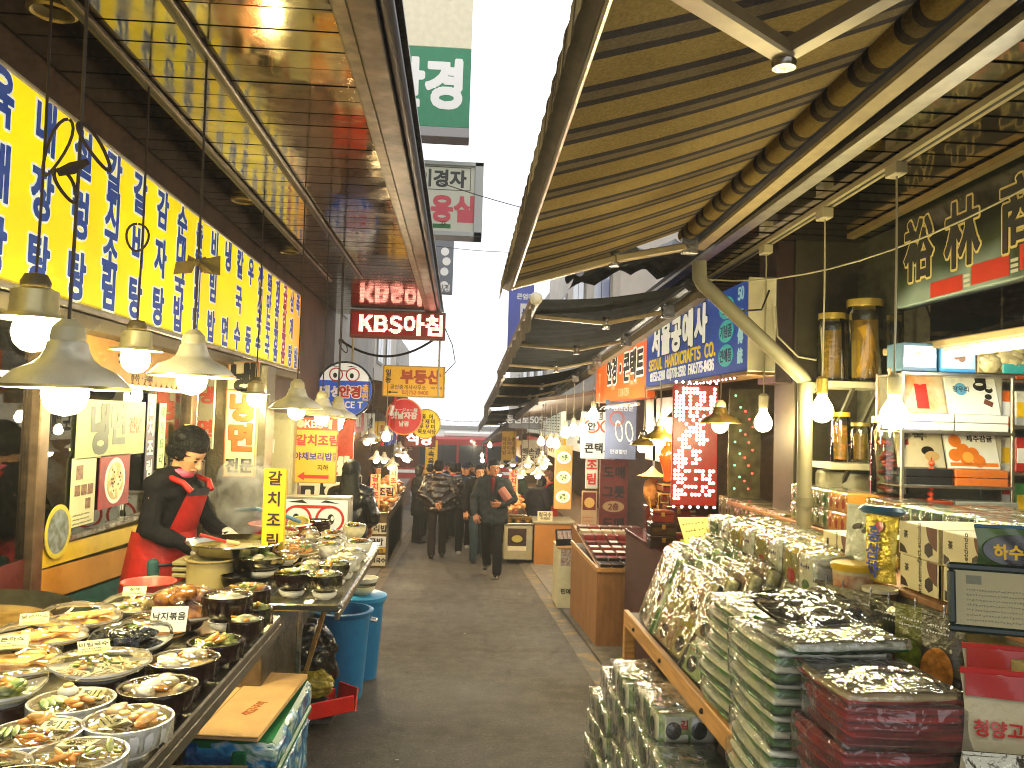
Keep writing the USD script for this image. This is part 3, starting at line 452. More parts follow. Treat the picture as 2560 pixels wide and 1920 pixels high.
for x, w in ((-.1, '안'), (.12, '경')):
    pr(at(affinity.scale(Point(0, 0).buffer(.11), 1, .85), x, .12).difference(at(affinity.scale(Point(0, 0).buffer(.085), 1, .83), x, .12)), orangep, 'spectacle_rim'); pr(at(text(w, .12, 3), x, .12), blackp)
pr(at(text('기념', .11, 2), -.05, .26), M('grey_print2', '#55584f', .5)); pr(at(text('콘택트', .14, 3), .0, -.17), blackp)
p, pr = sign_f('hanging_banner', 'blue grey optician banner with white spectacles hung at an angle', 1.86, 2.26, 1.2, 1.95, 10.3, M('blue_grey_banner', '#4a5270', .5, col2='#5d6788', scale=2), th=.01, rz=-.35)
pr(at(text('렌즈전문', .07, 2), .03, .27), M('pale_print', '#b8bcc8', .5)); pr(unary_union([affinity.rotate(at(affinity.scale(Point(0, 0).buffer(.09), .55, 1.5).difference(affinity.scale(Point(0, 0).buffer(.072), .5, 1.5)), x, -.02), 8) for x in (-.02, .11)]), M('cream_print', '#d8d3bc', .5), 'spectacle_rim'); pr(Point(-.05, .14).buffer(.1).difference(Point(-.05, .14).buffer(.07)), M('dull_red2', '#7a3a3a', .5), 'ring'); pr(at(text('안경할인', .06, 1), -.02, -.28), M('pale_print', '#b8bcc8', .5))
p, pr = sign_r('wall_panel', 'salmon and silver optician panel below the orange sign', 7.55, 8.65, 1.28, 1.92, 2.0, M('salmon_panel', '#b8704a', .4, col2='#b5a898', scale=1.5), th=.05); pr(at(text('안경', .22, 2), -.1, .02), M('grey_print2', '#55584f', .5))
p, pr = sign_f('door_board', 'dark red wholesale crockery board with black letters beside the optician', 1.97, 2.36, .05, 1.17, 11.2, M('dark_red_board', '#5b1a12', .5, var=.15), th=.05, cat_='sign')
pr(at(text('도매', .17, 3), 0, .37), blackp); pr(at(text('그릇', .17, 3), 0, .1), blackp); pr(at(affinity.scale(Point(0, 0).buffer(.15), 1, .5), 0, -.1), M('dull_gold', '#9a7a50', .5), 'oval'); pr(at(text('2층', .1, 3), 0, -.1), M('dull_red3', '#5a1a14', .5), d=.006); pr(at(text('도매', .17, 3), 0, -.33), blackp)
p, pr = sign_f('vertical_sign', 'narrow white strip with red jorim letters left of the dark red board', 1.76, 1.93, .75, 1.2, 11.15, M('white_strip', '#b8b0a0', .5), th=.02); pr(text('조림', .16, 3, vertical=True, gap=.2), redp)
p, pr = sign_f('food_poster', 'poster of a dark bowl below the jorim strip', 1.72, 1.93, .1, .72, 11.16, M('tan_poster', '#b39068', .5), th=.02, cat_='poster'); pr(sbox(-.09, .05, .09, .29), M('dark_red_poster2', '#6a1f14', .5), 'photo'); pr(Point(0, .15).buffer(.07), M('tan_print', '#c79a50', .5), 'bowl_print', .005); pr(at(scribble(.18, .25, 5, 3), 0, -.15), redp)
p, pr = sign_r('menu_board', 'white menu board with many columns of tiny letters over the right walk', 15.1, 22.4, 1.36, 2.1, 1.9, M('pale_lightbox', '#c3c9bb', .4, emis=.35, ecol='#d5dccb'), th=.1)
pr(unary_union([at(scribble(.3, .62, 11, 30+i), -3.3+.44*i, 0) for i in range(16)]), M('dark_menu_print', '#26322c', .5))
p, pr = sign_f('menu_board', 'lit menu case with three photos of soup bowls', 1.72, 2.02, .13, 1.24, 14.3, M('lit_tan', '#b88a4a', .4, emis=.3, ecol='#d09a50'), th=.1)
for z in (.34, .0, -.34): pr(at(affinity.scale(Point(0, 0).buffer(.125), 1, .85), 0, z), M('plate_print', '#e9e6d8', .4, emis=.4, ecol='#e9e6d8'), 'bowl_print'); pr(at(affinity.scale(Point(0, 0).buffer(.09), 1, .8), 0, z), M('soup_print', '#c8c8a0', .4, emis=.25, ecol='#c8c8a0'), 'soup_print', .005); pr(at(unary_union([Point(rnd.uniform(-.05, .05), rnd.uniform(-.04, .04)).buffer(.014) for _ in range(7)]), 0, z), greenp, 'garnish_print', .007)
p, pr = sign_f('hand_lettered_board', 'white board with large hand lettered noodle names behind the red aproned seller', 1.35, 1.9, .55, 1.25, 17.2, M('white_paperboard', '#bdb8a8', .5), th=.03, cat_='sign')
pr(unary_union([at(text(w, .14, 2, vertical=True, gap=.05), -.2+.135*i, -.03) for i, w in enumerate(('해장국', '손국수', '갈비탕', '안주'))]), blackp)
p, pr = sign_f('hand_lettered_board', 'yellow board with dark columns of letters left of the white noodle board', 1.0, 1.32, .75, 1.4, 18.5, M('mustard_board', '#b28a22', .5), th=.03, cat_='sign'); pr(unary_union([at(text(w, .1, 2, vertical=True), -.1+.1*i, 0) for i, w in enumerate(('돼지국밥', '소머리국', '콩나물국'))]), M('mustard_print', '#5a3d10', .5))
p, pr = sign_f('hanging_sign', 'dark blue sign with pale figures hanging under the farther awnings', .95, 1.6, 1.5, 1.85, 15.5, M('dark_navy_board', '#1b2036', .4), th=.04); pr(at(text('동원토5053', .16, 2), .03, 0), M('pale_print', '#b8bcc8', .5))
# vertical red LED sign
ld = T('led_sign', 'tall red LED dot sign blazing under the blue handicraft sign', 'LED sign', (1.86, 6.3, 1.5)); P(ld, 'panel', rbox(-.19, .17, .0, .03, -.47, .47), M('led_dark_red', '#3a0a06', .4, emis=.5, ecol='#d01a10'))  # panel face emits red to imitate the glow around its dots
bm = ["..11111....1", "1.1111111..1", "111.1..11.11", "111.1..11.11", "111.1.11..11", "11111111111.", "111.1.1...11", "111.111.1.11", ".11..1.11.1.", "...1..111...", "....1111....", "...111111...", "..111.111...", ".111..1111..", "..11...11...", "..111.......", ".11..111....", "111..11.....", "1111..11....", "1111.11.....", ".11.........", "11.11.111.11", "111.....1.1.", "1111..1.111.", ".11.......11", "1..1111.11..", "111.....1.11", "1111.111.11.", "11..........", ]
ds = [(x, z) for j, row in enumerate(bm) for i, chx in enumerate(row) if chx == '1' for x, z in [(-.165+.0275*i, .44-.0305*j)]]
led = EM('led_white_red', (1, .45, .42), 16.); ledr = EM('led_red', (1, .06, .04), 5.)
dot = lambda x, z, r, y=-.004: orient(lathe([(r, 0), (0, r*.6)], 7), (x, y, z), *FRONT)
P(ld, 'led_dots', cat([dot(x, z, .0138) for x, z in ds]), led, kind='stuff'); P(ld, 'led_dots', cat([dot(x+.0137, z, .006) for x, z in ds]), ledr, kind='stuff')
P(ld, 'border_led', cat([dot(x, .49, .012) for x in np.linspace(-.17, .15, 7)]+[dot(x, -.48, .012) for x in np.linspace(-.17, .15, 6)]), EM('led_pinkish', (1, .6, .7), 7.), kind='stuff')
s2 = T('led_string', 'row of tiny red and white LEDs along the bottom of the blue sign', 'LED string'); P(s2, 'led_dots', cat([tr(ball((0, 0, 0), .009, 0), (1.88, y, 1.985)) for y in np.linspace(5.5, 6.9, 17)]), led, kind='stuff'); P(s2, 'cable', tube([(1.885, 5.45, 1.99), (1.885, 6.95, 1.99)], .005, 5), black)
p, pr = sign_f('led_sign', 'dim glass panel in the shop window with LED reflections drawn as glowing dots', 2.1, 2.36, 1.0, 1.95, 6.25, M('dim_glass_panel', '#2f2a1c', .2, col2='#4a4430'), th=.02)  # no second sign: reflected LEDs in the glass are drawn as glowing dots
pr(unary_union([Point(-.08+.04*(i % 2), .42-.09*i).buffer(.009) for i in range(9)]), EM('reflected_led_green', (.3, 1, .5), 2.), 'led_dots'); pr(unary_union([Point(.0+.03*(i % 3), .3-.06*i).buffer(.008) for i in range(11)]), ledr, 'led_dots')
# ================================================================ signs, left
lp = T('led_sign', 'red LED ticker reading KBS under the end of the left canopy', 'LED sign', m=mtx((-.987, 12.8, 3.09), s=1.32)); P(lp, 'case', rbox(-.56, .56, .012, .14, -.165, .165), M('led_case', '#8a4a3a', .4, .3)); P(lp, 'screen', box(-.535, .535, .0, .012, -.13, .13), M('led_screen', '#5a0f0a', .4, emis=.45, ecol='#a0100a'))
for x in (-.52, .5): P(lp, 'support', cyl((x, .06, -.85), (x, .06, -.16), .012, 8), M('cream_pole', '#b8a98a', .5))
g = at(affinity.scale(text('KBS아침', .27, 4, gap=.03), .98, .92), .04, 0); g = unary_union(polys(g)); pitch = .0135; ds = []
from shapely.prepared import prep
pg = prep(g)
for i in range(int(1.07/pitch)):
    for j in range(19):
        x, z = -.53+pitch*i, -.118+pitch*j
        if x < .53 and pg.contains(Point(x, z)): ds.append((x, z))
P(lp, 'led_dots', cat([orient(lathe([(0.0058, 0), (0, .004)], 5), (x, -.002, z), *FRONT) for x, z in ds]), EM('led_text', (1, .36, .28), 7.), kind='stuff')
p, pr = sign_f('hanging_sign', 'yellow real estate office sign with red letters and an arrow', -.96, -.2, 1.92, 2.3, 10.5, M('amber_board', '#d8a01e', .4, emis=.25, ecol='#d8a01e'), th=.06); setx(stage.GetPrimAtPath(p), mtx((-.729, 13.2, 2.228), s=1.257))
pr(at(text('부동산', .185, 4), .085, .06), M('brick_letters', '#b0451e', .5)); pr(at(text('일등', .085, 2, vertical=True, gap=.05), -.325, .06), blackp); pr(at(text('공인중개사사무소', .062, 1), -.07, -.075), M('dark_print', '#3a2a14', .5)); pr(at(text('02)752-9400', .06, 2), .02, -.145), M('brick_letters', '#b0451e', .5)); pr(Polygon([(-.33, -.145), (-.29, -.125), (-.29, -.138), (-.2, -.138), (-.2, -.152), (-.29, -.152), (-.29, -.165)]), blackp, 'arrow'); pr(at(text('대표 이수홍', .03, 1), .29, -.075), M('dark_print', '#3a2a14', .5))
P(p, 'frame', cat([rbox(-.39, .39, -.01, .07, z, z+.015, .003) for z in (-.2, .185)]+[rbox(x, x+.015, -.01, .07, -.2, .2, .003) for x in (-.395, .38)]), M('brass_frame', '#b49a5a', .4, .6))
def round_sign(label, x, y, z, r, m, rim, th=.08):
    p = T('round_sign', label, 'sign', (x, y, z)); P(p, 'drum', orient(lathe([(0, -th), (r, -th), (r, 0), (r*.9, .004), (0, .004)], 40), (0, 0, 0), *FRONT), m); P(p, 'rim', orient(lathe([(r, -th-.004), (r*1.03, -th-.004), (r*1.03, .012), (r*.96, .012), (r*.96, .004)], 40), (0, 0, 0), *FRONT), rim)
    return p, lambda g, mm, n='lettering', d=.003: P(p, n, orient(flat(g, d), (0, -.004, 0), *FRONT), mm, smooth=False)
p, pr = round_sign('round white and blue optician sign with a pair of eyes in spectacles', -1.735, 12.6, 2.04, .305, M('lit_sign_white', '#dcdcd8', .35, emis=.35, ecol='#e8e8e0'), M('dark_rim', '#26303c', .4, .4))
setx(stage.GetPrimAtPath(p), mtx((-1.735, 12.6, 2.04), s=1.4))
half = Point(0, 0).buffer(.29).intersection(sbox(-.4, -.4, .4, .1)); pr(half, emat('lit_blue2', '#1c4bb0', .3), 'blue_field')
for x in (-.1, .08):
    pr(at(Point(0, 0).buffer(.075).difference(Point(0, 0).buffer(.062)), x, .165), redp, 'spectacle_rim', .005); pr(at(affinity.scale(Point(0, 0).buffer(.028), .75, 1), x-.01, .155), blackp, 'pupil', .005); pr(Polygon([(x-.07, .255), (x-.02, .262), (x+.05, .245)]), blackp, 'eyebrow', .005)
pr(sbox(-.045, .2, .03, .212), redp, 'bridge', .005)
pr(at(text('대성', .13, 4), -.155, -.02), whitep, d=.006); o = at(text('안경', .13, 4), .055, -.02); pr(o.buffer(.01), whitep, 'letter_outline', .005); pr(o, redp, d=.008); pr(at(text('총판', .09, 3, vertical=True), .225, -.02), yellowp, d=.006); pr(at(text('SINCE T', .09, 3), .03, -.16), whitep, d=.006)
p, pr = round_sign('round red jajang noodle sign with an orange rim', -.79, 12, 1.66, .26, M('lit_red', '#c01a1a', .4, emis=.3, ecol='#c81a1a'), M('orange_rim', '#e08a4a', .4, emis=.3, ecol='#e08a4a')); setx(stage.GetPrimAtPath(p), mtx((-.985, 15, 1.66), s=1.25))
pr(at(text('옛날자장', .105, 4), 0, .02), whitep, d=.008); pr(at(text('ジャージャー麺', .055, 2), 0, .1), whitep, d=.008); pr(at(text('남경', .08, 4), 0, -.1), whitep, d=.008)
p, pr = round_sign('round yellow fish restaurant sign with dark letters', -.49, 12.5, 1.56, .22, M('lit_yellow_drum', '#e3c418', .4, emis=.35, ecol='#e8c818'), M('yellow_rim', '#c9a81e', .4)); setx(stage.GetPrimAtPath(p), mtx((-.61, 15.6, 1.54), s=1.25))
for w, z in (('홍 어', .11), ('간재미', .035), ('쭈꾸미', -.045), ('목포식당', -.12)): pr(at(text(w, .075, 2, gap=.25 if len(w) < 4 else 0), .02, z), brownp, d=.008)
p = T('neon_sign', 'white and red glowing restaurant letters below the yellow round sign', 'neon sign', m=mtx((-.75, 16.5, 1.25), s=1.2)); P(p, 'letters', orient(flat(at(text('식당', .24, 3), 0, 0), .01), (0, 0, 0), *FRONT), EM('neon_white', (1, .45, .4), 6.), smooth=False); P(p, 'backing', rbox(-.26, .26, .015, .04, -.15, .15), M('neon_back', '#5a1410', .4))
p = T('striped_pole', 'slanting red and white painted pole beside the yellow real estate sign', 'pole'); 
for i in range(6): a = np.array([-1.3, 14.2, 1.15]); d_ = np.array([.26, 0, 1.05]); P(p, 'band', cyl(a+d_*i/6, a+d_*(i+1)/6, .035, 10), (redp, whitep)[i % 2] if i else redp)
# eyes board on the ground, black sign behind, hand board
p, pr = sign_f('standing_sign', 'white standing sign with a pair of eyes in red spectacles behind the dishes', -1.5, -.92, -.36, .93, 7.25, M('lit_white_board', '#cfd2d0', .4, emis=.12, ecol='#d8dcdc'), th=.16, r=.015)
for x, k in ((-.155, -1), (.125, 1)):
    rim_ = at(affinity.scale(Point(0, 0).buffer(.125), 1, .95), x, .46); pr(rim_.difference(at(affinity.scale(Point(0, 0).buffer(.103), 1, .95), x, .46)), redp, 'spectacle_rim'); pr(at(affinity.scale(Point(0, 0).buffer(.045), .65, 1), x+.01*k+.0, .46), blackp, 'pupil'); pr(at(affinity.scale(Point(0, 0).buffer(.02), .65, 1), x+.022, .468), whitep, 'glint', .006); pr(Polygon([(x-.085, .605), (x-.04*k-.0, .625), (x+.085, .595)]), blackp, 'eyebrow')
pr(sbox(-.16, .555, .13, .58), redp, 'bridge', .0045); pr(sbox(-.27, .05, .27, .19), bluep, 'blue_band'); pr(at(text('대성안경', .11, 3), 0, .12), whitep, d=.006); P(p, 'frame', cat([rbox(-.3, .3, -.006, .165, .63, .655, .004), rbox(-.3, -.28, -.006, .165, -.64, .64, .004), rbox(.28, .3, -.006, .165, -.64, .64, .004)]), alu)
p, pr = sign_f('standing_sign', 'black standing sign with white letters behind the long haired woman', -1.62, -1.0, -.4, 1.02, 8.75, M('black_board', '#1a1c1e', .4), th=.1); pr(at(text('고향', .3, 4), -.08, .52), whitep)
def strip_sign(label, x0, x1, z0, z1, y, m, w, mm, s, b=3, gap=.12, rx=0):
    p, pr = sign_f('vertical_sign', label, x0, x1, z0, z1, y, m, th=.02); pr(text(w, s, b, vertical=True, gap=gap), mm); P(p, 'stick', rbox(-.012, .012, .02, .035, -(z1-z0)/2-.2, (z1-z0)/2-.05, .003), wood); return p
strip_sign('upright bright yellow galchi jorim board standing in the near food stall', -1.06, -.935, .9, 1.345, 4.62, M('bright_yellow_board', '#e0b40c', .5), '갈치조림', M('dark_brown_print', '#2a1206', .6), .085, 2, .35)
peach = M('peach_board', '#e0a070', .5, emis=.25, ecol='#e89a60')
strip_sign('peach coloured galchi jorim strip nearest on the middle stall', -1.38, -1.22, .18, .72, 13.4, peach, '갈치조림', redp, .125, 3)
strip_sign('peach coloured galchi jorim strip farther along the middle stall', -1.22, -1.08, .3, .8, 15.2, peach, '갈치조림', redp, .115, 3)
strip_sign('peach coloured galchi jorim strip on the stall right of the crowd', .98, 1.14, .2, .72, 15.2, peach, '갈치조림', redp, .125, 3)
p, pr = sign_f('shop_sign', 'orange red lit sign with large cream letters behind the long haired woman', -1.7, -1.3, -.2, 1.6, 10.4, M('lit_orange_red', '#c03a14', .4, emis=.35, ecol='#d0401a'), th=.06); pr(text('옛날', .42, 3, vertical=True, gap=.15), M('lit_cream', '#f0d8a8', .4, emis=.6, ecol='#f0d8a8'))
p, pr = sign_f('paper_sign', 'small white house number paper on the steel pier', -1.7, -1.62, 1.3, 1.42, 7.4, white, th=.004); pr(at(text('31-3', .03, 1), 0, -.02), blackp)
# ================================================================ signs high above
p, pr = sign_f('projecting_sign', 'green projecting optician sign with big white letters high on the left', -1.15, .02, 5.78, 6.93, 11.5, M('green_board', '#1f7a50', .45, var=.06), th=.3)
pr(at(affinity.scale(text('안경', .64, 4), 1.0, 1.15), -.09, .05), whitep); P(p, 'lower_frame', rbox(-.6, .59, -.02, .32, -.72, -.58), M('frame_grey', '#8d8a88', .5, .3)); P(p, 'bracket', rbox(-.95, -.585, .1, .2, -.05, .05), darkm)
p, pr = sign_f('projecting_sign', 'cream projecting sign above the green optician sign', -1.15, .02, 6.94, 8.6, 11.52, M('cream_board', '#d9cfae', .5, var=.05), th=.28); pr(at(text('화장', .5, 1), 0, .1), M('faint_print', '#cfc3a2', .5))
p, pr = sign_f('projecting_sign', 'boxy white hairdresser sign with black and pink letters', -.95, .25, 4.72, 5.88, 13.5, M('hair_board', '#cfcdb8', .5), th=.35)
pr(sbox(-.6, .14, .43, .53).difference(sbox(-.59, .15, .42, .52)), blackp, 'border'); pr(at(text('이경자', .3, 3), -.05, .335), M('charcoal_print', '#3a3a36', .5)); pr(at(affinity.scale(text('미용실', .43, 4), .95, 1.05), -.03, -.17), M('pink_print', '#d0525c', .5)); pr(sbox(-.3, -.5, .12, -.43), greenp, 'green_bar'); pr(at(text('3F', .1, 1), .0, -.42), redp)
P(p, 'frame', cat([rbox(-.62, .64, -.04, .38, .55, .62), rbox(-.62, .64, -.04, .38, -.63, -.55), rbox(.5, .64, -.04, .38, -.63, .62)]), M('frame_pale', '#a5a5a0', .4, .4)); P(p, 'bracket', rbox(-1.1, -.6, .1, .2, -.05, .05), darkm)
p, pr = sign_f('projecting_sign', 'grey projecting sign with white blossoms farther up the alley', -.85, -.22, 4.4, 5.7, 18, M('grey_board', '#6d7075', .5), th=.2); pr(unary_union([Point(.12+rnd.uniform(-.1, .1), .3-.25*i+rnd.uniform(-.05, .05)).buffer(.09) for i in range(4)]), whitep, 'blossom'); pr(at(text('미경', .16, 2), .12, -.53), whitep)
p, pr = sign_f('projecting_sign', 'tall blue and white projecting sign on the right beyond the awnings', .98, 1.5, 2.9, 4.7, 17, M('periwinkle_board', '#5a66b8', .5), th=.2); pr(sbox(-.02, -.9, .26, .3), whitep, 'white_field'); pr(at(text('큰엄마', .13, 3), .08, .45), whitep); pr(at(text('북', .2, 3), .1, .1), bluep, d=.006)
# ================================================================ far buildings and street end
shut = M('window_dark', '#2b3036', .15, spec=.8); fram = M('window_frame', '#8c8a84', .5)
def row_building(label, side, y0, y1, h, wm, signs, cz, lit):
    b = T('row_building', label, 'building'); s = side; xw = 2.25*s; zb_ = gz(y1)-.2
    P(b, 'wall', box(xw, 7*s, y0, y1, cz+.1, h), wm); P(b, 'shop_back', box(3.6*s, 3.7*s, y0, y1, zb_, cz+.1), M('shop_wall_warm', '#8a6a3a', .7, var=.25, scale=1.5))
    P(b, 'partition', box(xw, 3.6*s, y0, y0+.12, zb_, cz+.1), brownwall); P(b, 'shop_floor', box(xw, 3.6*s, y0, y1, zb_-.1, gz((y0+y1)/2)-.25), concrete)
    n = int((y1-y0)/2.6)
    for k in range(n):
        ya = y0+.6+k*2.6
        for zf in (cz+1.2,):
            if zf+1.1 < h: w_ = P(b, 'window', box(xw-.03*s, xw, ya, ya+1.5, zf, zf+1.1), fram); P(w_, 'pane', box(xw-.04*s, xw-.03*s, ya+.06, ya+.72, zf+.06, zf+1.04), shut); P(w_, 'pane', box(xw-.04*s, xw-.03*s, ya+.78, ya+1.44, zf+.06, zf+1.04), shut)
    P(b, 'eave', sheet([(xw, y0, cz), (xw-1.15*s, y0, cz-.18), (xw-1.15*s, y1, cz-.18+gz(y1)-gz(y0)), (xw, y1, cz+gz(y1)-gz(y0))], .05), M('eave_brown', '#5a4636', .6, var=.25)); P(b, 'eave_edge', sheet([(xw-1.17*s, y0, cz-.22), (xw-1.13*s, y0, cz-.22), (xw-1.13*s, y1, cz-.22+gz(y1)-gz(y0)), (xw-1.17*s, y1, cz-.22+gz(y1)-gz(y0))], .12), darkm)
    P(b, 'counter', box((2.0)*s, 2.9*s, y0+.3, y1-.3, zb_, gz((y0+y1)/2)+.85), M('counter_brown', '#6a4a2a', .5, var=.2))
    for k, (w, m_, mm) in enumerate(signs):
        ya = y0+.3+k*(y1-y0)/len(signs); yb = ya+(y1-y0)/len(signs)-.4; z = cz-.55+gz((ya+yb)/2)-gz(y0)
        q = P(b, 'signboard', rbox(min(xw-.1*s, xw), max(xw-.1*s, xw), ya, yb, z-.28, z+.28), m_); g = text(w, .36, 3); P(q, 'lettering', orient(flat(g, .004), (xw-.1*s, (ya+yb)/2, z), *(LEFTW if s < 0 else RIGHTW)), mm, smooth=False)
    return b
sy, sr, sb_, sw = (emat('row_yellow', '#d8a818', .3), emat('row_red', '#a81c14', .3), emat('row_blue', '#2044a0', .3), emat('row_white', '#c9c6b4', .3))
row_building('low brown eaved shop row on the left past the LED ticker', -1, 14.1, 21.5, 6.0, plaster2, [('남도식당', sy, redp), ('해물탕', sr, whitep), ('보리밥', sw, blackp)], 2.35, 1)
row_building('second shop row on the left with a red sign near the crossing', -1, 21.6, 29, 5.5, plaster, [('칼국수', sy, redp), ('안경도매', sb_, whitep)], 1.9, 1)
row_building('farthest shop row on the left at the crossing', -1, 29.1, 36.5, 4.6, plaster2, [('수입상가', sw, redp)], 1.3, 1)
row_building('shop row on the right behind the optician signs', 1, 11.5, 21, 5.6, plaster, [('그릇도매', sw, blackp), ('순대국', sy, redp)], 2.1, 1)
row_building('second shop row on the right past the noodle seller', 1, 21.1, 30, 5.0, plaster2, [('왕만두', sr, whitep), ('김밥', sy, redp)], 1.6, 1)
row_building('farthest shop row on the right at the crossing', 1, 30.1, 36.5, 4.4, plaster, [('안경', sb_, whitep)], 1.1, 1)
p, pr = sign_f('vertical_sign', 'small lit yellow upright sign at the end of the left shops', -1.0, -.62, -.15, .95, 26, sy, th=.08); pr(text('토속음식', .22, 3, vertical=True, gap=.05), M('dark_green_print', '#2a3d24', .5))
p, pr = sign_f('vertical_sign', 'dark red upright sign left of the bus', -1.75, -1.1, .2, 1.6, 24, M('deep_red_board', '#5a1418', .4), th=.08); pr(text('안주', .3, 2, vertical=True), M('dull_pale', '#a08878', .5))
for k, (x0, x1, y, h, m_, lb_) in enumerate(((-16, -2, 58, 1.2, whitep, 'pale blocky building across the crossing on the left'), (-1.8, 9, 60, .9, whitep, 'pale blocky building across the crossing behind the bus'), (9.2, 20, 57, 1.6, whitep, 'pale blocky building across the crossing on the right'))):
    b = T('far_building', lb_, 'building'); P(b, 'wall', box(x0, x1, y, y+8, -3, h), m_); P(b, 'parapet', box(x0-.1, x1+.1, y-.1, y+.2, h, h+.25), fram)
    for i in range(int((x1-x0)/2.4)):
        for z in (-1.2, ):
            if z+1.3 < h: w_ = P(b, 'window', box(x0+.5+2.4*i, x0+2.1+2.4*i, y-.05, y, z, z+1.2), fram); P(w_, 'pane', box(x0+.57+2.4*i, x0+2.03+2.4*i, y-.06, y-.05, z+.07, z+1.13), shut)
bus = T('bus', 'red city bus crossing the far end of the alley', 'bus', (.8, 41.5, gz(41.5))); br = M('bus_red', '#a3201c', .3, coat=.5)
P(bus, 'body', rbox(-5.3, 5.3, 0, 2.5, .35, 3.1, .12), br); P(bus, 'skirt', box(-5.25, 5.25, -.01, 0, .38, .75), M('bus_skirt', '#6e1512', .4)); P(bus, 'stripe', box(-5.2, 5.2, -.012, 0, 1.25, 1.4), whitep)
for i in range(7): w_ = P(bus, 'window', rbox(-5.1+1.46*i, -3.75+1.46*i, -.015, .01, 1.65, 2.7, .02), M('bus_window', '#1c2023', .12, spec=.8)); P(w_, 'sash', box(-4.44+1.46*i, -4.41+1.46*i, -.02, -.015, 1.68, 2.67), darkm)
for x in (-3.6, 3.3): P(bus, 'wheel', orient(lathe([(0, 0), (.28, 0), (.3, .04), (.48, .04), (.5, .0), (.5, -.25), (0, -.25)], 24), (x, .1, .5), *FRONT), black)
P(bus, 'roof_unit', rbox(-1.5, 1.5, .5, 2.0, 3.1, 3.35, .06), white)
# overhead wires
def wire(name, label, pts, r=.006, m=black, cat_='cable'): O(name, tube(pts, r, 5), m, label, cat_)
def sagl(a, b_, s, n=14): a, b_ = np.array(a, float), np.array(b_, float); t = np.linspace(0, 1, n)[:, None]; q = a+(b_-a)*t; q[:, 2] -= s*4*(t*(1-t))[:, 0]; return q
wire('overhead_wire', 'thin wire strung across the gap below the hairdresser sign', sagl((-1.2, 14, 4.7), (2.4, 15, 4.9), .15)); wire('overhead_wire', 'thin wire crossing the white sky high between the roofs', sagl((-.3, 9.5, 4.4), (2.6, 10.5, 4.2), .1)); wire('overhead_wire', 'sagging wire over the far end of the alley', sagl((-1.1, 22, 1.75), (1.2, 24, 1.7), .15))
wire('loose_cable', 'loose pale cable looping under the left roof edge by the LED ticker', [(-.33, 13.9, 3.3), (-.14, 13.9, 2.9), (-.08, 13.8, 2.6), (-.25, 13.8, 2.4)], .008); wire('cable_bundle', 'drooping black cable bundle behind the yellow real estate sign', sagl((-2.0, 13.6, 2.9), (-.4, 13.7, 3.0), .3), .02)
wire('overhead_wire', 'pale twisted wire drooping in front of the brush lettered shop sign', sagl((1.55, 5.4, 2.65), (2.6, 3.2, 2.85), .2), .005, cordw); wire('power_cord', 'black wire hanging along the white end of the blue sign', [(1.5, 5.3, 2.6), (1.75, 5.2, 2.4), (1.95, 5.2, 2.42), (2.0, 5.2, 2.55)], .007); wire('power_cord', 'white socket cord looping in front of the dark brown panel', [(2.05, 5.22, 2.45), (2.06, 5.2, 2.25), (2.2, 5.2, 2.12), (2.35, 5.2, 2.1)], .007, cordw)
pp = T('drain_pipe', 'cream pipe running diagonally from the awning and down the pier', 'pipe'); P(pp, 'pipe', tube([(1.36, 4.62, 2.6), (1.365, 4.62, 2.5), (1.385, 4.62, 2.47), (1.975, 4.62, 1.955), (1.998, 4.62, 1.92), (2.0, 4.62, 1.87), (2.005, 4.62, -.3)], .042, 16), M('pipe_cream', '#6a644c', .5, var=.12, scale=3))
for z in (1.86, 1.2): P(pp, 'collar', cyl((2.005, 4.62, z), (2.005, 4.62, z+.06), .05, 16), M('pipe_cream2', '#5f5942', .5))
# ================================================================ lamps
WARM, WHITE_ = (1, .86, .45), (1, .9, .68)
bulbm = EM('bulb_warm', WARM, 190.*LAMP); bulbw = EM('bulb_white', WHITE_, 150.*LAMP); bulbo = EM('bulb_orange', (1, .72, .36), 160.*LAMP)
shade_m = M('shade_aluminium', '#cdc6ae', .38, .35, var=.12, scale=9); shade_in = M('shade_brass', '#b0a060', .35, .8); shade_br = M('shade_bronze', '#8a7238', .35, .8, var=.1); ceram = M('socket_cream', '#b0a682', .4)
def bulb_prof(r, L): return [(0, -r), (r*.5, -r*.87), (r*.87, -r*.5), (r, 0), (r*.9, r*.45), (r*.62, r*.95), (r*.42, r*1.3), (r*.34, L), (0, L)]
def globe(r): return [(0, -r), (r*.5, -r*.87), (r*.87, -r*.5), (r, 0), (r*.95, r*.3), (r*.85, r*.6), (0, r*.6)]
def cord(p, top, sway=0., m=cordm, r=.0055, z0=.14):
    n = 10; t = np.linspace(0, 1, n); P(p, 'cord', tube(np.c_[sway*np.sin(t*3.1), sway*.6*np.sin(t*5), z0+(top-z0)*t], r, 6), m)
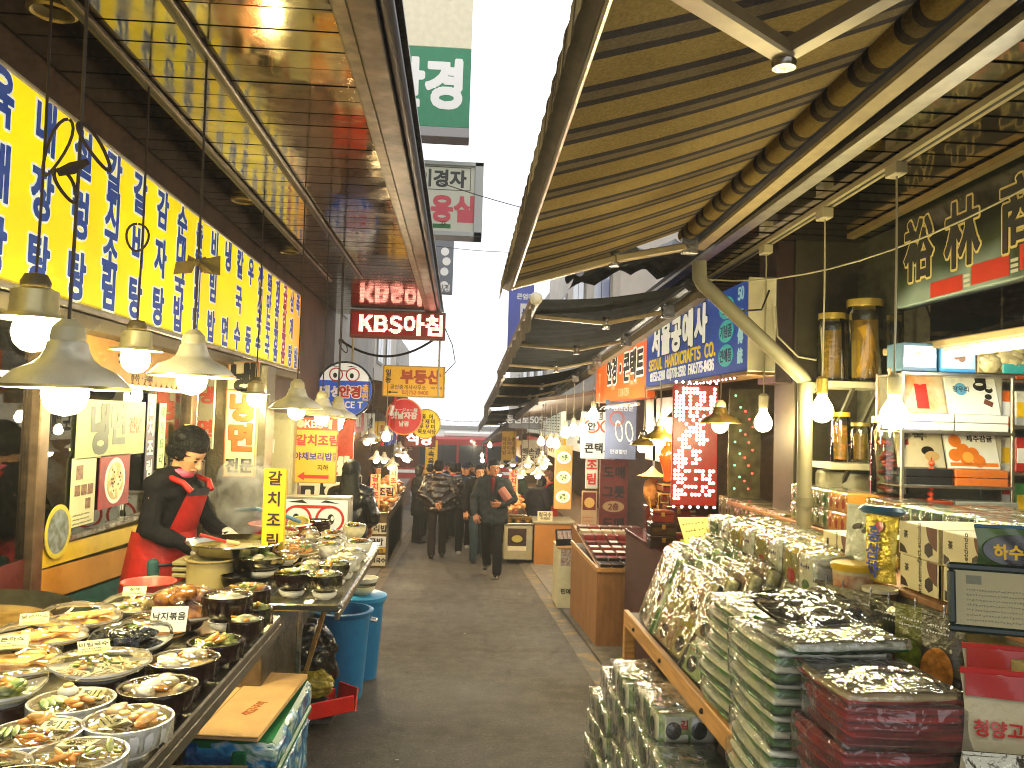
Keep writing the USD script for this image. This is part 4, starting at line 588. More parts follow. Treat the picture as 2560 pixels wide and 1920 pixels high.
def bell_lamp(label, x, y, z, ztop, R=.19, r=.066, bm=None, sm_=None, group=None, c=True, sway=.004, cm=None, tall=False):  # bulb radius is oversize, so its shape takes in the surrounding glow
    p = T('pendant_lamp', label, 'lamp', (x, y, z), group=group); k = R/.19
    prof = [(R, .02*k), (R*.985, .026*k), (R*.92, .042*k), (R*.76, .072*k), (R*.52, .094*k), (R*.4, .112*k), (R*.33, .142*k), (R*.31, .162*k), (R*.25, .17*k)]
    P(p, 'shade', lathe(prof+[(a-.004, b-.003) for a, b in prof[::-1]], 36), sm_ or shade_m, smooth=45); P(p, 'rim', lathe([(R+.004, .018*k), (R+.004, .026*k), (R-.006, .026*k), (R-.006, .018*k), (R+.004, .018*k)], 36), shade_in)
    P(p, 'socket', lathe([(R*.26, .16*k), (R*.28, .18*k), (R*.25, .21*k), (R*.12, .235*k), (0, .235*k)], 16), ceram if not tall else steel)
    P(p, 'bulb', lathe([(0, -r), (r*.6, -r*.9), (r*.95, -r*.6), (r, -r*.2), (r*1.0, r*.9), (r*.8, r*1.3), (0, r*1.3)] if tall else globe(r), 12 if R < .14 else 18), bm or bulbm, smooth=60)
    if c: cord(p, ztop-z, sway, m=cm or cordm, z0=.22*k)
    return p
def small_lamp(label, x, y, z, ztop, r=.066, k=1., sway=.004):
    p = T('pendant_lamp', label, 'lamp', (x, y, z)); P(p, 'shade', lathe([(.125*k, .045*k), (.12*k, .055*k), (.08*k, .06*k), (.075*k, .075*k), (.072*k, .14*k), (.05*k, .15*k), (.05*k, .148*k), (.06*k, .055*k), (.12*k, .045*k)], 28), M('shade_white_metal', '#b5ab80', .35, .5)); P(p, 'socket', lathe([(.045*k, .145*k), (.047*k, .17*k), (.035*k, .195*k), (.012*k, .2*k), (0, .2*k)], 14), M('socket_brown', '#4f4326', .5))
    P(p, 'bulb', lathe(globe(r), 20), bulbm, smooth=60); cord(p, ztop-z, sway, z0=.19*k); return p
def loop(p, x, y, z, rx, rz, tilt=0., r=.006, n=20, m=None):
    a = np.linspace(0, 6.2, n); P(p, 'cord_loop', tube(np.c_[x+rx*np.sin(a)*math.cos(tilt)-rz*np.cos(a)*math.sin(tilt), y+.01*np.sin(a*2), z+rz*np.cos(a)*math.cos(tilt)+rx*np.sin(a)*math.sin(tilt)], r, 6), m or cordm)
ZR = 3.3
l = small_lamp('small shaded lamp at the far left edge with a long loop in its cord', -1.63, 3.23, 1.93, ZR, r=.075, k=1.15); loop(l, .05, 0, .72, .035, .12, -.35)
l = bell_lamp('largest bell lamp in front, its cord tied up in a knot', -1.23, 2.65, 1.69, ZR, r=.068); loop(l, .05, 0, .79, .02, .09, .6); loop(l, -.03, 0, .66, .022, .06, .55); P(l, 'knot', tube([(-.06, 0, .7), (-.02, .01, .72), (.03, 0, .74)], [.012, .02, .01], 8), cordm)
l = small_lamp('small shaded lamp with a round ring of cord before the yellow sign', -1.63, 4.23, 1.9, ZR, r=.07); loop(l, -.02, 0, .62, .055, .07)
l = bell_lamp('second bell lamp, with a dried leafy scrap tied on its cord', -1.23, 3.86, 1.79, ZR, r=.068)
q = random.Random(4); P(l, 'dry_scrap', cat([sheet([(0, 0, .56), (sx*.08+q.uniform(-.02, .02), q.uniform(-.03, .03), .56+q.uniform(-.06, .05)), (sx*.1, q.uniform(-.03, .03), .53+q.uniform(-.05, .03)), (sx*.04, 0, .5)], .003, (0, 1, 0)) for sx in (-1, -.6, .8, 1, .5)]+[ball((0, 0, .55), .018, 1)]), M('dry_leaf', '#7a6428', .7, var=.2))
small_lamp('small shaded lamp over the steaming pan near the steel pier', -1.63, 6.7, 1.76, ZR, r=.068, k=.9)
bell_lamp('third bell lamp before the yellow galchi sign', -1.23, 6.33, 1.67, ZR, R=.2); bell_lamp('fourth bell lamp overlapping the third one', -1.23, 7.5, 1.62, ZR, R=.2); bell_lamp('fifth bell lamp below the round eye sign', -1.23, 8.5, 1.6, ZR, R=.2)
l = small_lamp('small shaded lamp hanging right below the round optician sign', -1.3, 8.9, 1.55, ZR, r=.07, k=.9); loop(l, .04, 0, .85, .03, .08, .5)
# bare bulbs, right
def bare(label, x, y, z, ztop, r=.062, L=.11, sm_=None):
    p = T('hanging_bulb', label, 'light bulb', (x, y, z)); P(p, 'bulb', lathe(bulb_prof(r, L), 22), bulbm, smooth=60); P(p, 'socket', lathe([(.0, L-.01), (.03, L-.01), (.031, L+.07), (.02, L+.085), (0, L+.085)], 14), sm_ or ceram); cord(p, ztop-z, .006, cordw, .005, L+.08)
    P(p, 'ceiling_box', rbox(-.03, .03, -.05, .05, ztop-z-.06, ztop-z, .005), ceram); return p
bare('nearest bare bulb on a twisted beige cord before the book rack', 2.0, 3.65, 1.72, 2.9); bare('middle bare bulb on a cord with a long brass socket', 2.0, 4.4, 1.75, 2.88, sm_=M('brass_socket', '#a08a3a', .35, .7)); bare('farthest bare bulb, left of the cream drain pipe', 2.0, 5.27, 1.68, 2.86, r=.058)
bell_lamp('bronze bell lamp with a long tube bulb over the lacquer boxes', 1.67, 7.3, 1.45, 2.0, .12, .055, bulbo, shade_br, tall=True, cm=cordw, sway=.01); bell_lamp('bronze bell lamp with a round bulb over the lacquer boxes', 1.69, 6.8, 1.52, 2.02, .135, .055, bulbm, shade_br, cm=cordw, sway=.01)
bell_lamp('bronze bell lamp in front of the red LED sign', 1.84, 6.6, 1.7, 2.02, .14, .058, bulbm, shade_br, tall=True); bell_lamp('bronze bell lamp right of the red LED sign', 1.85, 5.7, 1.66, 2.02, .145, .058, bulbm, shade_br)
# lamps of the middle stall on the left and of the stalls farther on
smr = bell_lamp('small lamp over the middle stall at left, nearest in its row', -1.15, 11.0, 1.35, 2.3, .12, .05, bulbo, shade_m)
ords = ('second', 'third', 'fourth', 'fifth', 'sixth', 'seventh', 'eighth', 'ninth', 'tenth', 'eleventh', 'twelfth', 'thirteenth')
for k, (x, y, z) in enumerate([(-1.3, 11.9, 1.28), (-1.1, 12.7, 1.37), (-1.25, 12.9, .97), (-1.2, 13.7, .92), (-1.1, 14.2, .81), (-1.2, 15.0, .74), (-1.1, 15.6, .95), (-1.15, 16.5, 1.02), (-1.1, 17.3, .8), (-1.15, 19.5, .63)]): dup(smr, f'small lamp over the middle stalls at left, {ords[k]} in its row from the front', (x, y, z))
smr2 = bell_lamp('small lamp over the noodle stall at right, nearest in its row', 1.2, 11.3, 1.04, 1.9, .12, .05, bulbo, shade_m)
for k, (x, y, z) in enumerate([(1.25, 12.1, 1.06), (1.15, 13.3, .94), (1.3, 13.1, .78), (1.1, 14.1, .7), (1.2, 15.3, .73), (1.15, 16.8, .75), (1.25, 18.8, .53), (1.1, 20.1, .55), (1.2, 22.9, .13), (1.1, 25.5, .1), (1.2, 28.5, -.05)]): dup(smr2, f'small lamp over the noodle stalls at right, {ords[k]} in its row from the front', (x, y, z))
b0 = T('globe_bulb', 'bright globe bulb under the white menu board, nearest of the cluster', 'light bulb', (1.45, 8.75, 1.72)); P(b0, 'bulb', lathe(bulb_prof(.062, .1), 10), bulbw, smooth=60); P(b0, 'socket', lathe([(0, .09), (.028, .09), (.028, .16), (0, .16)], 10), ceram); P(b0, 'cord', cyl((0, 0, .16), (0, 0, .6), .005, 5), cordw)
for k, (x, y, z) in enumerate([(1.45, 9.5, 1.55), (1.45, 10.25, 1.54), (1.45, 11.0, 1.5), (1.45, 12.05, 1.32), (1.45, 12.75, 1.31), (1.45, 14.2, 1.29)]): dup(b0, f'bright globe bulb under the white menu board, {ords[k]} of the cluster from the front', (x, y, z))
for k, (x, y, z) in enumerate([(-1.0, 11.6, 1.36), (-1.05, 17.0, .8), (-.75, 21, 1.0), (-.8, 27, .4), (.95, 24, .9), (.9, 29, .2), (1.0, 33, .2)]): dup(b0, ('bright bulb above the middle stall at left', 'bright bulb deep in the middle stall at left', 'bright globe bulb left of the bus front', 'bright globe bulb farther left of the bus', 'bright globe bulb right of the bus', 'bright bulb low beside the bus', 'far bright bulb at the end of the right stalls')[k], (x, y, z))
for k, (s, y, z) in enumerate(((-1, 13, 1.7), (-1, 16, 1.5), (-1, 22, 1.2), (-1, 27, .8), (1, 13.5, 1.5), (1, 18, 1.2), (1, 23.5, .9), (1, 28, .5))):   # strip lights inside the far shops
    t = T('tube_light', ('long tube light glowing inside the left shops, ' if s < 0 else 'long tube light glowing inside the right shops, ')+('first from the front', 'second from the front', 'third from the front', 'farthest')[k % 4], 'tube light', (2.7*s, y, z)); P(t, 'tube', cyl((0, -.9, 0), (0, .9, 0), .025, 8), EM('tube_warm', (1, .74, .4), 36.*LAMP)); P(t, 'housing', box(-.04, .04, -.95, .95, .03, .07), white)
# ================================================================ left food stalls
counter_m = M('counter_steel', '#8f8a76', .26, 1., var=.15, scale=6, bump=.15, bscale=12)
film = GLASS('cling_film', tint=(.97, .97, .95), bump=.3, bscale=13., ior=1.4, gain=.9, rough=.03)
def stall_table(name, label, x0, x1, y0, y1, z, body=True, m=None):
    t = T(name, label, 'table', ((x0+x1)/2, (y0+y1)/2, z)); w, d = (x1-x0)/2, (y1-y0)/2
    P(t, 'table_top', rbox(-w, w, -d, d, -.035, 0, .006), counter_m); P(t, 'front_apron', rbox(w-.02, w, -d, d, -.075, -.036, .003), counter_m); return t, w, d
g0 = lambda y: gz(y)
t, w, d = stall_table('food_counter', 'long steel counter crowded with wrapped dishes in the left foreground', -1.75, -.715, 1.1, 3.55, .80)
P(t, 'under_shelf', box(-w+.05, w-.1, -d+.05, d-.05, -.62, -.6), dsteel); P(t, 'end_panel', rbox(-w, w-.03, -d+.02, -d+.04, -.9, -.04), dsteel)
for yy in (-d+.08, -.2, d-.35): P(t, 'leg', rbox(w-.5, w-.46, yy-.02, yy+.02, -.8+g0(2.3+yy), -.04), steel)
t, w, d = stall_table('food_counter', 'steel side counter with the steamer pots in front of the cook', -1.47, -.93, 4.25, 6.2, .735)
P(t, 'body', rbox(-w+.02, w-.02, -d+.02, d-.02, -1.05, -.036, .004), dsteel)
t, w, d = stall_table('food_counter', 'narrow steel table loaded with small bowls beside the blue bins', -.91, -.545, 4.05, 6.05, .735)
for yy in (-d+.8, d-.06): P(t, 'leg', rbox(-w+.02, -w+.05, yy-.015, yy+.015, -1.0, -.036), steel)
P(t, 'edge_rail', tube([(w+.004, -d, -.01), (w+.004, d, -.01)], .012, 8), steel); P(t, 'brace', cyl((w-.12, -d+.5, -.05), (-w+.02, -d+.8, -.8), .014, 8), M('bamboo', '#8a6b3a', .6, var=.2))
# --- crockery
porc = M('porcelain', '#e2dfd3', .22, coat=.4); porc2 = M('porcelain_grey', '#d6d3c8', .25, coat=.4); darkb = M('brown_lacquer_bowl', '#2a1710', .22, var=.1, coat=.5); stl = M('bowl_steel', '#a5a08e', .16, 1.); creamp = M('cream_plate', '#ded3ac', .3, coat=.3)
def bowl_prof(R, h, foot=.45, t=.006): 
    a = np.linspace(0, 1, 9); out = [(R*(foot+(1-foot)*math.sin(q*1.57)**.85), h*(.1+.9*q**1.5)) for q in a]; return [(0, 0), (R*foot, 0)]+out+[(R+.003, h+.004), (R-t*.5, h+.005)]+[(r-t, z+t*.6) for r, z in out[::-1]]+[(0, h*.1+t)]
def plate_prof(R, h): return [(0, 0), (R*.5, 0), (R*.55, h*.25), (R*.8, h*.6), (R, h), (R-.004, h+.006), (R*.78, h*.72), (R*.55, h*.4), (0, h*.36)]
def food_bed(R, z, hump, m_seed, n=26, sq=1.0, rough=.008):
    def fn(u, v):
        r = R*u; a = v*2*math.pi; x, y = r*np.cos(a), r*np.sin(a)*sq
        nz = meshkit.fbm(np.stack([x*45+m_seed*7, y*45, 0*x], -1), 3, m_seed)-.5
        return x, y, z+hump*(1-u**2)+rough*2.2*nz*(1-u**6)
    return grid(14, n*2, fn)
def dome(R, z, h, seed, sq=1.0, R2=None):
    def fn(u, v):
        a = v*2*math.pi; r = R*np.sin(u*1.5708); x, y = r*np.cos(a), r*np.sin(a)*sq
        nz = meshkit.fbm(np.stack([x*25+seed, y*25, 0*x], -1), 2, seed)-.5
        return x*(1+.02*np.sin(a*23)*u**3), y*(1+.02*np.cos(a*19)*u**3), z+h*(1-u**2.2)+.012*nz*(1-u**4)+(-.006*np.sin(a*31)**2)*u**6
    return grid(12, 50, fn)
def skirt(R0, z0, R1, z1, seed, sq=1.0): # crumpled film hanging round a bowl
    def fn(u, v):
        a = v*2*math.pi; k = .012*u*np.sin(a*17+seed)+.008*u*np.sin(a*41); r = R0+(R1-R0)*u+k; return r*np.cos(a), r*np.sin(a)*sq, z0+(z1-z0)*u
    return grid(5, 90, fn)
cardm = M('price_card', '#cfc48a', .55, var=.05); cardw = M('white_card', '#d8d4c4', .55)
def card(p, x, y, z, w, h, seed, word=None, tilt=.5, rz=.2, m=None):
    A = mtx((x, y, z), rz=rz, rx=tilt); c_ = box(-w/2, w/2, -h/2, h/2, 0, .003); c_.apply_transform(A); q = P(p, 'price_card', c_, m or cardm)
    g = at(scribble(w*.8, h*.4, 2, seed), 0, -h*.2); 
    if word: g = unary_union([g, at(text(word, h*.34, 2), 0, h*.2)])
    l_ = flat(g, .001); l_.apply_translation([0, 0, .003]); l_.apply_transform(A); P(q, 'handwriting', l_, blackp, smooth=False, kind='stuff')
fm = lambda n, a, b_, s=60, r=.4, c=.3: M(n, a, r, col2=b_, scale=s, coat=c)
broth = fm('broth', '#cfae62', '#e8d198', 30, .12, .6); panc = fm('pancake_food', '#d49c3c', '#efcc78', 45); nood = fm('noodle_food', '#dcc88c', '#efe6c0', 70); greens = fm('greens_food', '#5a6a2a', '#a8a858', 55); kim = fm('kimchi_food', '#c97a2c', '#e8b45c', 55); carrot = fm('carrot_food', '#d2802a', '#e6a84c', 30); cuke = fm('cucumber_food', '#7fa050', '#c9d49a', 20); cukeskin = M('cucumber_skin', '#2c5220', .4); eggw = M('egg_white', '#dcd5bc', .35, coat=.3); eggy = M('egg_yolk', '#d9a53a', .5); meatm = fm('meat_food', '#a87a4c', '#d0ac7c', 40); ricem = fm('rice_food', '#cfc6ae', '#e6e0d0', 120); muss = fm('mussel_food', '#12130f', '#2e2d22', 30, .18); chickm = fm('roast_food', '#6b3a12', '#b57a30', 25); mushm = fm('mushroom_food', '#8f7c4e', '#c9b37c', 30); onion = fm('onion_food', '#b9bb86', '#dcdcb8', 25); dump = fm('dumpling_food', '#d8c79c', '#eee3c4', 18)
# pieces of food
def slices(p, name, m, n, cx, cy, z, L, r, rz, seed, skin=None):
    q = random.Random(seed)
    for i in range(n):
        a = rz+.12*(i-n/2); s_ = tr(ball((0, 0, 0), 1, 2, (L, r, r*.45)), (cx+(i-(n-1)/2)*r*1.7*math.cos(rz+1.57), cy+(i-(n-1)/2)*r*1.7*math.sin(rz+1.57), z+q.uniform(0, .006)), rz=a, rx=.5)
        k = P(p, name, s_, m, smooth=60)
        if skin: P(k, 'skin', tr(ball((0, 0, 0), 1, 1, (L*.98, r*.5, r*.3)), (cx+(i-(n-1)/2)*r*1.7*math.cos(rz+1.57)-r*.75*math.sin(rz)*-1, cy+(i-(n-1)/2)*r*1.7*math.sin(rz+1.57)-r*.75*math.cos(rz), z-.002), rz=a), skin)
def half_egg(p, x, y, z, r=.026, rz=0): k = P(p, 'egg_half', tr(ball((0, 0, 0), r, 2, (1.25, 1, .7)), (x, y, z), rz=rz), eggw, smooth=60); P(k, 'yolk', tr(lathe([(r*.55, 0), (r*.5, .004), (0, .006)], 14), (x, y, z+r*.68)), eggy)
def strands(p, name, m, n, R, z, seed, r=.0025, L=.06, sq=1., h=.02, joined=True):
    q = random.Random(seed); ms = []
    for i in range(n):
        a, b_ = q.uniform(0, 6.28), R*math.sqrt(q.random())*.85; x, y = b_*math.cos(a), b_*math.sin(a)*sq; c_ = q.uniform(0, 6.28); t = np.linspace(-.5, .5, 5); zz = z+h*(1-(b_/R)**2)+q.uniform(0, .006)
        ms.append(tube(np.c_[x+L*t*math.cos(c_)-.012*np.sin(t*6)*math.sin(c_), y+L*t*math.sin(c_)+.012*np.sin(t*6)*math.cos(c_), zz-.02*t**2*4*.3+0*t], r, 4))
    P(p, name, cat(ms), m, smooth=60, kind='stuff')
def bits(p, name, m, n, R, z, seed, s=.012, sq=1., h=.02, sc=(1.6, 1, .5), xr=(0, 0)):
    q = random.Random(seed)
    for i in range(n):
        a, b_ = q.uniform(0, 6.28), R*math.sqrt(q.random())*.85; x, y = b_*math.cos(a)+xr[0], b_*math.sin(a)*sq+xr[1]; P(p, name, tr(ball((0, 0, 0), s*q.uniform(.7, 1.3), 1, sc), (x, y, z+h*max(0, 1-(b_/R)**2)+s*.2), rz=q.uniform(0, 3.14), rx=q.uniform(-.5, .5), ry=q.uniform(-.4, .4)), m, smooth=60)
def squashv(p): pass
# prototypes ---------------------------------------------------------------------------------------------
def noodle_bowl(label, seed, loc, rz=0, R=.103, tops=('egg', 'cuke', 'carrot'), word=None, m=None, fm_=True, group=None, hfill=.86):
    p = T('noodle_bowl', label, 'bowl of food', loc, rz, group); h = .082
    P(p, 'bowl', lathe(bowl_prof(R, h, .5), 36), m or porc, smooth=40); P(p, 'broth', food_bed(R*.9, h*hfill, .004, seed, rough=.004), broth); strands(p, 'noodles', nood, 34, R*.8, h*hfill+.002, seed, L=.07, h=.012)
    q = random.Random(seed)
    for k, t_ in enumerate(tops):
        a = q.uniform(-.3, .3)+k*6.28/len(tops); x, y = R*.45*math.cos(a), R*.45*math.sin(a); z = h*hfill+.016
        if t_ == 'egg': half_egg(p, x, y, z+.006, rz=a)
        if t_ == 'eggs': half_egg(p, x, y, z); half_egg(p, x*.3-.03, y*1.2, z)
        if t_ == 'cuke': slices(p, 'cucumber_slice', cuke, 4, x, y, z+.004, .036, .009, a+1.57, seed, cukeskin)
        if t_ == 'carrot': bits(p, 'carrot_piece', carrot, 7, R*.4, z-.008, seed+k, .011, xr=(x, y), sc=(2.4, .6, .5))
        if t_ == 'meat': bits(p, 'meat_slice', meatm, 4, R*.35, z-.006, seed+k, .018, xr=(x, y), sc=(1.4, 1, .35))
        if t_ == 'kim': bits(p, 'kimchi_piece', kim, 6, R*.4, z-.006, seed+k, .015, xr=(x, y))
        if t_ == 'green': bits(p, 'greens_piece', greens, 7, R*.4, z-.006, seed+k, .014, xr=(x, y), sc=(1.8, .6, .3))
        if t_ == 'dump': bits(p, 'rice_cake', dump, 6, R*.5, z-.008, seed+k, .017, xr=(x, y), sc=(1.4, 1, .5))
        if t_ == 'card': card(p, x, y, h+.01, .075, .06, seed, word, .15, a+1.2)
    if fm_: P(p, 'cling_film', dome(R+.002, h+.002, .012, seed), film, smooth=60); P(p, 'film_skirt', skirt(R+.004, h+.001, R*.86, h*.35, seed), film, smooth=60)
    return p
def dark_bowl(label, seed, loc, rz=0, R=.1, top='dump', m=None, word=None, name='soup_bowl', group=None, foot=None, h=.085, film_=True):
    p = T(name, label, 'bowl of food', loc, rz, group); P(p, 'bowl', lathe(bowl_prof(R, h, .5), 32), m or darkb, smooth=40)
    mm = dict(dump=dump, rice=ricem, green=greens, kim=kim, onion=onion, nood=nood, egg=onion)[top]
    P(p, 'filling', food_bed(R*.92, h*.8, .015 if top != 'rice' else .03, seed), mm if top != 'dump' else broth)
    if top == 'dump': bits(p, 'rice_cake', dump, 8, R*.7, h*.85, seed, .024, sc=(1.4, 1, .6)); bits(p, 'garnish', carrot, 3, R*.5, h*.95, seed+1, .012)
    if top == 'egg':
        for k in range(3): P(p, 'boiled_egg', ball((R*.35*math.cos(k*2.2), R*.35*math.sin(k*2.2), h*.95), .028, 2, (1.2, 1, 1)), eggw, smooth=60)
        bits(p, 'lettuce_leaf', fm('lettuce', '#4f7a22', '#9ab850', 30), 5, R*.8, h*.9, seed, .025, sc=(1.5, 1, .25))
    if top in ('green', 'onion', 'kim', 'nood'): bits(p, 'vegetable_piece', greens if top != 'onion' else onion, 6, R*.7, h*.9, seed, .016); bits(p, 'garnish', carrot, 3, R*.6, h*.95, seed+2, .014); bits(p, 'egg_strip', eggy, 3, R*.6, h*.95, seed+3, .013, sc=(2.2, .6, .4))
    if word: card(p, 0, R*.4, h+.03, .07, .055, seed, word)
    if film_: P(p, 'cling_film', dome(R+.002, h, .02, seed), film, smooth=60); (P(p, 'film_skirt', skirt(R+.004, h, R*.85, h*.3, seed), film, smooth=60) if loc[1] < 4.3 else None)
    if foot: P(p, 'stand_bowl', lathe(bowl_prof(R*.72, .035, .5), 24).apply_translation((0, 0, -.034)), porc)
    return p
def plate(label, seed, loc, rz=0, R=.13, sq=.72, kind='panc', m=None, word=None, wordrz=.2, hump=.03, group=None, tilt=0., pointed=0., film_=True, name='platter', stand=None):
    M4 = mtx(loc, rz, rx=tilt); p = T(name, label, 'plate of food', m=M4, group=group); h = .03
    def sh(mesh):
        v = np.array(mesh.vertices); v[:, 1] *= sq
        if pointed: v[:, 1] *= 1-pointed*np.clip(np.abs(v[:, 0])/R, 0, 1.2)**2; v[:, 2] += .03*pointed*(np.abs(v[:, 0])/R)**3
        return tm(v, mesh.faces)
    P(p, 'plate', sh(lathe(plate_prof(R, h), 40)), m or porc, smooth=40); mm = dict(panc=panc, mush=mushm, nood=nood, muss=muss, kim=kim, green=greens, chick=chickm, meat=meatm)[kind]
    P(p, 'food_bed', sh(food_bed(R*.84, h*.6, hump*.7, seed, rough=.01)), mm); q = random.Random(seed)
    if kind == 'panc':
        for i in range(9): a = q.uniform(0, 6.28); b_ = R*.55*math.sqrt(q.random()); P(p, 'fried_piece', tr(rbox(-.045, .045, -.016, .016, -.006, .006, .005), (b_*math.cos(a), b_*math.sin(a)*sq, h*.6+hump*.75+.004*i*.3), rz=.5+q.uniform(-.5, .5), rx=q.uniform(-.25, .25), ry=q.uniform(-.2, .2)), panc)
    if kind == 'mush': bits(p, 'mushroom_slice', mushm, 12, R*.6, h*.6+hump*.4, seed, .02, sq, .02, (1.7, .8, .5)); bits(p, 'greens_piece', greens, 10, R*.75, h*.6+hump*.2, seed+1, .018, sq, .015, (1.8, .6, .3))
    if kind == 'nood': strands(p, 'noodles', nood, 60, R*.8, h*.6+hump*.3, seed, .0028, .07, sq, .02); bits(p, 'carrot_piece', carrot, 8, R*.7, h*.6+hump*.4, seed, .01, sq, .02, (2.6, .5, .5)); bits(p, 'greens_piece', greens, 9, R*.7, h*.6+hump*.4, seed+5, .012, sq, .02, (2.2, .5, .4))
    if kind == 'muss':
        for i in range(22): a = q.uniform(0, 6.28); b_ = R*.6*math.sqrt(q.random()); P(p, 'mussel', tr(ball((0, 0, 0), .022, 1, (1.5, .8, .5)), (b_*math.cos(a), b_*math.sin(a)*sq*.8, h*.6+hump*(1-(b_/R)**2)*1.1), rz=q.uniform(0, 3), rx=q.uniform(-.8, .8)), muss, smooth=60)
    if kind in ('kim', 'green'): bits(p, 'vegetable_piece', kim if kind == 'kim' else greens, 10, R*.7, h*.6+hump*.3, seed, .02, sq, .02); bits(p, 'leaf', fm('lettuce', '#4f7a22', '#9ab850', 30), 5, R*.6, h*.6+hump*.5, seed+9, .022, sq, .02, (1.6, .9, .25)); bits(p, 'pepper_piece', carrot, 4, R*.6, h*.6+hump*.6, seed+3, .016, sq, .02)
    if kind == 'chick':
        for i in range(16): a = q.uniform(0, 6.28); b_ = R*.6*math.sqrt(q.random()); P(p, 'roast_piece', tr(ball((0, 0, 0), .034, 2, (1.4, .9, .7)), (b_*math.cos(a), b_*math.sin(a)*sq, h+hump*(1-(b_/R)**2)), rz=q.uniform(0, 3), rx=q.uniform(-.5, .5)), chickm, smooth=60)
    if kind == 'meat': bits(p, 'meat_slice', dump, 9, R*.7, h*.6+hump*.4, seed, .026, sq, .02, (1.5, 1, .35))
    if word: card(p, -R*.15, R*sq*.3, h+hump+.025, .085, .065, seed, word, .38, wordrz)
    if film_: P(p, 'cling_film', sh(dome(R+.001, h+.004, hump+.022, seed)), film, smooth=60)
    if stand: P(p, 'stand_bowl', lathe(bowl_prof(R*.5, stand, .6), 24).apply_translation((0, 0, -stand)), darkb)
    return p
TZ = .80
S_ = .055   # platters stand on upturned dark bowls
plate('oval platter of fried fish fingers under film with a yellow price card', 1, (-1.36, 2.84, TZ+S_), .25, .15, .68, 'panc', word='생선까스', stand=S_)
plate('yellow battered food platter with a card, cut by the left edge', 2, (-1.27, 2.52, TZ+S_), .2, .13, .75, 'panc', word='돈까스', stand=S_, hump=.04)
plate('scalloped platter of browned pancakes behind the fish fingers', 3, (-1.36, 3.12, TZ+.045), .35, .15, .65, 'panc', m=porc2, stand=.045, hump=.035)
plate('oval platter of mushrooms and greens with a small card at the back', 4, (-1.24, 3.36, TZ+.04), .1, .135, .7, 'mush', word='잡채', stand=.04)
plate('boat shaped platter of stir fried noodles with a card', 5, (-1.02, 2.5, TZ+.06), .3, .14, .68, 'nood', word='비빔국수', pointed=.45, stand=.06)
plate('boat shaped platter heaped with shiny black mussels', 6, (-1.04, 2.78, TZ+.05), .55, .13, .7, 'muss', pointed=.5, hump=.055, stand=.05)
plate('leaf shaped grey dish of minced greens at the left edge', 7, (-1.17, 2.28, TZ+.06), .9, .11, .6, 'green', m=porc2, pointed=.5, stand=.06)
plate('silver dish of red and green vegetables with a white octopus card', 8, (-1.05, 3.02, TZ+.035), .2, .12, .8, 'kim', m=stl, hump=.04, stand=.035)
cd = T('price_card', 'white card lettered nakji leaning on the silver vegetable dish', 'price card', m=mtx((-.98, 2.95, TZ+.125), rz=.15, rx=1.0)); P(cd, 'card', box(-.06, .06, -.045, .045, 0, .003), cardw); P(cd, 'handwriting', flat(at(text('낙지볶음', .03, 2), 0, .01), .001).apply_translation((0, 0, .003)), blackp, smooth=False)
plate('heap of browned roast pieces in crackling film at the back of the counter', 9, (-1.04, 3.3, TZ+.03), .1, .15, .75, 'chick', hump=.085, stand=.03)
noodle_bowl('white noodle bowl with half an egg and cucumber, behind two other white bowls', 11, (-.985, 2.25, TZ), .6, tops=('card', 'egg', 'cuke', 'kim'), word='쫄면')
noodle_bowl('white noodle bowl with four long cucumber slices and orange strips', 12, (-.97, 2.03, TZ), 3.6, tops=('cuke', 'carrot', 'card', 'kim'), word='냉면')
noodle_bowl('white noodle bowl with two egg halves and dark meat at the counter edge', 13, (-.79, 2.12, TZ), .9, tops=('eggs', 'meat', 'card', 'kim'), word='칼국수')
noodle_bowl('white noodle bowl with green seaweed and orange slices, front of the counter', 14, (-.815, 1.9, TZ), 2.2, tops=('card', 'carrot', 'green'), word='우동')
noodle_bowl('white noodle bowl with orange slices cut by the left edge', 15, (-.985, 1.82, TZ), 1.4, tops=('carrot', 'carrot', 'green'))
dark_bowl('dark steel bowl with a halved onion, nearest dish at the bottom edge', 16, (-.86, 1.7, TZ+.01), .4, .115, 'onion', m=M('dark_steel_bowl', '#4a443a', .2, 1.))
dark_bowl('brown bowl of rice cake soup at the counter edge with wrinkled film', 17, (-.805, 2.36, TZ), 1.1, .102, 'dump'); dark_bowl('brown bowl of large dumplings behind the rice cake soup', 18, (-.82, 2.62, TZ), .3, .104, 'dump', name='soup_bowl')
dark_bowl('shallow brown bowl of green soup behind the dumpling bowl', 19, (-.79, 2.86, TZ), .2, .09, 'green', h=.075); dark_bowl('dark bowl with a mound of white rice cakes in bright film', 20, (-.85, 3.2, TZ+.06), .9, .09, 'rice', foot=True, h=.095); dark_bowl('pale rimmed dark bowl behind the bowl of white rice cakes', 21, (-.83, 3.42, TZ+.05), .4, .088, 'nood', foot=True); dark_bowl('small dark bowl at the far corner of the counter', 22, (-.76, 3.12, TZ), .4, .062, 'onion'); dark_bowl('small metal cup of broth in the back row of the counter', 23, (-.76, 3.3, TZ), .2, .055, 'nood', m=stl, name='soup_cup')
dark_bowl('dark bowl half hidden behind the yellow battered platter', 24, (-1.5, 2.6, TZ), .1, .1, 'green')
pan = T('griddle_pan', 'huge shallow steel griddle pan at the back left of the counter', 'pan', (-1.86, 3.2, .80)); P(pan, 'pan', lathe([(0, 0), (.32, 0), (.4, .07), (.415, .075), (.41, .08), (.32, .012), (0, .01)], 44), M('pan_steel', '#9c957c', .25, 1., var=.12)); P(pan, 'broth', lathe([(.345, .03), (0, .031)], 36), fm('pan_broth', '#7a5a2a', '#9a7a3c', 12, .15, .6))
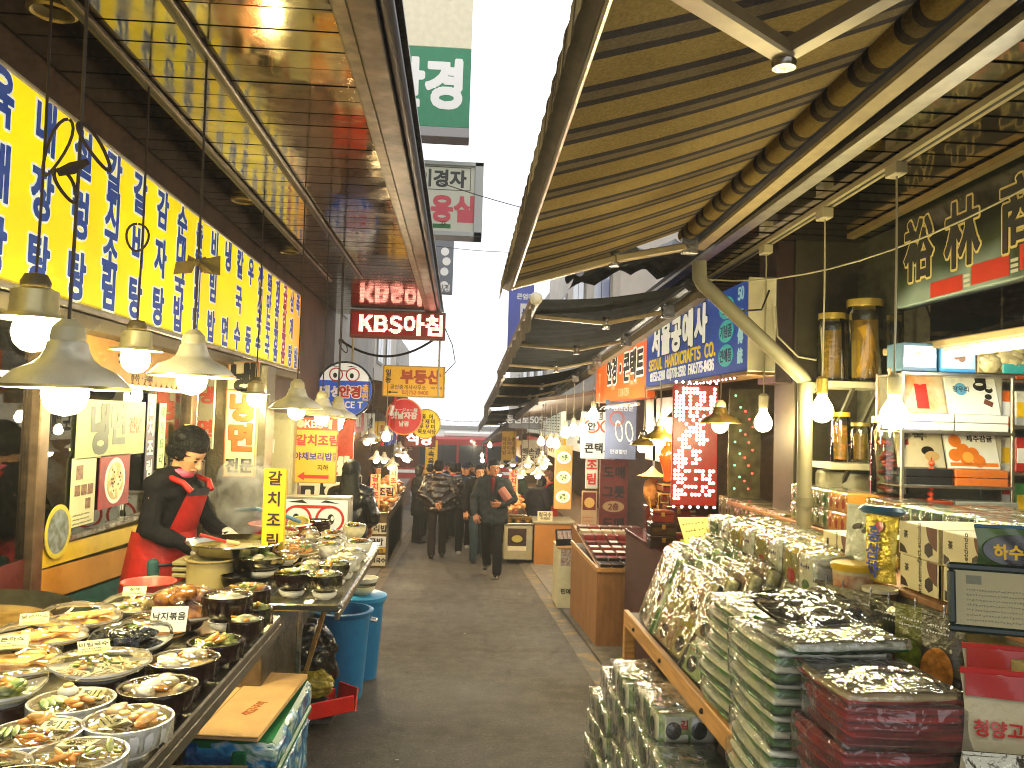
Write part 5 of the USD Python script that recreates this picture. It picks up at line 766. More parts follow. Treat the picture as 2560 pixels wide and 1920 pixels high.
bs = T('plastic_basin', 'salmon red plastic basin behind the dishes', 'basin', m=mtx((-1.4, 3.92, .79), rx=.0, s=.74)); P(bs, 'basin', lathe([(0, 0), (.1, 0), (.155, .085), (.165, .09), (.162, .096), (.15, .088), (.097, .006), (0, .006)], 36), M('salmon_plastic', '#c0453a', .35)); tr_ = T('basin_stand', 'small dark stool under the red basin between the two counters', 'stool', (-1.4, 3.92, 0)); P(tr_, 'seat', rbox(-.13, .13, -.13, .13, .76, .789), darkm)
for sx in (-1, 1):
    for sy_ in (-1, 1): P(tr_, 'leg', rbox(sx*.115-.012, sx*.115+.012, sy_*.115-.012, sy_*.115+.012, -.24, .76), darkm)
# second counter: pots, pan, stacked bowls
T2 = .735
wp = T('wide_pan', 'wide shallow steel pan being stirred by the cook', 'pan', (-1.2, 4.62, T2+.15)); P(wp, 'pan', lathe([(0, 0), (.2, 0), (.245, .05), (.26, .055), (.258, .062), (.24, .056), (.195, .008), (0, .008)], 44), stl); P(wp, 'broth', lathe([(.225, .035), (0, .037)], 36), fm('pan_oil', '#8a7a42', '#b5a468', 14, .12, .7))
po = T('cream_pot', 'round cream enamel pot with rim below the wide pan', 'pot', (-1.28, 4.46, T2)); P(po, 'pot', lathe([(0, 0), (.115, 0), (.12, .01), (.12, .13), (.135, .138), (.135, .146), (.115, .142), (.112, .13), (0, .12)], 32), M('cream_enamel', '#a89762', .35, coat=.3)); 
gb = T('gas_burner', 'black gas burner carrying the wide pan', 'burner', (-1.2, 4.72, T2)); P(gb, 'base', rbox(-.17, .17, -.02, .16, 0, .1, .01), black); P(gb, 'grate', rbox(-.15, .15, -.1, .13, .12, .148, .004), darkm); P(gb, 'stem', cyl((0, .03, .09), (0, .03, .13), .05), darkm)
for k, (x, y, z) in enumerate(((-1.12, 4.36, 0), (-1.08, 4.44, .075))): q_ = T('steel_bowl', ('empty dark steel bowl on the steel side counter', 'second empty steel bowl stacked behind the first')[k], 'bowl', (x, y, T2+z)); P(q_, 'bowl', lathe(bowl_prof(.075, .07, .55), 28), M('dark_steel_bowl', '#4a443a', .2, 1.))
dark_bowl('broad tilted steel pan of boiled eggs and lettuce with a card', 31, (-1.03, 4.5, T2+.075), .3, .13, 'egg', m=stl, word='도시락', h=.07, name='egg_pan', foot=True)
stk = T('tray_stack', 'stack of pale trays under the cook\'s hands', 'trays', (-1.42, 4.7, T2))
for i in range(3): P(stk, 'tray', rbox(-.1, .12, -.12, .12, .012+.032*i, .034+.032*i, .004), M('pale_tray', '#8f8458', .5))
rb_ = T('plastic_tub', 'red plastic tub beyond the wide pan', 'tub', (-1.22, 5.9, T2)); P(rb_, 'tub', lathe([(0, 0), (.17, 0), (.21, .14), (.225, .145), (.2, .15), (.165, .01), (0, .01)], 32), M('red_plastic', '#b52a1c', .35)); hs = O('water_hose', tube([(-1.5, 5.75, .98), (-1.35, 5.7, 1.0), (-1.2, 5.75, .96), (-1.08, 5.85, .9)], .014, 8), M('blue_hose', '#4a7f9f', .4), 'pale blue hose end lying over the red tub', 'hose')
tb = T('pot', 'dark brown earthen pot by the cook\'s far hand', 'pot', (-1.2, 5.05, T2)); P(tb, 'pot', lathe([(0, 0), (.08, 0), (.11, .06), (.11, .12), (.125, .13), (.105, .135), (.1, .1), (0, .09)], 24), darkb); P(tb, 'handle', tube([(.1, 0, .1), (.17, 0, .12), (.2, 0, .12)], .012, 8), black)
A2 = [  # kind, x, y, height, label, size
 ('d', -.8, 4.2, .035, 'dark bowl of vegetables on a white stand bowl, front left of the narrow table', .088, 'green', darkb), ('d', -.635, 4.17, .035, 'steel bowl of vegetables on a white stand bowl, front right of the narrow table', .085, 'onion', stl),
 ('d', -.64, 4.5, .03, 'steel bowl of pale noodles in the right row of the narrow table', .085, 'nood', stl), ('d', -.62, 4.68, .03, 'white bowl of rice cakes in the right row of the narrow table', .082, 'dump', porc), ('d', -.61, 4.92, .03, 'grey bowl with orange garnish in the right row of the narrow table', .085, 'dump', porc2), ('d', -.61, 5.3, .03, 'white bowl of pale soup near the far end of the right row', .088, 'nood', porc), ('d', -.69, 5.75, .07, 'tall heaped glassy bowl of greens at the far end of the narrow table', .08, 'green', creamp),
 ('d', -.79, 5.46, .06, 'white bowl of red peppers stacked in the middle row', .08, 'kim', porc), ('d', -.78, 5.27, .05, 'white bowl of pale broth behind the stacked middle bowls', .078, 'nood', porc), ('d', -.76, 5.06, .045, 'white bowl of clear soup in the middle row', .078, 'onion', porc)]
for k, (kd, x, y, h_, lb_, R_, top, m_) in enumerate(A2): dark_bowl(lb_, 40+k, (x, y, T2+h_), .7*k, R_, top, m=m_, foot=h_ < .05)
A3 = [(-1.02, 5.2, .07, .115, .75, 'panc', 'oval plate of orange fried pancake leaning at the back of the narrow table', .0), (-.9, 4.92, .085, .11, .72, 'kim', 'oval plate of orange kimchi pancake before the leaning one', 0.), (-.93, 4.66, .075, .085, .7, 'panc', 'yellow leaf shaped plate in shiny film beside the egg pan', .4), (-1.0, 5.75, .06, .1, .6, 'kim', 'boat shaped plate of orange food at the far back', .5), (-.93, 5.45, .08, .085, .65, 'meat', 'small boat plate of pale slices behind the stacked bowls', .5), (-.84, 4.95, .03, .075, .7, 'meat', 'small dark plate of sliced meat in the middle of the narrow table', .3), (-.8, 4.72, .03, .078, .7, 'meat', 'second small dark plate of sliced meat', .3), (-.8, 4.57, .025, .08, .7, 'green', 'small dark plate of greens behind the front bowls', .3), (-.79, 4.4, .02, .08, .7, 'nood', 'small plate of pale strips touching the front bowls', .3), (-1.12, 5.5, .1, .1, .7, 'nood', 'plate of noodles beside the yellow upright board', .0)]
for k, (x, y, h_, R_, sq, kd, lb_, pt) in enumerate(A3): plate(lb_, 60+k, (x, y, T2+h_), .4*k, R_, sq, kd, pointed=pt, stand=h_-.002, hump=.028, m=(porc, creamp)[k % 2], tilt=.15 if k < 2 else 0)
sb2 = T('bowl_stack', 'stack of dark brown bowls in front of the eye sign', 'bowls', (-.98, 6.0, T2+.03))
for i in range(4): P(sb2, 'bowl', lathe(bowl_prof(.082, .05, .55), 24).apply_translation((.004*(i % 3), .003*(i % 2), .026*i)), darkb)
P(sb2, 'base', rbox(-.08, .08, -.05, .05, -.03, 0), darkm)
cb = T('slanted_bowl', 'cream bowl tilted on the dish heap in front of the eye sign', 'bowl', m=mtx((-1.1, 5.95, T2+.08), rx=.5)); P(cb, 'bowl', lathe(bowl_prof(.075, .08, .5), 28), M('cream_melamine', '#c4b56a', .35)); P(cb, 'stand', lathe([(0, -.07), (.06, -.07), (.05, 0), (0, 0)], 16), darkb)
# --- under the tables: bins, bags, box
blue = M('blue_bin_plastic', '#1767a0', .38, var=.05)
bn = T('waste_bin', 'tall blue plastic bin under the corner of the narrow table', 'bin', (-.775, 5.95, gz(5.95))); P(bn, 'bin', lathe([(0, 0), (.15, 0), (.158, .02), (.195, .58), (.215, .6), (.218, .615), (.19, .62), (.185, .58), (.145, .02), (0, .02)], 44), blue, smooth=40); P(bn, 'handle', tube([(.2, -.03, .55), (.24, -.03, .54), (.24, .03, .54), (.2, .03, .55)], .01, 8), steel)
bn2 = T('waste_bin', 'second blue bin behind with stacked enamel bowls on its lid', 'bin', (-.72, 6.52, gz(6.52))); P(bn2, 'bin', lathe([(0, 0), (.15, 0), (.185, .56), (.2, .6), (.0, .62)], 36), blue, smooth=40); P(bn2, 'lid', lathe([(.205, .6), (.21, .63), (.15, .65), (0, .65)], 36), M('blue_lid', '#2a83b8', .35))
eb = T('bowl_stack', 'enamel bowls stacked on the lid of the second blue bin', 'bowls', (-.7, 6.45, gz(6.52)+.65))
for i in range(3): P(eb, 'bowl', lathe(bowl_prof(.1, .06, .5), 24).apply_translation((.01*i, .01*i, .03*i)), (creamp, stl, porc2)[i])
def blob(c, r, s, seed, amp=.35, sub=4):
    m = trimesh.creation.icosphere(sub, 1.0); v = np.array(m.vertices); n = meshkit.fbm(v*2.2+seed, 4, seed)-.5; rg = np.abs(meshkit.fbm(v*5+seed*3, 3, seed+4)-.5); v = v*(1+amp*n*1.6-.35*amp*rg*2)[:, None]; v = v*np.asarray(s)*r+np.asarray(c); return tm(v, m.faces)
bagm = M('black_bag', '#0c0b0a', .22, bump=.7, bscale=25, coat=.3); bagy = M('yellow_bag', '#8a7a14', .35, var=.25, scale=9, bump=.6, bscale=25)
O('rubbish_bag', blob((-.94, 5.5, .06), .23, (.9, .8, 1.0), 3), bagm, 'knotted black rubbish bag beside the blue bin under the narrow table', 'rubbish bag', smooth=True); O('rubbish_bag', blob((-.9, 5.36, -.06), .17, (1.0, .6, .55), 8), bagy, 'yellow rubbish bag bulging out below the black one', 'rubbish bag', smooth=True); O('rubbish_bag', blob((-.88, 5.34, -.2), .13, (1.1, .7, .6), 5), bagm, 'small black bag squeezed under the yellow bag', 'rubbish bag', smooth=True)
rt = T('plastic_crate', 'bright red plastic tray crushed under the rubbish bags', 'crate', m=mtx((-.84, 5.36, gz(5.36)+.03), rz=.6, rx=-.1)); rdp = M('red_plastic2', '#c0180c', .35)
P(rt, 'base', rbox(-.2, .2, -.13, .13, .03, .045), rdp); P(rt, 'side', rbox(-.2, .2, -.14, -.125, .03, .13), rdp); P(rt, 'side', sheet([(.2, -.14, .03), (.24, -.1, .16), (.24, .16, .16), (.2, .13, .03)], .012, (1, 0, 0)), rdp); P(rt, 'side', rbox(-.2, .2, .125, .14, .03, .13), rdp)
sl = T('kerb_stone', 'grey concrete slab lying under the blue bin and red tray', 'slab', (-.87, 5.62, gz(5.62))); P(sl, 'slab', rbox(-.16, .13, -.28, .32, -.02, .045, .008), M('slab_concrete', '#58524a', .85, var=.2, scale=12, bump=.4))
bx = T('plastic_chest', 'green lidded chest wrapped in blue and clear plastic beside the counter', 'chest', (-.96, 4.1, gz(4.1))); grn = M('green_plastic', '#14663c', .4, var=.1); wrap = usdkit.material(stage, '/World/Looks/blue_wrap', {'tc': ('texture_coordinate', {}), 'n': ('noise_texture', dict(scale=5., detail=5., distortion=1.5)), 'r': ('rgb_ramp', {'ramp': [(.38, lin('#0f4a80')), (.5, lin('#2f8fc0')), (.58, lin('#b9c9c4')), (.68, lin('#3a8a70'))]}), 'b': ('bump', dict(strength=.9, distance=.05)), 'p': ('principled_bsdf', dict(roughness=.3, coat_weight=.7))}, [('tc.object', 'n.vector'), ('n.fac', 'r.fac'), ('n.fac', 'b.height'), ('r.color', 'p.base_color'), ('b.normal', 'p.normal'), ('b.normal', 'p.coat_normal')], surface='p.BSDF')
def crumple(x0, x1, y0, y1, z0, z1, amp, seed, n=5):
    m = rbox(x0, x1, y0, y1, z0, z1, .02)
    for _ in range(n-1): m = m.subdivide()
    v = np.array(m.vertices); d_ = np.stack([meshkit.fbm(v*14+seed+i*9, 3, seed+i)-.5 for i in range(3)], -1); return tm(v+d_*amp, m.faces)
P(bx, 'body', rbox(-.15, .2, -.42, .42, -.03, .3, .02), grn); P(bx, 'rim', rbox(-.17, .225, -.44, .44, .29, .33, .01), grn); P(bx, 'lid', rbox(-.165, .22, -.435, .435, .331, .46, .02), grn, label='green lid'); P(bx, 'plastic_wrap', crumple(-.17, .225, -.445, .41, .34, .455, .03, 2, 5), wrap, smooth=True); P(bx, 'plastic_wrap', crumple(-.16, .215, -.435, .43, .0, .27, .025, 7, 5), wrap, smooth=True); P(bx, 'latch', rbox(.04, .1, -.462, -.44, .3, .43, .006), grn)
cdb = T('cardboard', 'flattened brown cardboard box lying on the green chest', 'cardboard', m=mtx((-.95, 4.08, gz(4.1)+.485), rz=-.06, ry=.03)); kraft = M('kraft_board', '#c7a06a', .8, var=.06, scale=6)
P(cdb, 'sheet', rbox(-.24, .17, -.45, .42, 0, .012, .003), kraft); P(cdb, 'flap', tr(rbox(-.1, .17, -.45, .42, 0, .008, .003), (0, 0, .013), ry=-.012), kraft); P(cdb, 'fold_line', box(-.105, -.1, -.45, .42, .0125, .0155), M('kraft_dark', '#7a5a30', .8)); P(cdb, 'lettering', flat(affinity.rotate(text('취급주의', .05, 1), 80), .001).apply_translation((.05, -.12, .0235)), M('orange_stamp', '#c0642a', .7), smooth=False)
O('rubbish_bag', blob((-.98, 3.35, -.05), .2, (1, .9, .7), 12), bagm, 'dark bag on the ground in front of the green chest', 'rubbish bag', smooth=True)
# steam over the pan
st = usdkit.material(stage, '/World/Looks/steam_volume', {'tc': ('texture_coordinate', {}), 'n': ('noise_texture', dict(scale=5.5, detail=4., distortion=.8)), 'r': ('map_range', dict(from_min=.45, from_max=.75, to_min=0., to_max=9., clamp=True)), 'v': ('principled_volume', dict(color=(.93, .93, .9), anisotropy=.2))}, [('tc.object', 'n.vector'), ('n.fac', 'r.value'), ('r.result', 'v.density')], volume='v.volume')
O('steam', blob((-1.42, 5.65, 1.08), .3, (.75, .75, 1.0), 21, .5, 3), st, 'white steam rising beside the cook over the second counter', kind='stuff', smooth=True)
# middle stall on the left, further down
ms = T('food_stall', 'steel fronted stall with menu plates and a heap of fried food, left of the crowd', 'stall', (-1.5, 15.1, 0)); 
P(ms, 'body', rbox(-.45, .42, -1.9, 2.0, -1.0, .1, .01), M('stall_front', '#8a7a5a', .3, .8, var=.15)); P(ms, 'counter_top', rbox(-.47, .46, -1.95, 2.05, .1, .14), counter_m); P(ms, 'glass_front', box(.3, .42, -1.4, 1.5, -.75, -.05), M('dark_glass', '#2a2018', .15))
for k, (w_, z, c_) in enumerate((('보리밥', -.12, cream), ('국밥', -.33, white), ('잔치국수', -.62, cream))): q_ = P(ms, 'menu_plate', rbox(.12, .42, -1.93, -1.905, z-.09, z+.08), c_); P(q_, 'lettering', orient(flat(text(w_, .12 if len(w_) < 4 else .085, 3), .003), (.27, -1.93, z), *FRONT), blackp, smooth=False)
q_ = P(ms, 'menu_plate', rbox(.12, .42, -1.93, -1.905, -.5, -.43), M('yellow_board', '#c99a2a', .45)); P(q_, 'lettering', orient(flat(text('김치찌개', .06, 2), .003), (.27, -1.93, -.465), *FRONT), brownp, smooth=False)
q_ = P(ms, 'menu_plate', rbox(.1, .47, -1.6, -1.58, .34, .52), M('peach_board', '#e0a070', .5)); P(q_, 'lettering', orient(flat(text('치조림', .15, 3), .003), (.285, -1.6, .43), *FRONT), blackp, smooth=False)
fried = fm('fried_heap', '#a8622a', '#e0b070', 9, .5, .2)
def heap(name, label, x, y, z, rx_, ry_, h, seed, group=None):
    q = random.Random(seed); p = T(name, label, 'food heap', (x, y, z)); P(p, 'tray', rbox(-rx_, rx_, -ry_, ry_, 0, .03), stl)
    for i in range(70):
        a = q.uniform(0, 6.28); b_ = math.sqrt(q.random())*.9; xx, yy = rx_*b_*math.cos(a), ry_*b_*math.sin(a); P(p, 'fried_piece', tr(ball((0, 0, 0), q.uniform(.04, .07), 1, (1.5, .8, .6)), (xx, yy, .04+h*(1-b_*b_)), rz=q.uniform(0, 3), rx=q.uniform(-.6, .6)), fried, smooth=60)
    return p
heap('fried_food', 'golden heap of fried food on the middle stall at left', -1.27, 14.4, .14, .26, 1.1, .26, 5); heap('fried_food', 'smaller heap of fried food farther back on the middle stall', -1.3, 16.4, .14, .26, .6, .3, 6)
for k in range(5): q_ = T('brass_bowl', 'round tin bowl on the middle stall front, '+('first', 'second', 'third', 'fourth', 'fifth')[k]+' from the left', 'bowl', (-1.82+.17*k, 13.32, .14)); P(q_, 'bowl', lathe(bowl_prof(.075, .09, .7), 18), M('brass_bowl_metal', '#a5803a', .3, .9)); P(q_, 'soup', lathe([(.07, .08), (0, .085)], 14), broth)
# ================================================================ right hand goods
def printm(name, cols, scale=7, rough=.3, coat=.9, bump=.6, bs=22, asp=(1, 1, 1)):
    """printed pack under crinkled clear wrap: patches of the given colours"""
    n = len(cols); ramp = [(.3+.4*i/(n-1), lin(c)) for i, c in enumerate(cols)]
    return usdkit.material(stage, '/World/Looks/'+name, {'tc': ('texture_coordinate', {}), 'mp': ('mapping', dict(scale=asp)), 'n': ('noise_texture', dict(scale=float(scale), detail=3.)), 'r': ('rgb_ramp', {'ramp': ramp}), 'nb': ('noise_texture', dict(scale=float(bs), detail=3., distortion=1.2)), 'b': ('bump', dict(strength=bump, distance=.03)), 'p': ('principled_bsdf', dict(roughness=rough, coat_weight=coat, coat_roughness=.06))},
        [('tc.object', 'mp.vector'), ('mp.vector', 'n.vector'), ('n.fac', 'r.fac'), ('r.color', 'p.base_color'), ('tc.object', 'nb.vector'), ('nb.fac', 'b.height'), ('b.normal', 'p.normal'), ('b.normal', 'p.coat_normal')], surface='p.BSDF')
pk_green = printm('green_pack_print', ('#2c5026', '#64844a', '#a5b47c', '#cfd0b0')); pk_pale = printm('pale_pack_print', ('#527540', '#a5b080', '#d2d0b2', '#dad8c6'), 9); pk_olive = printm('olive_pack_print', ('#55552a', '#94904a', '#bdb278', '#a58450'), 8); pk_red = printm('red_pack_print', ('#3a0606', '#641010', '#7d1a12', '#4a0a08'), 5); pk_silver = printm('silver_pack_print', ('#858c78', '#bcbeae', '#d6d5ca', '#6d7855'), 10, asp=(1, 1, 2)); pk_yel = printm('yellow_pack_print', ('#8a5a14', '#c99a2a', '#d9c05a', '#a8401a'), 12)
wrapf = GLASS('clear_wrap', tint=(.96, .97, .94), bump=1.2, bscale=12., ior=1.45, gain=1.6, rough=.06, haze='#d8d8cc', hazefac=.02)
leafg = M('pack_leaf_green', '#39652a', .35, coat=.8); dkoval = M('pack_dark_oval', '#15120f', .3, coat=.8); redl = M('pack_red_letters', '#b01a14', .35, coat=.6); whl = M('pack_white_panel', '#c9c7b6', .35, coat=.8, var=.08)
def ordn(i): return ('lowest', 'second', 'third', 'fourth', 'fifth', 'sixth', 'seventh', 'eighth', 'ninth', 'tenth')[i]
def softpack(x0, x1, y0, y1, z0, z1, seed, amp=.02, n=4, bul_=.07):
    m = rbox(x0, x1, y0, y1, z0, z1, .008)
    for _ in range(n): m = m.subdivide()
    v = np.array(m.vertices); c = np.array([(x0+x1)/2, (y0+y1)/2, (z0+z1)/2]); hs = np.array([x1-x0, y1-y0, z1-z0])/2; u = (v-c)/hs
    bul = bul_*hs*(1-np.roll(u, 1, 1)**2)*(1-np.roll(u, 2, 1)**2)*np.sign(u)*(np.abs(u) > .7)
    d_ = np.stack([meshkit.fbm(v*16+seed+i*9, 3, seed+i)-.5 for i in range(3)], -1); return tm(v+bul+d_*amp, m.faces)
# display ledge
led_ = T('display_ledge', 'low sloping wooden ledge with a light front board along the right side', 'ledge', (1.2, 3.95, .5))
P(led_, 'shelf_board', box(-.12, .6, -1.0, 1.0, -.03, 0), ply); P(led_, 'front_board', rbox(-.165, -.135, -1.02, 1.0, -.06, .03, .004), woody); P(led_, 'rubber_strip', rbox(-.134, -.07, -1.0, 1.0, .001, .012, .002), M('strip_grey', '#3a3b3c', .6))
for yy in (-1.0, .96): P(led_, 'post', rbox(-.165, -.1, yy, yy+.05, -.75, -.06, .004), wood)
for k, yy in enumerate((-.6, .1, .7)): P(led_, 'rivet', ball((-.167, yy, -.015), .012, 1), darkm)
tiers = T('display_stand', 'stepped wooden stand carrying the rows of packs and boxes on the right', 'stand', (1.8, 4.0, 0))
for nme, x0, x1, y0, y1, z in (('step', -.25, .5, -1.7, 1.3, .72), ('step', -.08, .4, -1.9, 1.1, 1.045), ('step', .28, 1.1, -1.9, 2.2, 1.085), ('step', .2, .9, .9, 2.3, .9)): P(tiers, nme, rbox(x0, x1, y0, y1, z-.025, z, .004), ply)
P(tiers, 'skirt', box(-.24, 1.0, -1.7, 1.3, -.4, .69), M('dark_skirt', '#33271a', .7)); P(tiers, 'riser', box(-.07, .38, -1.88, 1.08, .72, 1.02), M('riser_grey', '#5f5a46', .6, var=.1)); P(tiers, 'riser', box(.3, 1.05, -1.88, 2.28, .5, 1.06), M('riser_grey', '#5f5a46', .6))
# --- leaning packs on the ledge
def lean_proto(name, label, seed, L, H, th, m, cells, loc, rz=0, tilt=.36, cellm=(leafg, whl)):
    p = T(name, label, 'pack', m=mtx(loc, rz)@mtx(ry=tilt), group='seaweed packs leaning on the ledge'); P(p, 'body', softpack(0, th, -L/2, L/2, 0, H, seed, .006), m, smooth=True)
    nx, nz = cells
    for i in range(nx):
        for j in range(nz):
            y0, z0 = -L/2+L*(i+.08)/nx, H*(j+.08)/nz; y1, z1 = -L/2+L*(i+.92)/nx, H*(j+.92)/nz
            k = P(p, 'small_pack', softpack(-.014, .005, y0, y1, z0, z1, seed+i+7*j, .006, 2), cellm[(i+j) % 2], smooth=True)
            if H > .3: P(k, 'picture', orient(flat(at(affinity.scale(Point(0, 0).buffer((y1-y0)*.26), 1, .7), 0, 0), .002), (-.017, (y0+y1)/2, z0+(z1-z0)*.36), *RIGHTW), dkoval, smooth=False); P(k, 'lettering', orient(flat(at(scribble((y1-y0)*.7, (z1-z0)*.22, 1, seed+i+j), 0, 0), .002), (-.017, (y0+y1)/2, z0+(z1-z0)*.78), *RIGHTW), redl, smooth=False, kind='stuff')
    P(p, 'clear_wrap', softpack(-.02, th+.006, -L/2-.01, L/2+.01, -.004, H+.012, seed+50, .012), wrapf, smooth=True)
    return p
la = lean_proto('seaweed_pack', 'large green seaweed pack leaning at the far end of the ledge', 3, .44, .44, .06, pk_green, (3, 3), (1.1, 4.66, .5), rz=-.1)
lb_ = lean_proto('laver_pack', 'broad brownish green laver pack leaning beside the large green one', 5, .5, .42, .055, pk_olive, (2, 2), (1.1, 4.13, .5), rz=.05, cellm=(M('pack_yellow_green', '#8f8a3c', .3, coat=.8), M('pack_brown_pic', '#7a4a2a', .35, col2='#b09a6a', scale=20, coat=.8)))
lc = lean_proto('silver_pack', 'silvery green pack leaning near the front end of the ledge', 8, .48, .34, .055, pk_silver, (2, 2), (1.1, 3.6, .5), rz=.08, cellm=(M('pack_silver', '#9da08c', .22, .3, coat=.8), M('pack_palegreen', '#8aa06a', .3, coat=.8)))
sr_ = T('dark_divider', 'thin dark rod separating the leaning packs', 'rod', (1.06, 3.84, .5)); P(sr_, 'rod', cyl((0, 0, 0), (.2, -.03, .4), .012, 8), black)
k = 0
for row in range(1, 6):
    for src, y, w in ((la, 4.66, 'behind the large green pack'), (lb_, 4.13, 'behind the broad laver pack'), (lc, 3.6, 'behind the silvery pack')):
        x = 1.1+.085*row; dup(src, f'{ordn(row)} leaning pack in the file {w}', m=mtx((x, y+rnd.uniform(-.02, .02)-.03*row, .5+.03*row), rnd.uniform(-.08, .08))@mtx(ry=.34)); k += 1
# --- packs on the ground below the ledge
gp = T('wrapped_pack', 'bulging clear wrapped green pack, bottom front corner of the ground stack', 'pack', (.83, 3.2, gz(3.2)+.004), group='wrapped packs stacked on the ground')
P(gp, 'body', softpack(0, .24, -.2, .2, 0, .125, 21, .012), pk_green, smooth=True)
for i in range(3): q_ = P(gp, 'small_pack', softpack(-.012, .005, -.19+.13*i, -.07+.13*i, .01, .115, 30+i, .006, 2), (whl, leafg, whl)[i], smooth=True); P(q_, 'picture', orient(flat(affinity.scale(Point(0, 0).buffer(.03), 1, 1.1), .002), (-.016, -.13+.13*i, .06), *RIGHTW), dkoval, smooth=False)
for i in range(2): q_ = P(gp, 'end_label', rbox(.02+.11*i, .12+.11*i, -.212, -.2, .012, .115, .003), whl); P(q_, 'picture', orient(flat(affinity.scale(Point(0, 0).buffer(.034), 1, 1.05), .002), (.055+.11*i, -.212, .06), *FRONT), dkoval, smooth=False); P(q_, 'lettering', orient(flat(text('김', .04, 3), .002), (.1+.11*i, -.212, .085), *FRONT), redl, smooth=False)
P(gp, 'clear_wrap', softpack(-.025, .25, -.225, .215, -.002, .135, 60, .022), wrapf, smooth=True)
cols_ = ('nearest', 'second', 'third', 'farthest')
for c_ in range(4):
    for r_ in range((4, 5, 5, 4)[c_]):
        if c_ == 0 and r_ == 0: continue
        y = 3.2+.45*c_; dup(gp, f'wrapped green pack on the ground, {ordn(r_)} from below in the {cols_[c_]} pile', m=mtx((.83+rnd.uniform(-.025, .03)+.012*r_, y+rnd.uniform(-.02, .02), gz(y)+.004+.128*r_), rnd.uniform(-.07, .07), s=(1, 1, rnd.uniform(.97, 1.03))))
yb = O('yellow_bag', blob((1.2, 2.85, .12), .12, (1.1, .7, 1.2), 31, .3, 3), M('yellow_plastic', '#b58a14', .4, bump=.4, bscale=20), 'folded yellow plastic bag below the end of the ledge', 'bag', smooth=True)
# --- big stacks in front
def stack_proto(name, label, seed, m, loc, W=.33, D=.3, H=.115, sheets=5, sm2=None):
    p = T(name, label, 'pack', loc, group=None); q = random.Random(seed)
    for i in range(sheets): P(p, 'sheet_pack', softpack(-W/2+q.uniform(-.012, .012), W/2+q.uniform(-.01, .01), -D/2, D/2+q.uniform(-.01, .01), H*i/sheets, H*(i+.92)/sheets, seed+i, .007, 3), m if i % 2 == 0 or sm2 is None else sm2, smooth=True)
    P(p, 'clear_wrap', softpack(-W/2-.014, W/2+.014, -D/2-.014, D/2+.014, -.001, H+.006, seed+9, .024), wrapf, smooth=True); return p
rs = stack_proto('red_pack', 'dark red wrapped pack, lowest seen of the near stack', 71, M('dark_red_sheet', '#741512', .3, var=.15, coat=.8), (1.25, 2.36, .31), sm2=M('dark_red_sheet2', '#951f18', .3, coat=.8))
for k in range(1, 5): dup(rs, f'dark red wrapped pack, {ordn(k)} from below in the near stack', m=mtx((1.25+rnd.uniform(-.012, .012), 2.36+rnd.uniform(-.01, .01), .31+.118*k), rnd.uniform(-.05, .05)))
tp_ = T('red_pack', 'topmost red rimmed pack with a pale printed top and red oval', 'pack', m=mtx((1.25, 2.37, .9), .03)); P(tp_, 'body', softpack(-.16, .16, -.15, .15, 0, .028, 81, .008), M('pale_top_print', '#b5a078', .25, col2='#8f7a4a', scale=9, coat=1.), smooth=True); P(tp_, 'red_border', rbox(-.168, .168, -.158, .158, -.002, .012, .004), M('dark_red_sheet2', '#951f18', .3, coat=.8)); P(tp_, 'red_oval', flat(affinity.scale(Point(.07, .05).buffer(.04), 1, .8), .002).apply_translation((0, 0, .034)), redl, smooth=False); P(tp_, 'clear_wrap', softpack(-.175, .175, -.165, .165, -.004, .036, 84, .02), wrapf, smooth=True)
gs_ = stack_proto('green_pack', 'green and white wrapped pack, lowest seen beside the red stack', 91, M('green_sheet', '#3f6a30', .3, var=.2, coat=.8), (1.22, 2.78, .2), W=.36, D=.42, sheets=4, H=.105, sm2=M('white_sheet', '#d2d0be', .3, coat=.8, var=.15))
for k in range(1, 7): dup(gs_, f'green and white wrapped pack, {ordn(k)} from below beside the red stack', m=mtx((1.22+rnd.uniform(-.02, .015), 2.78+rnd.uniform(-.02, .02), .2+.108*k), rnd.uniform(-.06, .06)))
rs2 = dup(gs_, 'green and white wrapped pack lowest in the far pile behind the red stack', m=mtx((1.25, 3.2, .53), .05))
for k in range(1, 4): dup(gs_, f'green and white wrapped pack, {ordn(k)} from below in the far pile behind the red stack', m=mtx((1.25+rnd.uniform(-.02, .02), 3.2, .53+.106*k), rnd.uniform(-.08, .08)))
ob = T('open_box', 'green lined black pack lying open on top of the green and white stack', 'box', m=mtx((1.28, 2.86, .955), .35, rx=.04)); P(ob, 'tray', rbox(-.17, .17, -.12, .12, 0, .02, .004), M('tray_green', '#14521e', .35)); P(ob, 'lid', tr(softpack(-.18, .18, -.1, .12, 0, .012, 5, .006), (0, .0, .05), rx=.22, ry=-.08), M('black_gloss', '#17100d', .15, coat=1.), smooth=True); P(ob, 'clear_wrap', tr(softpack(-.19, .19, -.13, .13, 0, .03, 15, .03), (0, 0, .05), rx=.2), wrapf, smooth=True)
gt = T('green_pack', 'flat silvery green pack with bright crinkles on top of the red stack edge', 'pack', m=mtx((1.24, 2.66, .955), .1)); P(gt, 'body', softpack(-.19, .19, -.14, .14, 0, .03, 18, .012), pk_silver, smooth=True); P(gt, 'rim', rbox(-.195, .195, -.145, .145, .0, .008, .003), M('tray_green', '#14521e', .35)); P(gt, 'clear_wrap', softpack(-.2, .2, -.15, .15, -.002, .04, 28, .03), wrapf, smooth=True)
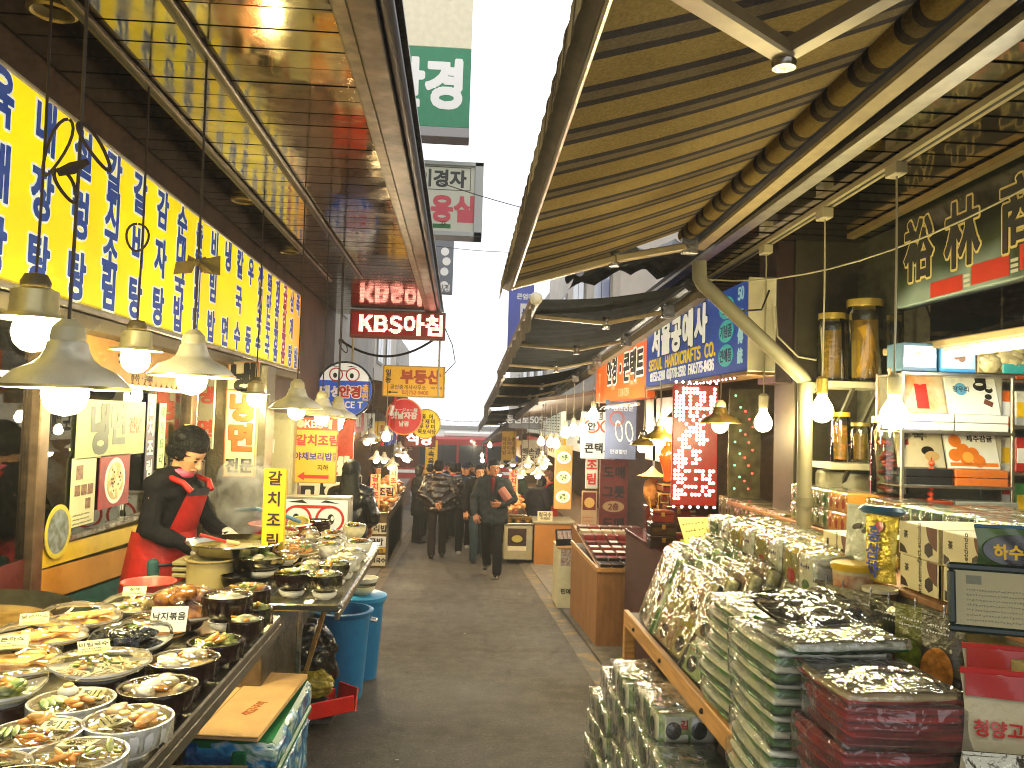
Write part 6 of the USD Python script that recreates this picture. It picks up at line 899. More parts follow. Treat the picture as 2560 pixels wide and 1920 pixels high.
# --- row of pouches behind the ledge (tier 1), facing the alley
po1 = T('laver_box', 'green wrapped laver box at the far end of the middle row', 'box', (1.55, 4.85, .9), group='wrapped boxes in the middle row'); P(po1, 'body', softpack(0, .16, -.085, .085, 0, .2, 41, .006, 3), pk_pale, smooth=True); q_ = P(po1, 'front_label', rbox(-.006, .003, -.07, .07, .02, .18, .002), leafg); P(q_, 'picture', orient(flat(affinity.scale(Point(0, -.03).buffer(.035), 1, .7), .002), (-.006, 0, .1), *RIGHTW), M('pack_yellow_pic', '#c9b04a', .35, coat=.8), smooth=False); P(q_, 'lettering', orient(flat(scribble(.11, .04, 1, 4), .002), (-.006, 0, .15), *RIGHTW), whitep, smooth=False, kind='stuff'); P(po1, 'clear_wrap', softpack(-.012, .17, -.092, .092, -.002, .215, 47, .02, 3), wrapf, smooth=True)
po2 = T('laver_box', 'silvery wrapped laver box second from the far end of the middle row', 'box', (1.55, 4.66, .9), group='wrapped boxes in the middle row'); P(po2, 'body', softpack(0, .16, -.085, .085, 0, .2, 43, .006, 3), pk_silver, smooth=True); q_ = P(po2, 'front_label', rbox(-.006, .003, -.07, .07, .02, .18, .002), whl); P(q_, 'picture', orient(flat(affinity.scale(Point(0, -.03).buffer(.04), 1, .6), .002), (-.006, 0, .1), *RIGHTW), leafg, smooth=False); P(q_, 'lettering', orient(flat(scribble(.11, .05, 1, 9), .002), (-.006, 0, .15), *RIGHTW), bluep, smooth=False, kind='stuff'); P(po2, 'clear_wrap', softpack(-.012, .17, -.092, .092, -.002, .215, 49, .02, 3), wrapf, smooth=True)
po3 = T('laver_box', 'yellow and green wrapped laver box third from the far end of the middle row', 'box', (1.55, 4.47, .9), group='wrapped boxes in the middle row'); P(po3, 'body', softpack(0, .16, -.085, .085, 0, .2, 45, .006, 3), pk_yel, smooth=True); q_ = P(po3, 'front_label', rbox(-.006, .003, -.07, .07, .02, .18, .002), M('pack_yellow_green', '#8f8a3c', .3, coat=.8)); P(q_, 'picture', orient(flat(affinity.scale(Point(0, -.02).buffer(.04), 1, .8), .002), (-.006, 0, .1), *RIGHTW), redl, smooth=False); P(po3, 'clear_wrap', softpack(-.012, .17, -.092, .092, -.002, .215, 51, .02, 3), wrapf, smooth=True)
shelf2 = T('pack_shelf', 'narrow plank carrying the middle row of wrapped laver boxes', 'shelf', (1.62, 4.1, .9)); P(shelf2, 'plank', rbox(-.09, .34, -.75, .9, -.025, -.001, .003), ply); P(shelf2, 'support', box(-.06, .3, -.7, .85, -.25, -.025), M('dark_skirt', '#33271a', .7))
k = 3
for y in np.arange(4.28, 3.42, -.19):
    dup((po1, po2, po3)[rnd.randrange(3)], f'wrapped laver box in the middle row, {("", "", "", "fourth", "fifth", "sixth", "seventh", "eighth")[k]} from the far end', m=mtx((1.55+rnd.uniform(-.01, .01), y, .9), rnd.uniform(-.06, .06))); k += 1
for kk, y in enumerate(np.arange(4.85, 3.4, -.19)): dup((po1, po2, po3)[(kk*2) % 3], f'wrapped laver box in the back file of the middle row, {("first", "second", "third", "fourth", "fifth", "sixth", "seventh", "eighth")[kk]} from the far end', m=mtx((1.74, y, .9), rnd.uniform(-.06, .06)))
# --- tubs with yellow lids and tea boxes
tb1 = T('food_tub', 'cream tub with a yellow lid, left of the pair under the tea boxes', 'tub', (1.64, 3.52, .93)); P(tb1, 'tub', lathe([(0, 0), (.07, 0), (.08, .15), (0, .15)], 26), M('tub_cream', '#b5a878', .35, var=.05)); P(tb1, 'lid', lathe([(.086, .145), (.088, .165), (.08, .172), (0, .17)], 26), M('yellow_lid', '#c29a1c', .35)); P(tb1, 'label', lathe([(.0735, .04), (.0802, .13)], 26), M('tub_label', '#8a3a24', .4, col2='#c9b58a', scale=14))
dup(tb1, 'cream tub with a yellow lid, right of the pair under the tea boxes', (1.64, 3.3, .935), 1.2); tb3 = T('food_tub', 'smaller tub with a pale lid beside the yellow lidded tubs', 'tub', (1.66, 3.12, .92)); P(tb3, 'tub', lathe([(0, 0), (.055, 0), (.062, .11), (0, .11)], 22), M('tub_brown', '#5a4426', .35, var=.2)); P(tb3, 'lid', lathe([(.066, .108), (.068, .122), (0, .126)], 22), cream)
sh3 = T('pack_shelf', 'grey ledge under the tubs and hanging pouches', 'shelf', (1.66, 3.0, .92)); P(sh3, 'plank', rbox(-.09, .1, -.75, .65, -.03, -.002, .003), M('riser_grey', '#5f5a46', .6))
tea = T('tea_box', 'white tea box with a dark hexagon, lower left of the pile', 'box', (1.75, 3.0, 1.05), group=None); tw = M('tea_box_white', '#cdc196', .45, var=.03); tdk = M('tea_dark_print', '#2a201a', .45); tbr = M('tea_brown_print', '#5a2f18', .45)
P(tea, 'carton', rbox(0, .3, -.14, .14, 0, .125, .003), tw); P(tea, 'edge_band', rbox(.0, .3, -.1415, -.12, .001, .124, .001), M('tea_band', '#7a6a3a', .45))
P(tea, 'hexagon', orient(flat(Polygon([(.028*math.cos(a), .028*math.sin(a)) for a in np.arange(6)*1.047+.52]), .0015), (0, -.06, .04), *RIGHTW), tdk, smooth=False); P(tea, 'arc_print', orient(flat(Point(.13, .0625).buffer(.085).intersection(sbox(-.139, -.062, .11, .0615)), .0012), (0, 0, .0625), *RIGHTW), tbr, smooth=False); P(tea, 'lettering', orient(flat(unary_union([at(affinity.rotate(text('fact.etdmdo', .026, 1), 90), .0, 0), at(text('茶', .03, 2), -.09, .02)]), .0012), (0, .0, .06), *RIGHTW), tdk, smooth=False); P(tea, 'photo', orient(flat(Polygon([(-.13, -.055), (-.08, -.055), (-.1, -.03), (-.13, -.02)]), .0012), (0, 0, .0625), *RIGHTW), tdk, smooth=False)
P(tea, 'end_photo', rbox(.06, .2, -.143, -.14, .02, .1, .001), M('tea_photo', '#6a4a30', .45, col2='#a88a6a', scale=30))
names_ = []
for x in (0, 1):
    for yk, y in enumerate((3.0, 2.715, 2.43, 2.145)):
        for zk in (0, 1):
            if (x, yk, zk) == (0, 0, 0): continue
            dup(tea, f'white tea box, {("lower", "upper")[zk]} layer, {("farthest", "second", "third", "nearest")[yk]} in the {("front", "back")[x]} row', m=mtx((1.75+.31*x+rnd.uniform(-.004, .004), y, 1.05+.127*zk), rnd.uniform(-.02, .02)))
dup(tea, 'single white tea box standing left of the big pouches', m=mtx((1.75, 3.68, 1.05), .0)); dup(tea, 'single white tea box below the tubs beside the folded pouches', m=mtx((1.58, 3.3, .74), .05, s=.85))
def pouch(label, x, y, z, w, h, m, rz=0., rx=0., top=None, topm=None, pr_=None, prm=None, name='pouch', oval=None):
    p = T(name, label, 'pouch', m=mtx((x, y, z), rz)@mtx(rx=rx))
    def fn(s):
        return lambda u, v: ((u-.5)*w*(1-.1*np.sin(v*3.1)), -s*.06*h*np.sin(math.pi*u)**.7*(1-v)**.6*(.4+np.sin(np.pi*np.clip(v*.9+.1, 0, 1)))+.003*np.sin(u*9+v*7), v*h)
    a = grid(26, 26, fn(1)); b_ = grid(26, 26, fn(-1)); b_.invert(); P(p, 'body', cat([a, b_]), m, smooth=True); P(p, 'seal', rbox(-w/2, w/2, -.003, .003, h*.985, h*1.05, .002), topm or m)
    def pp(g, mm, n='print', d=.0): 
        mesh = flat(g, .0015).subdivide_to_size(.018); v = np.array(mesh.vertices); u_ = v[:, 0]/w+.5; vv = v[:, 1]/h; f = fn(1)(u_, np.clip(vv, 0, 1)); P(p, n, tm(np.c_[v[:, 0], f[1]-.009-v[:, 2]-d, v[:, 1]], mesh.faces), mm, smooth=False)
    return p, pp
foil_y = M('foil_yellow', '#b8a23a', .22, .5, bump=.6, bscale=30); foil_s = M('foil_silver', '#8d8a78', .2, .9, bump=.5, bscale=25)
p, pp = pouch('white zip pouch printed with dark beans beside the tea boxes', 1.72, 3.42, 1.05, .17, .27, M('zip_white', '#aeb29a', .3, bump=.5, bscale=20, coat=.5), rz=-1.2, rx=-.1); pp(unary_union([affinity.scale(Point(rnd.uniform(-.05, .05), .19+rnd.uniform(-.02, .02)).buffer(.009), 1.4, 1) for _ in range(11)]), tdk, 'bean_print')
p, pp = pouch('yellow foil pouch with a blue lid and dark lettering by the tea boxes', 1.7, 3.2, 1.05, .15, .27, foil_y, rz=-1.1, rx=-.05, topm=M('blue_cap', '#2a5a78', .35)); pp(at(text('홍삼차', .07, 2, vertical=True), -.02, .12), bluep); pp(Point(0, .22).buffer(.02), redl, 'seal_print'); P(p, 'lid', lathe([(.075, .27), (.09, .285), (.075, .3), (0, .3)], 24), M('blue_cap', '#2a5a78', .35))
for k, (y, m_, c_) in enumerate(((3.38, M('dark_pouch', '#4a4432', .3, bump=.4), '#8a4a1c'), (3.2, M('grey_pouch', '#7a7256', .3, bump=.4), '#b0702a'), (3.02, M('dark_pouch', '#4a4432', .3, bump=.4), '#a08a3a'), (2.86, foil_s, '#c9681e'), (2.7, M('olive_pouch', '#66662c', .3, bump=.4), '#7f8f2a'), (2.55, M('dark_pouch', '#4a4432', .3, bump=.4), '#c07a2a'))):
    p, pp = pouch('hanging food pouch with a printed window under the tea boxes, '+('farthest', 'second from far', 'third from far', 'fourth from far', 'fifth from far', 'nearest')[k], 1.55, y, .73+.012*k, .15, .27, m_, rz=-1.15+rnd.uniform(-.15, .15), rx=rnd.uniform(-.12, .05)); pp(affinity.scale(Point(0, .1).buffer(.055), 1, 1.35), M(f'pouch_print_{k}', c_, .3, var=.4, scale=40, coat=.6), 'food_print'); pp(at(scribble(.1, .04, 2, k), 0, .23), whitep, 'lettering')
    q_ = P(f'{p}', 'hanger', cyl((0, 0, .27), (.0, .0, .31), .004, 6), steel)
# black framed certificate, dark pouch and red bags at the right edge
fr = T('framed_notice', 'black framed paper notice propped at the right edge', 'frame', m=mtx((1.6, 2.3, 1.07), -.35, rx=-.12)); P(fr, 'frame', cat([rbox(-.15, .15, -.01, .01, .0, .022), rbox(-.15, .15, -.01, .01, .178, .2), rbox(-.15, -.128, -.01, .01, .022, .178), rbox(.128, .15, -.01, .01, .022, .178)]), M('frame_dark_green', '#0f211c', .35)); P(fr, 'paper', box(-.128, .128, -.003, .003, .022, .178), M('notice_paper', '#a39a72', .6)); P(fr, 'print', orient(flat(unary_union([sbox(-.1, .04, -.06, .065), at(scribble(.2, .1, 7, 77), 0, -.02)]), .001), (0, -.003, .1), *FRONT), M('grey_print', '#70705a', .6), smooth=False, kind='stuff')
p, pp = pouch('dark green stand up pouch with yellow letters on the tea boxes at the right edge', 1.68, 2.38, 1.2, .22, .17, M('pouch_deep_green', '#1c3a24', .3, col2='#5f7a1e', scale=5, coat=.5), rz=-.25, topm=M('blue_cap', '#2a5a78', .35)); pp(affinity.scale(Point(0, .105).buffer(.06), 1.5, .75), dkoval, 'oval'); pp(at(text('하수오', .045, 3), 0, .1), yellowp, 'lettering', .002)
for k, (x, y, z, lb2) in enumerate(((1.5, 2.16, .74, 'red topped white rice pouch in front of its twin at the right edge'), (1.62, 2.34, .76, 'red topped white rice pouch behind its twin'))):
    p, pp = pouch(lb2, x, y, z, .22, .26, M('pouch_white', '#b5aa84', .45, bump=.2), rz=-.3, topm=redl); pp(sbox(-.1, .2, .1, .26), M('pouch_red', '#a01c12', .4, coat=.4), 'red_band'); pp(at(text('청양고추', .045, 2), 0, .12), redl, 'lettering'); pp(affinity.rotate(affinity.scale(Point(.07, .08).buffer(.03), .3, 1.2), 20), dkoval, 'pepper_print')
p, pp = pouch('blue and silver pouch at the lower right corner', 1.42, 1.98, .66, .24, .18, foil_s, rz=-.2, rx=-.3); pp(affinity.scale(Point(0, .07).buffer(.07), 1.5, .6), M('pouch_blue', '#1a2f5a', .3, coat=.5), 'blue_print')
cbx = T('carton', 'tall pale carton standing behind the red topped pouches', 'carton', (1.75, 2.3, .2)); P(cbx, 'carton', rbox(-.12, .45, -.2, .3, 0, .8, .005), M('pale_carton', '#8f8250', .6, var=.06)); P(cbx, 'print', orient(flat(scribble(.3, .4, 5, 3), .001), (.1, -.2, .5), *FRONT), M('grey_print', '#70705a', .6), smooth=False, kind='stuff'); P(cbx, 'band', rbox(-.1225, -.12, -.2, .3, .2, .3, .001), redl)
cb2 = T('carton', 'cream carton with red marks below the blue pouch at the lower right', 'carton', (1.5, 2.0, .1)); P(cb2, 'carton', rbox(-.1, .4, -.1, .25, 0, .55, .005), M('cream_carton', '#9c8a4c', .6, var=.05)); P(cb2, 'print', orient(flat(at(text('990', .12, 2), 0, 0), .001), (.1, -.1, .4), *FRONT), redl, smooth=False); P(cb2, 'red_flash', orient(flat(Polygon([(-.08, .02), (.02, -.06), (.02, -.02), (-.08, .06)]), .001), (0, -.1, .32), *FRONT), redl, smooth=False)
# --- upper row of gift boxes
def giftbox(name, label, loc, w, m, lab, pic, h=.105, d=.24, group='gift boxes in the upper row'):
    p = T(name, label, 'box', loc, group=group); P(p, 'carton', rbox(0, d, -w/2, w/2, 0, h, .003), m); n = max(1, int(round(w/.085)))
    for i in range(n):
        y = -w/2+w*(i+.5)/n; q_ = P(p, 'front_panel', rbox(-.0025, .001, y-w/n*.42, y+w/n*.42, .008, h-.008, .001), lab); P(q_, 'picture', orient(flat(Polygon([(0, .032), (.02, .005), (.012, -.03), (-.012, -.03), (-.02, .005)]), .001), (-.0025, y, h*.48), *RIGHTW), pic, smooth=False)
    P(p, 'clear_wrap', softpack(-.006, d+.004, -w/2-.004, w/2+.004, -.001, h+.006, 33, .008, 3), wrapf, smooth=True); return p
teal_b, yel_b, tr_b = M('teal_carton', '#9ab8ae', .4, col2='#bccaa4', scale=8), M('orange_carton', '#c98f2a', .4, var=.1), M('pale_green_carton', '#a2ac7e', .4, col2='#ccc69c', scale=9)
t1 = giftbox('gift_box', 'teal and cream gift box with bottle pictures, lower layer at the left', (2.1, 3.6, 1.09), .34, teal_b, M('teal_panel', '#8fb0a6', .4, col2='#c9bf86', scale=14), M('bottle_print', '#4a3a26', .4))
y1_ = giftbox('gift_box', 'orange gift box with red panels, lower layer of the upper row', (2.1, 4.42, 1.09), .22, yel_b, M('orange_panel2', '#c98a20', .4), redl)
g1 = giftbox('gift_box', 'pale green gift box, lower layer at the far end of the upper row', (2.1, 4.9, 1.09), .26, tr_b, M('pale_panel', '#a0a57c', .4, col2='#6f8a4a', scale=20), greenp)
br1 = giftbox('gift_box', 'brown framed gift box between the orange and teal ones, lower layer', (2.1, 3.95, 1.09), .28, M('brown_carton', '#7a5a2a', .4), M('gold_panel', '#a5853a', .4), tbr)
for nm, src, ys_ in (('teal', t1, (3.25, 2.9, 2.55)), ):
    for k, y in enumerate(ys_): dup(src, f'teal gift box, lower layer, {("second", "third", "nearest")[k]} from the left', (2.1, y, 1.09+.004*k))
for k, y in enumerate((3.6, 3.25, 2.9, 2.55)): dup(t1, f'teal gift box, upper layer, {("leftmost", "second", "third", "nearest")[k]} in the row', m=mtx((2.11, y+.01, 1.2+.003*k), rnd.uniform(-.02, .02)))
for k, y in enumerate((3.6, 3.25, 2.9, 2.55)): dup(t1, f'teal gift box in the back file, {("leftmost", "second", "third", "nearest")[k]} from the left', m=mtx((2.36, y+.01, 1.2+.003*k), rnd.uniform(-.02, .02)))
dup(y1_, 'orange gift box with red panels, upper layer of the upper row', (2.105, 4.42, 1.2)); dup(br1, 'brown framed gift box between the orange and teal ones, upper layer', (2.1, 3.95, 1.2)); dup(g1, 'pale green gift box, upper layer at the far end of the upper row', (2.1, 4.9, 1.2)); dup(g1, 'pale green gift box between the far box and the orange box, lower layer', (2.1, 4.65, 1.09)); dup(g1, 'pale green gift box between the far box and the orange box, upper layer', (2.1, 4.65, 1.2))
g2 = giftbox('gift_box', 'clear wrapped amber gift box at the left of the far group', (2.1, 6.3, .9), .3, M('amber_carton', '#6f5a2c', .4, var=.3, scale=20), M('amber_panel', '#8a7338', .4, col2='#b5a468', scale=25), tbr, h=.2)
for k, y in enumerate((5.95, 5.6, 5.28)): dup(g2, f'clear wrapped amber gift box in the far group, {("second", "third", "nearest")[k]} from the left', (2.1, y, .9))
# --- book rack, boxes above, jars
rk = T('display_rack', 'steel wire rack of gift packs against the bright back of the shop', 'rack', (2.62, 4.15, 1.37)); 
for x in (-.3, .3): P(rk, 'upright', rbox(x-.008, x+.008, -.008, .008, -.4, .6, .002), alu); P(rk, 'upright', rbox(x-.008, x+.008, .25, .266, -.4, .6, .002), alu)
for z in (.0, .285, .59): P(rk, 'rail', rbox(-.31, .31, -.01, .006, z-.008, z+.008, .002), alu); P(rk, 'shelf_plate', box(-.3, .3, 0, .26, z-.006, z), alu)
P(rk, 'back_panel', box(-.3, .3, .27, .275, -.4, .6), M('rack_back', '#8a8a7a', .5))
def gift(label, x, z, w, h, m, prints, n=2, em=None):
    p = T('gift_set', label, 'gift set', (x, 4.17, z), group=None)
    for i in range(n): P(p, 'box', rbox(-w/2, w/2, 0, .2, .045*i, .042+.045*i, .003), em or m)
    A = mtx((0, .06, .045*n), rx=-.28); f = rbox(-w/2, w/2, 0, .02, 0, h, .003); f.apply_transform(A); q_ = P(p, 'cover', f, m)
    for g, mm, d in prints:
        l_ = orient(flat(affinity.translate(g, 0, h/2), .001), (0, -d, 0), *FRONT); l_.apply_transform(A); P(q_, 'print', l_, mm, smooth=False)
wg = M('gift_white', '#dadad0', .25, coat=.8); pb = lambda n_, c_: M(n_, c_, .3, coat=.6)
gift('gift set picturing a red garment and fruit, upper left in the rack', 2.47, 1.665, .29, .25, M('gift_fruit', '#cfc0a0', .3, col2='#d08a50', scale=12, coat=.8), [(sbox(-.02, -.1, .05, .04), pb('garment_red', '#b52a20'), 0), (Point(.015, .06).buffer(.025), pb('skin_tone', '#c9a080'), .001), (Polygon([(-.1, -.1), (-.02, .03), (-.02, -.1)]), pb('garment_cream', '#cfc4a0'), .001)], em=wg)
gift('white gift set with black cups and a blue ball, upper right in the rack', 2.77, 1.665, .29, .245, wg, [(Point(-.06, .02).buffer(.035), pb('sky_ball', '#5a9ac0'), 0), (at(text('참우리', .035, 1), -.06, .02), blackp, .001), (unary_union([affinity.scale(Point(.05, .04).buffer(.03), 1.2, .9), affinity.scale(Point(.1, .02).buffer(.022), 1, .8), affinity.scale(Point(.09, -.02).buffer(.02), 1, .8), sbox(.03, .03, .09, .085)]), dkoval, 0), (unary_union([affinity.scale(Point(.05, .05).buffer(.02), 1.1, .4), affinity.scale(Point(.1, .03).buffer(.014), 1, .4)]), wg, .001), (affinity.rotate(sbox(.06, -.07, .11, -.04), -25), pb('block_brown', '#6a3a2a'), 0)])
gift('beige ink lettered gift set on dark boxes, lower left in the rack', 2.48, 1.375, .26, .245, M('gift_beige', '#b0a68c', .3, coat=.7), [(at(text('묵', .07, 3), 0, .06), blackp, 0), (at(text('제주 감귤묵', .028, 1), -.02, .05), pb('grey_ink', '#6a6458'), .001), (sbox(-.1, .0, -.06, .03), redl, 0), (affinity.scale(Point(.04, -.03).buffer(.035), 1, .7), dkoval, 0), (affinity.scale(Point(.06, -.06).buffer(.04), 1, .7), pb('tan_cup', '#a88a5a'), .001)], em=M('black_box', '#1c1c1e', .35))
gift('white gift set with heaped oranges, lower right in the rack', 2.77, 1.375, .29, .245, wg, [(unary_union([Point(x_, z_).buffer(.035) for x_, z_ in ((-.09, .03), (-.05, -.02), (-.1, -.05), (-.04, -.07), (.0, -.04), (.03, -.08))]), pb('orange_fruit', '#d0701c'), 0), (Point(-.03, -.06).buffer(.03), pb('orange_cut', '#dfa040'), .001), (at(text('제주감귤', .04, 2), .05, .045), blackp, 0), (sbox(-.134, -.11, .134, -.09), pb('orange_fruit', '#d0701c'), 0)], em=M('orange_box', '#c2682a', .35))
for k, (x, w, c1, c2, lb3) in enumerate(((2.43, .19, '#7a8f96', '#3f5a70', 'grey blue health box at the left on top of the rack'), (2.64, .2, '#7fb5c4', '#3a7aa8', 'sky blue health box in the middle on top of the rack'))):
    p = T('health_box', lb3, 'box', (x, 4.18, 1.975)); P(p, 'carton', rbox(-w/2, w/2, 0, .16, 0, .15, .003), M(f'health_{k}', c2, .35, coat=.5)); P(p, 'front_panel', rbox(-w/2+.008, w/2-.008, -.002, .001, .02, .135, .001), M(f'healthp_{k}', c1, .35, col2='#c9d8d8', scale=7, coat=.5)); P(p, 'picture', orient(flat(unary_union([Point(-.01, .0).buffer(.018), Point(.02, -.01).buffer(.02)]), .001), (0, -.002, .085), *FRONT), pb('picture_brown', '#7a5a4a'), smooth=False)
p = T('ginger_box', 'box of knobbly ginger roots with a teal tag on top of the rack', 'box', (2.87, 4.18, 1.975)); P(p, 'tray', rbox(-.12, .16, 0, .2, 0, .16, .004), M('ginger_tray', '#8a7448', .5)); 
for i in range(20): P(p, 'ginger_root', tr(blob((0, 0, 0), rnd.uniform(.03, .05), (1.2, .7, .9), i, .4, 2), (rnd.uniform(-.1, .14), -.01+rnd.uniform(-.02, .01), rnd.uniform(.02, .2)), rz=0), M('ginger', '#a89668', .5, var=.15, scale=20), smooth=True)
P(p, 'tag', rbox(-.02, .1, -.055, -.05, .0, .05, .002), M('teal_tag', '#2a8a86', .4))
tl = T('tube_light', 'tube light under the shop lintel lighting the gift rack', 'tube light', (2.55, 3.6, 2.06)); P(tl, 'tube', cyl((0, -.5, 0), (0, .5, 0), .014, 10), EM('tube_cool', (.92, 1, .9), 60.*LAMP)); P(tl, 'housing', rbox(-.025, .025, -.53, .53, .016, .04, .003), white)
fs2 = T('goods_shelf', 'shelves of small striped snack packs right of the rack', 'shelf', (3.08, 4.25, .9))
for z in (.3, .55, .8, 1.05): P(fs2, 'board', rbox(-.16, .2, -.02, .2, z-.015, z, .002), alu)
P(fs2, 'back', box(-.16, .2, .2, .21, .2, 1.3), M('rack_back', '#8a8a7a', .5)); P(fs2, 'side', box(-.165, -.16, -.02, .2, -.3, 1.3), alu)
for iz, z in enumerate((.3, .55, .8, 1.05)):
    for ix in range(4):
        c_ = ('#b0281e', '#d08a2a', '#c9c4b0', '#3f7a3a', '#d0601c')[(ix*3+iz*2) % 5]; p = T('snack_pack', f'small bright snack pack, {("lowest", "second", "third", "top")[iz]} shelf right of the rack, {("first", "second", "third", "fourth")[ix]} from the left', 'pack', (3.08-.12+.085*ix, 4.25, .9+z+.001)); P(p, 'pack', rbox(-.036, .036, 0, .15, 0, .19, .006), M('snack_'+c_[1:], c_, .35, coat=.5, var=.15, scale=25)); P(p, 'label', rbox(-.028, .028, -.0025, .001, .05, .13, .001), (whitep, yellowp)[(ix+iz) % 2])
for k, (x, z, w, c_) in enumerate(((2.42, 1.2, .3, '#8a3a20'), (2.75, 1.2, .34, '#8a8a80'))): p = T('gift_set', ('flat red gift box under the rack', 'flat silver gift box under the rack')[k], 'gift set', (x, 4.1, z)); P(p, 'box', rbox(-w/2, w/2, 0, .2, 0, .1, .004), M(f'flatgift{k}', c_, .3, coat=.6, var=.15)); P(p, 'ribbon', rbox(-w/2-.001, w/2+.001, -.002, .2, .04, .055, .001), cream)
gls = GLASS('jar_glass', tint=(.97, .97, .92), ior=1.45, gain=1.1, rough=.02); liq = M('ginseng_liquor', '#7a5f1c', .08, trans=.75, spec=.5)
liqv = GLASS('amber_liquor', tint=(.97, .9, .62), ior=1.33, gain=1., rough=.02, haze='#b5902e', hazefac=.22); rootm = M('ginseng_root', '#c29a34', .5, var=.2, scale=20)
def jar(label, x, y, z, R, H, seed, root=True, lidm=None, liqm=None, content=None):
    p = T('glass_jar', label, 'jar', (x, y, z)); P(p, 'glass', lathe([(0, .003), (R*.95, .003), (R, .02), (R, H*.84), (R*.86, H*.92), (R*.86, H*.97), (R*.82, H*.97), (R*.82, H*.92), (R*.96, H*.83), (R*.96, .02), (0, .01)], 28), gls, smooth=45); P(p, 'lid', lathe([(R*.9, H*.94), (R*.92, H*.95), (R*.92, H*1.03), (0, H*1.04)], 28), lidm or M('lid_gold', '#a08a3a', .35, .6)); P(p, 'liquor', lathe([(0, .012), (R*.94, .022), (R*.94, H*.76), (0, H*.76)], 28), liqm or liqv, smooth=45)
    q = random.Random(seed)
    if root:
        n = 8; t = np.linspace(0, 1, n); P(p, 'ginseng_root', tube(np.c_[R*.3*np.sin(t*3), R*.2*np.cos(t*2.4), H*(.72-.42*t)], R*(.34-.2*t), 8), rootm, smooth=True); ms_ = []
        for i in range(46):
            s0 = q.uniform(.2, 1.); a = q.uniform(0, 6.28); L = q.uniform(.25, .6)*H; b_ = np.array([R*.3*math.sin(s0*3), R*.2*math.cos(s0*2.4), H*(.72-.42*s0)]); tt = np.linspace(0, 1, 6)[:, None]; pts = b_+np.c_[R*.62*tt[:, 0]*math.cos(a), R*.62*tt[:, 0]*math.sin(a), -L*tt[:, 0]**1.2*.8]+.012*np.sin(tt*9+i); r_ = np.linalg.norm(pts[:, :2], axis=1); pts[:, :2] *= np.minimum(1, R*.88/np.maximum(r_, 1e-6))[:, None]; pts[:, 2] = np.clip(pts[:, 2], .03, H*.74); ms_.append(tube(pts, np.linspace(.006, .0025, 6), 5))
        P(p, 'root_hairs', cat(ms_), rootm, smooth=True, kind='stuff')
    if content:
        for i in range(26): P(p, 'dried_piece', tr(ball((0, 0, 0), R*.22, 1, (1.5, .8, .6)), (q.uniform(-.6, .6)*R, q.uniform(-.6, .6)*R, H*q.uniform(.05, .72)), rz=q.uniform(0, 3), rx=q.uniform(-1, 1)), content, smooth=60)
    return p
def bracket_shelf(label, x, y, z, w, d):
    p = T('bracket_shelf', label, 'shelf', (x, y, z)); P(p, 'board', rbox(-w/2, w/2, -d/2, d/2, -.04, 0, .004), M('shelf_grey', '#a09a84', .45)); 
    for sx in (-.06, .1): P(p, 'bracket', sheet([(sx, -d/2+.03, -.04), (sx, -d/2+.06, -.04), (sx, d/2, -.3), (sx, d/2, -.34)], .02, (1, 0, 0)), M('bracket_dark', '#4a473a', .5, .5))
bracket_shelf('upper bracket shelf carrying the big ginseng jar', 2.46, 4.98, 1.95, .42, .3); bracket_shelf('lower bracket shelf carrying small jars', 2.44, 4.98, 1.45, .36, .3)
jar('big glass jar of yellow ginseng root in liquor on the upper shelf', 2.52, 4.95, 1.952, .12, .5, 3); jar('second big jar of dark liquor on the upper shelf', 2.34, 5.02, 1.952, .09, .42, 7, root=False, content=M('dark_root', '#5a4220', .6))
jar('small amber jar with a yellow lid on the lower shelf', 2.36, 4.93, 1.452, .06, .3, 5, root=False, lidm=M('yellow_lid', '#c29a1c', .35), content=M('amber_piece', '#a0621a', .4)); jar('small jar of dark slices right on the lower shelf', 2.5, 4.95, 1.452, .065, .24, 9, root=False, content=M('dark_root', '#5a4220', .6))
jar('tall jar of dried red dates below the nearest bare bulb', 2.36, 4.35, 1.3, .1, .42, 11, root=False, liqm=gls, content=M('red_date', '#7a2a12', .35, var=.3)); js = T('jar_stand', 'wooden stand under the jar of red dates', 'stand', (2.36, 4.35, .9)); P(js, 'post', rbox(-.1, .1, -.1, .1, 0, .398, .004), ply)
gn = T('steel_drum', 'large pale steel drum behind the upper row of boxes', 'drum', (2.5, 5.1, .95)); P(gn, 'drum', lathe([(0, 0), (.2, 0), (.2, .42), (.19, .44), (0, .45)], 30), M('drum_grey', '#7f7a64', .4, .5, var=.1))
bd = T('bead_string', 'string of bright orange beads hanging beside the jar of dates', 'beads', (2.5, 4.2, 1.0)); P(bd, 'cord', cyl((0, 0, 0), (.01, 0, .52), .003, 5), redp)
for i in range(16): P(bd, 'bead', ball((.0006*i, 0, .01+.032*i), .016, 1), M('orange_bead', '#c9481a', .3, coat=.6), smooth=60)
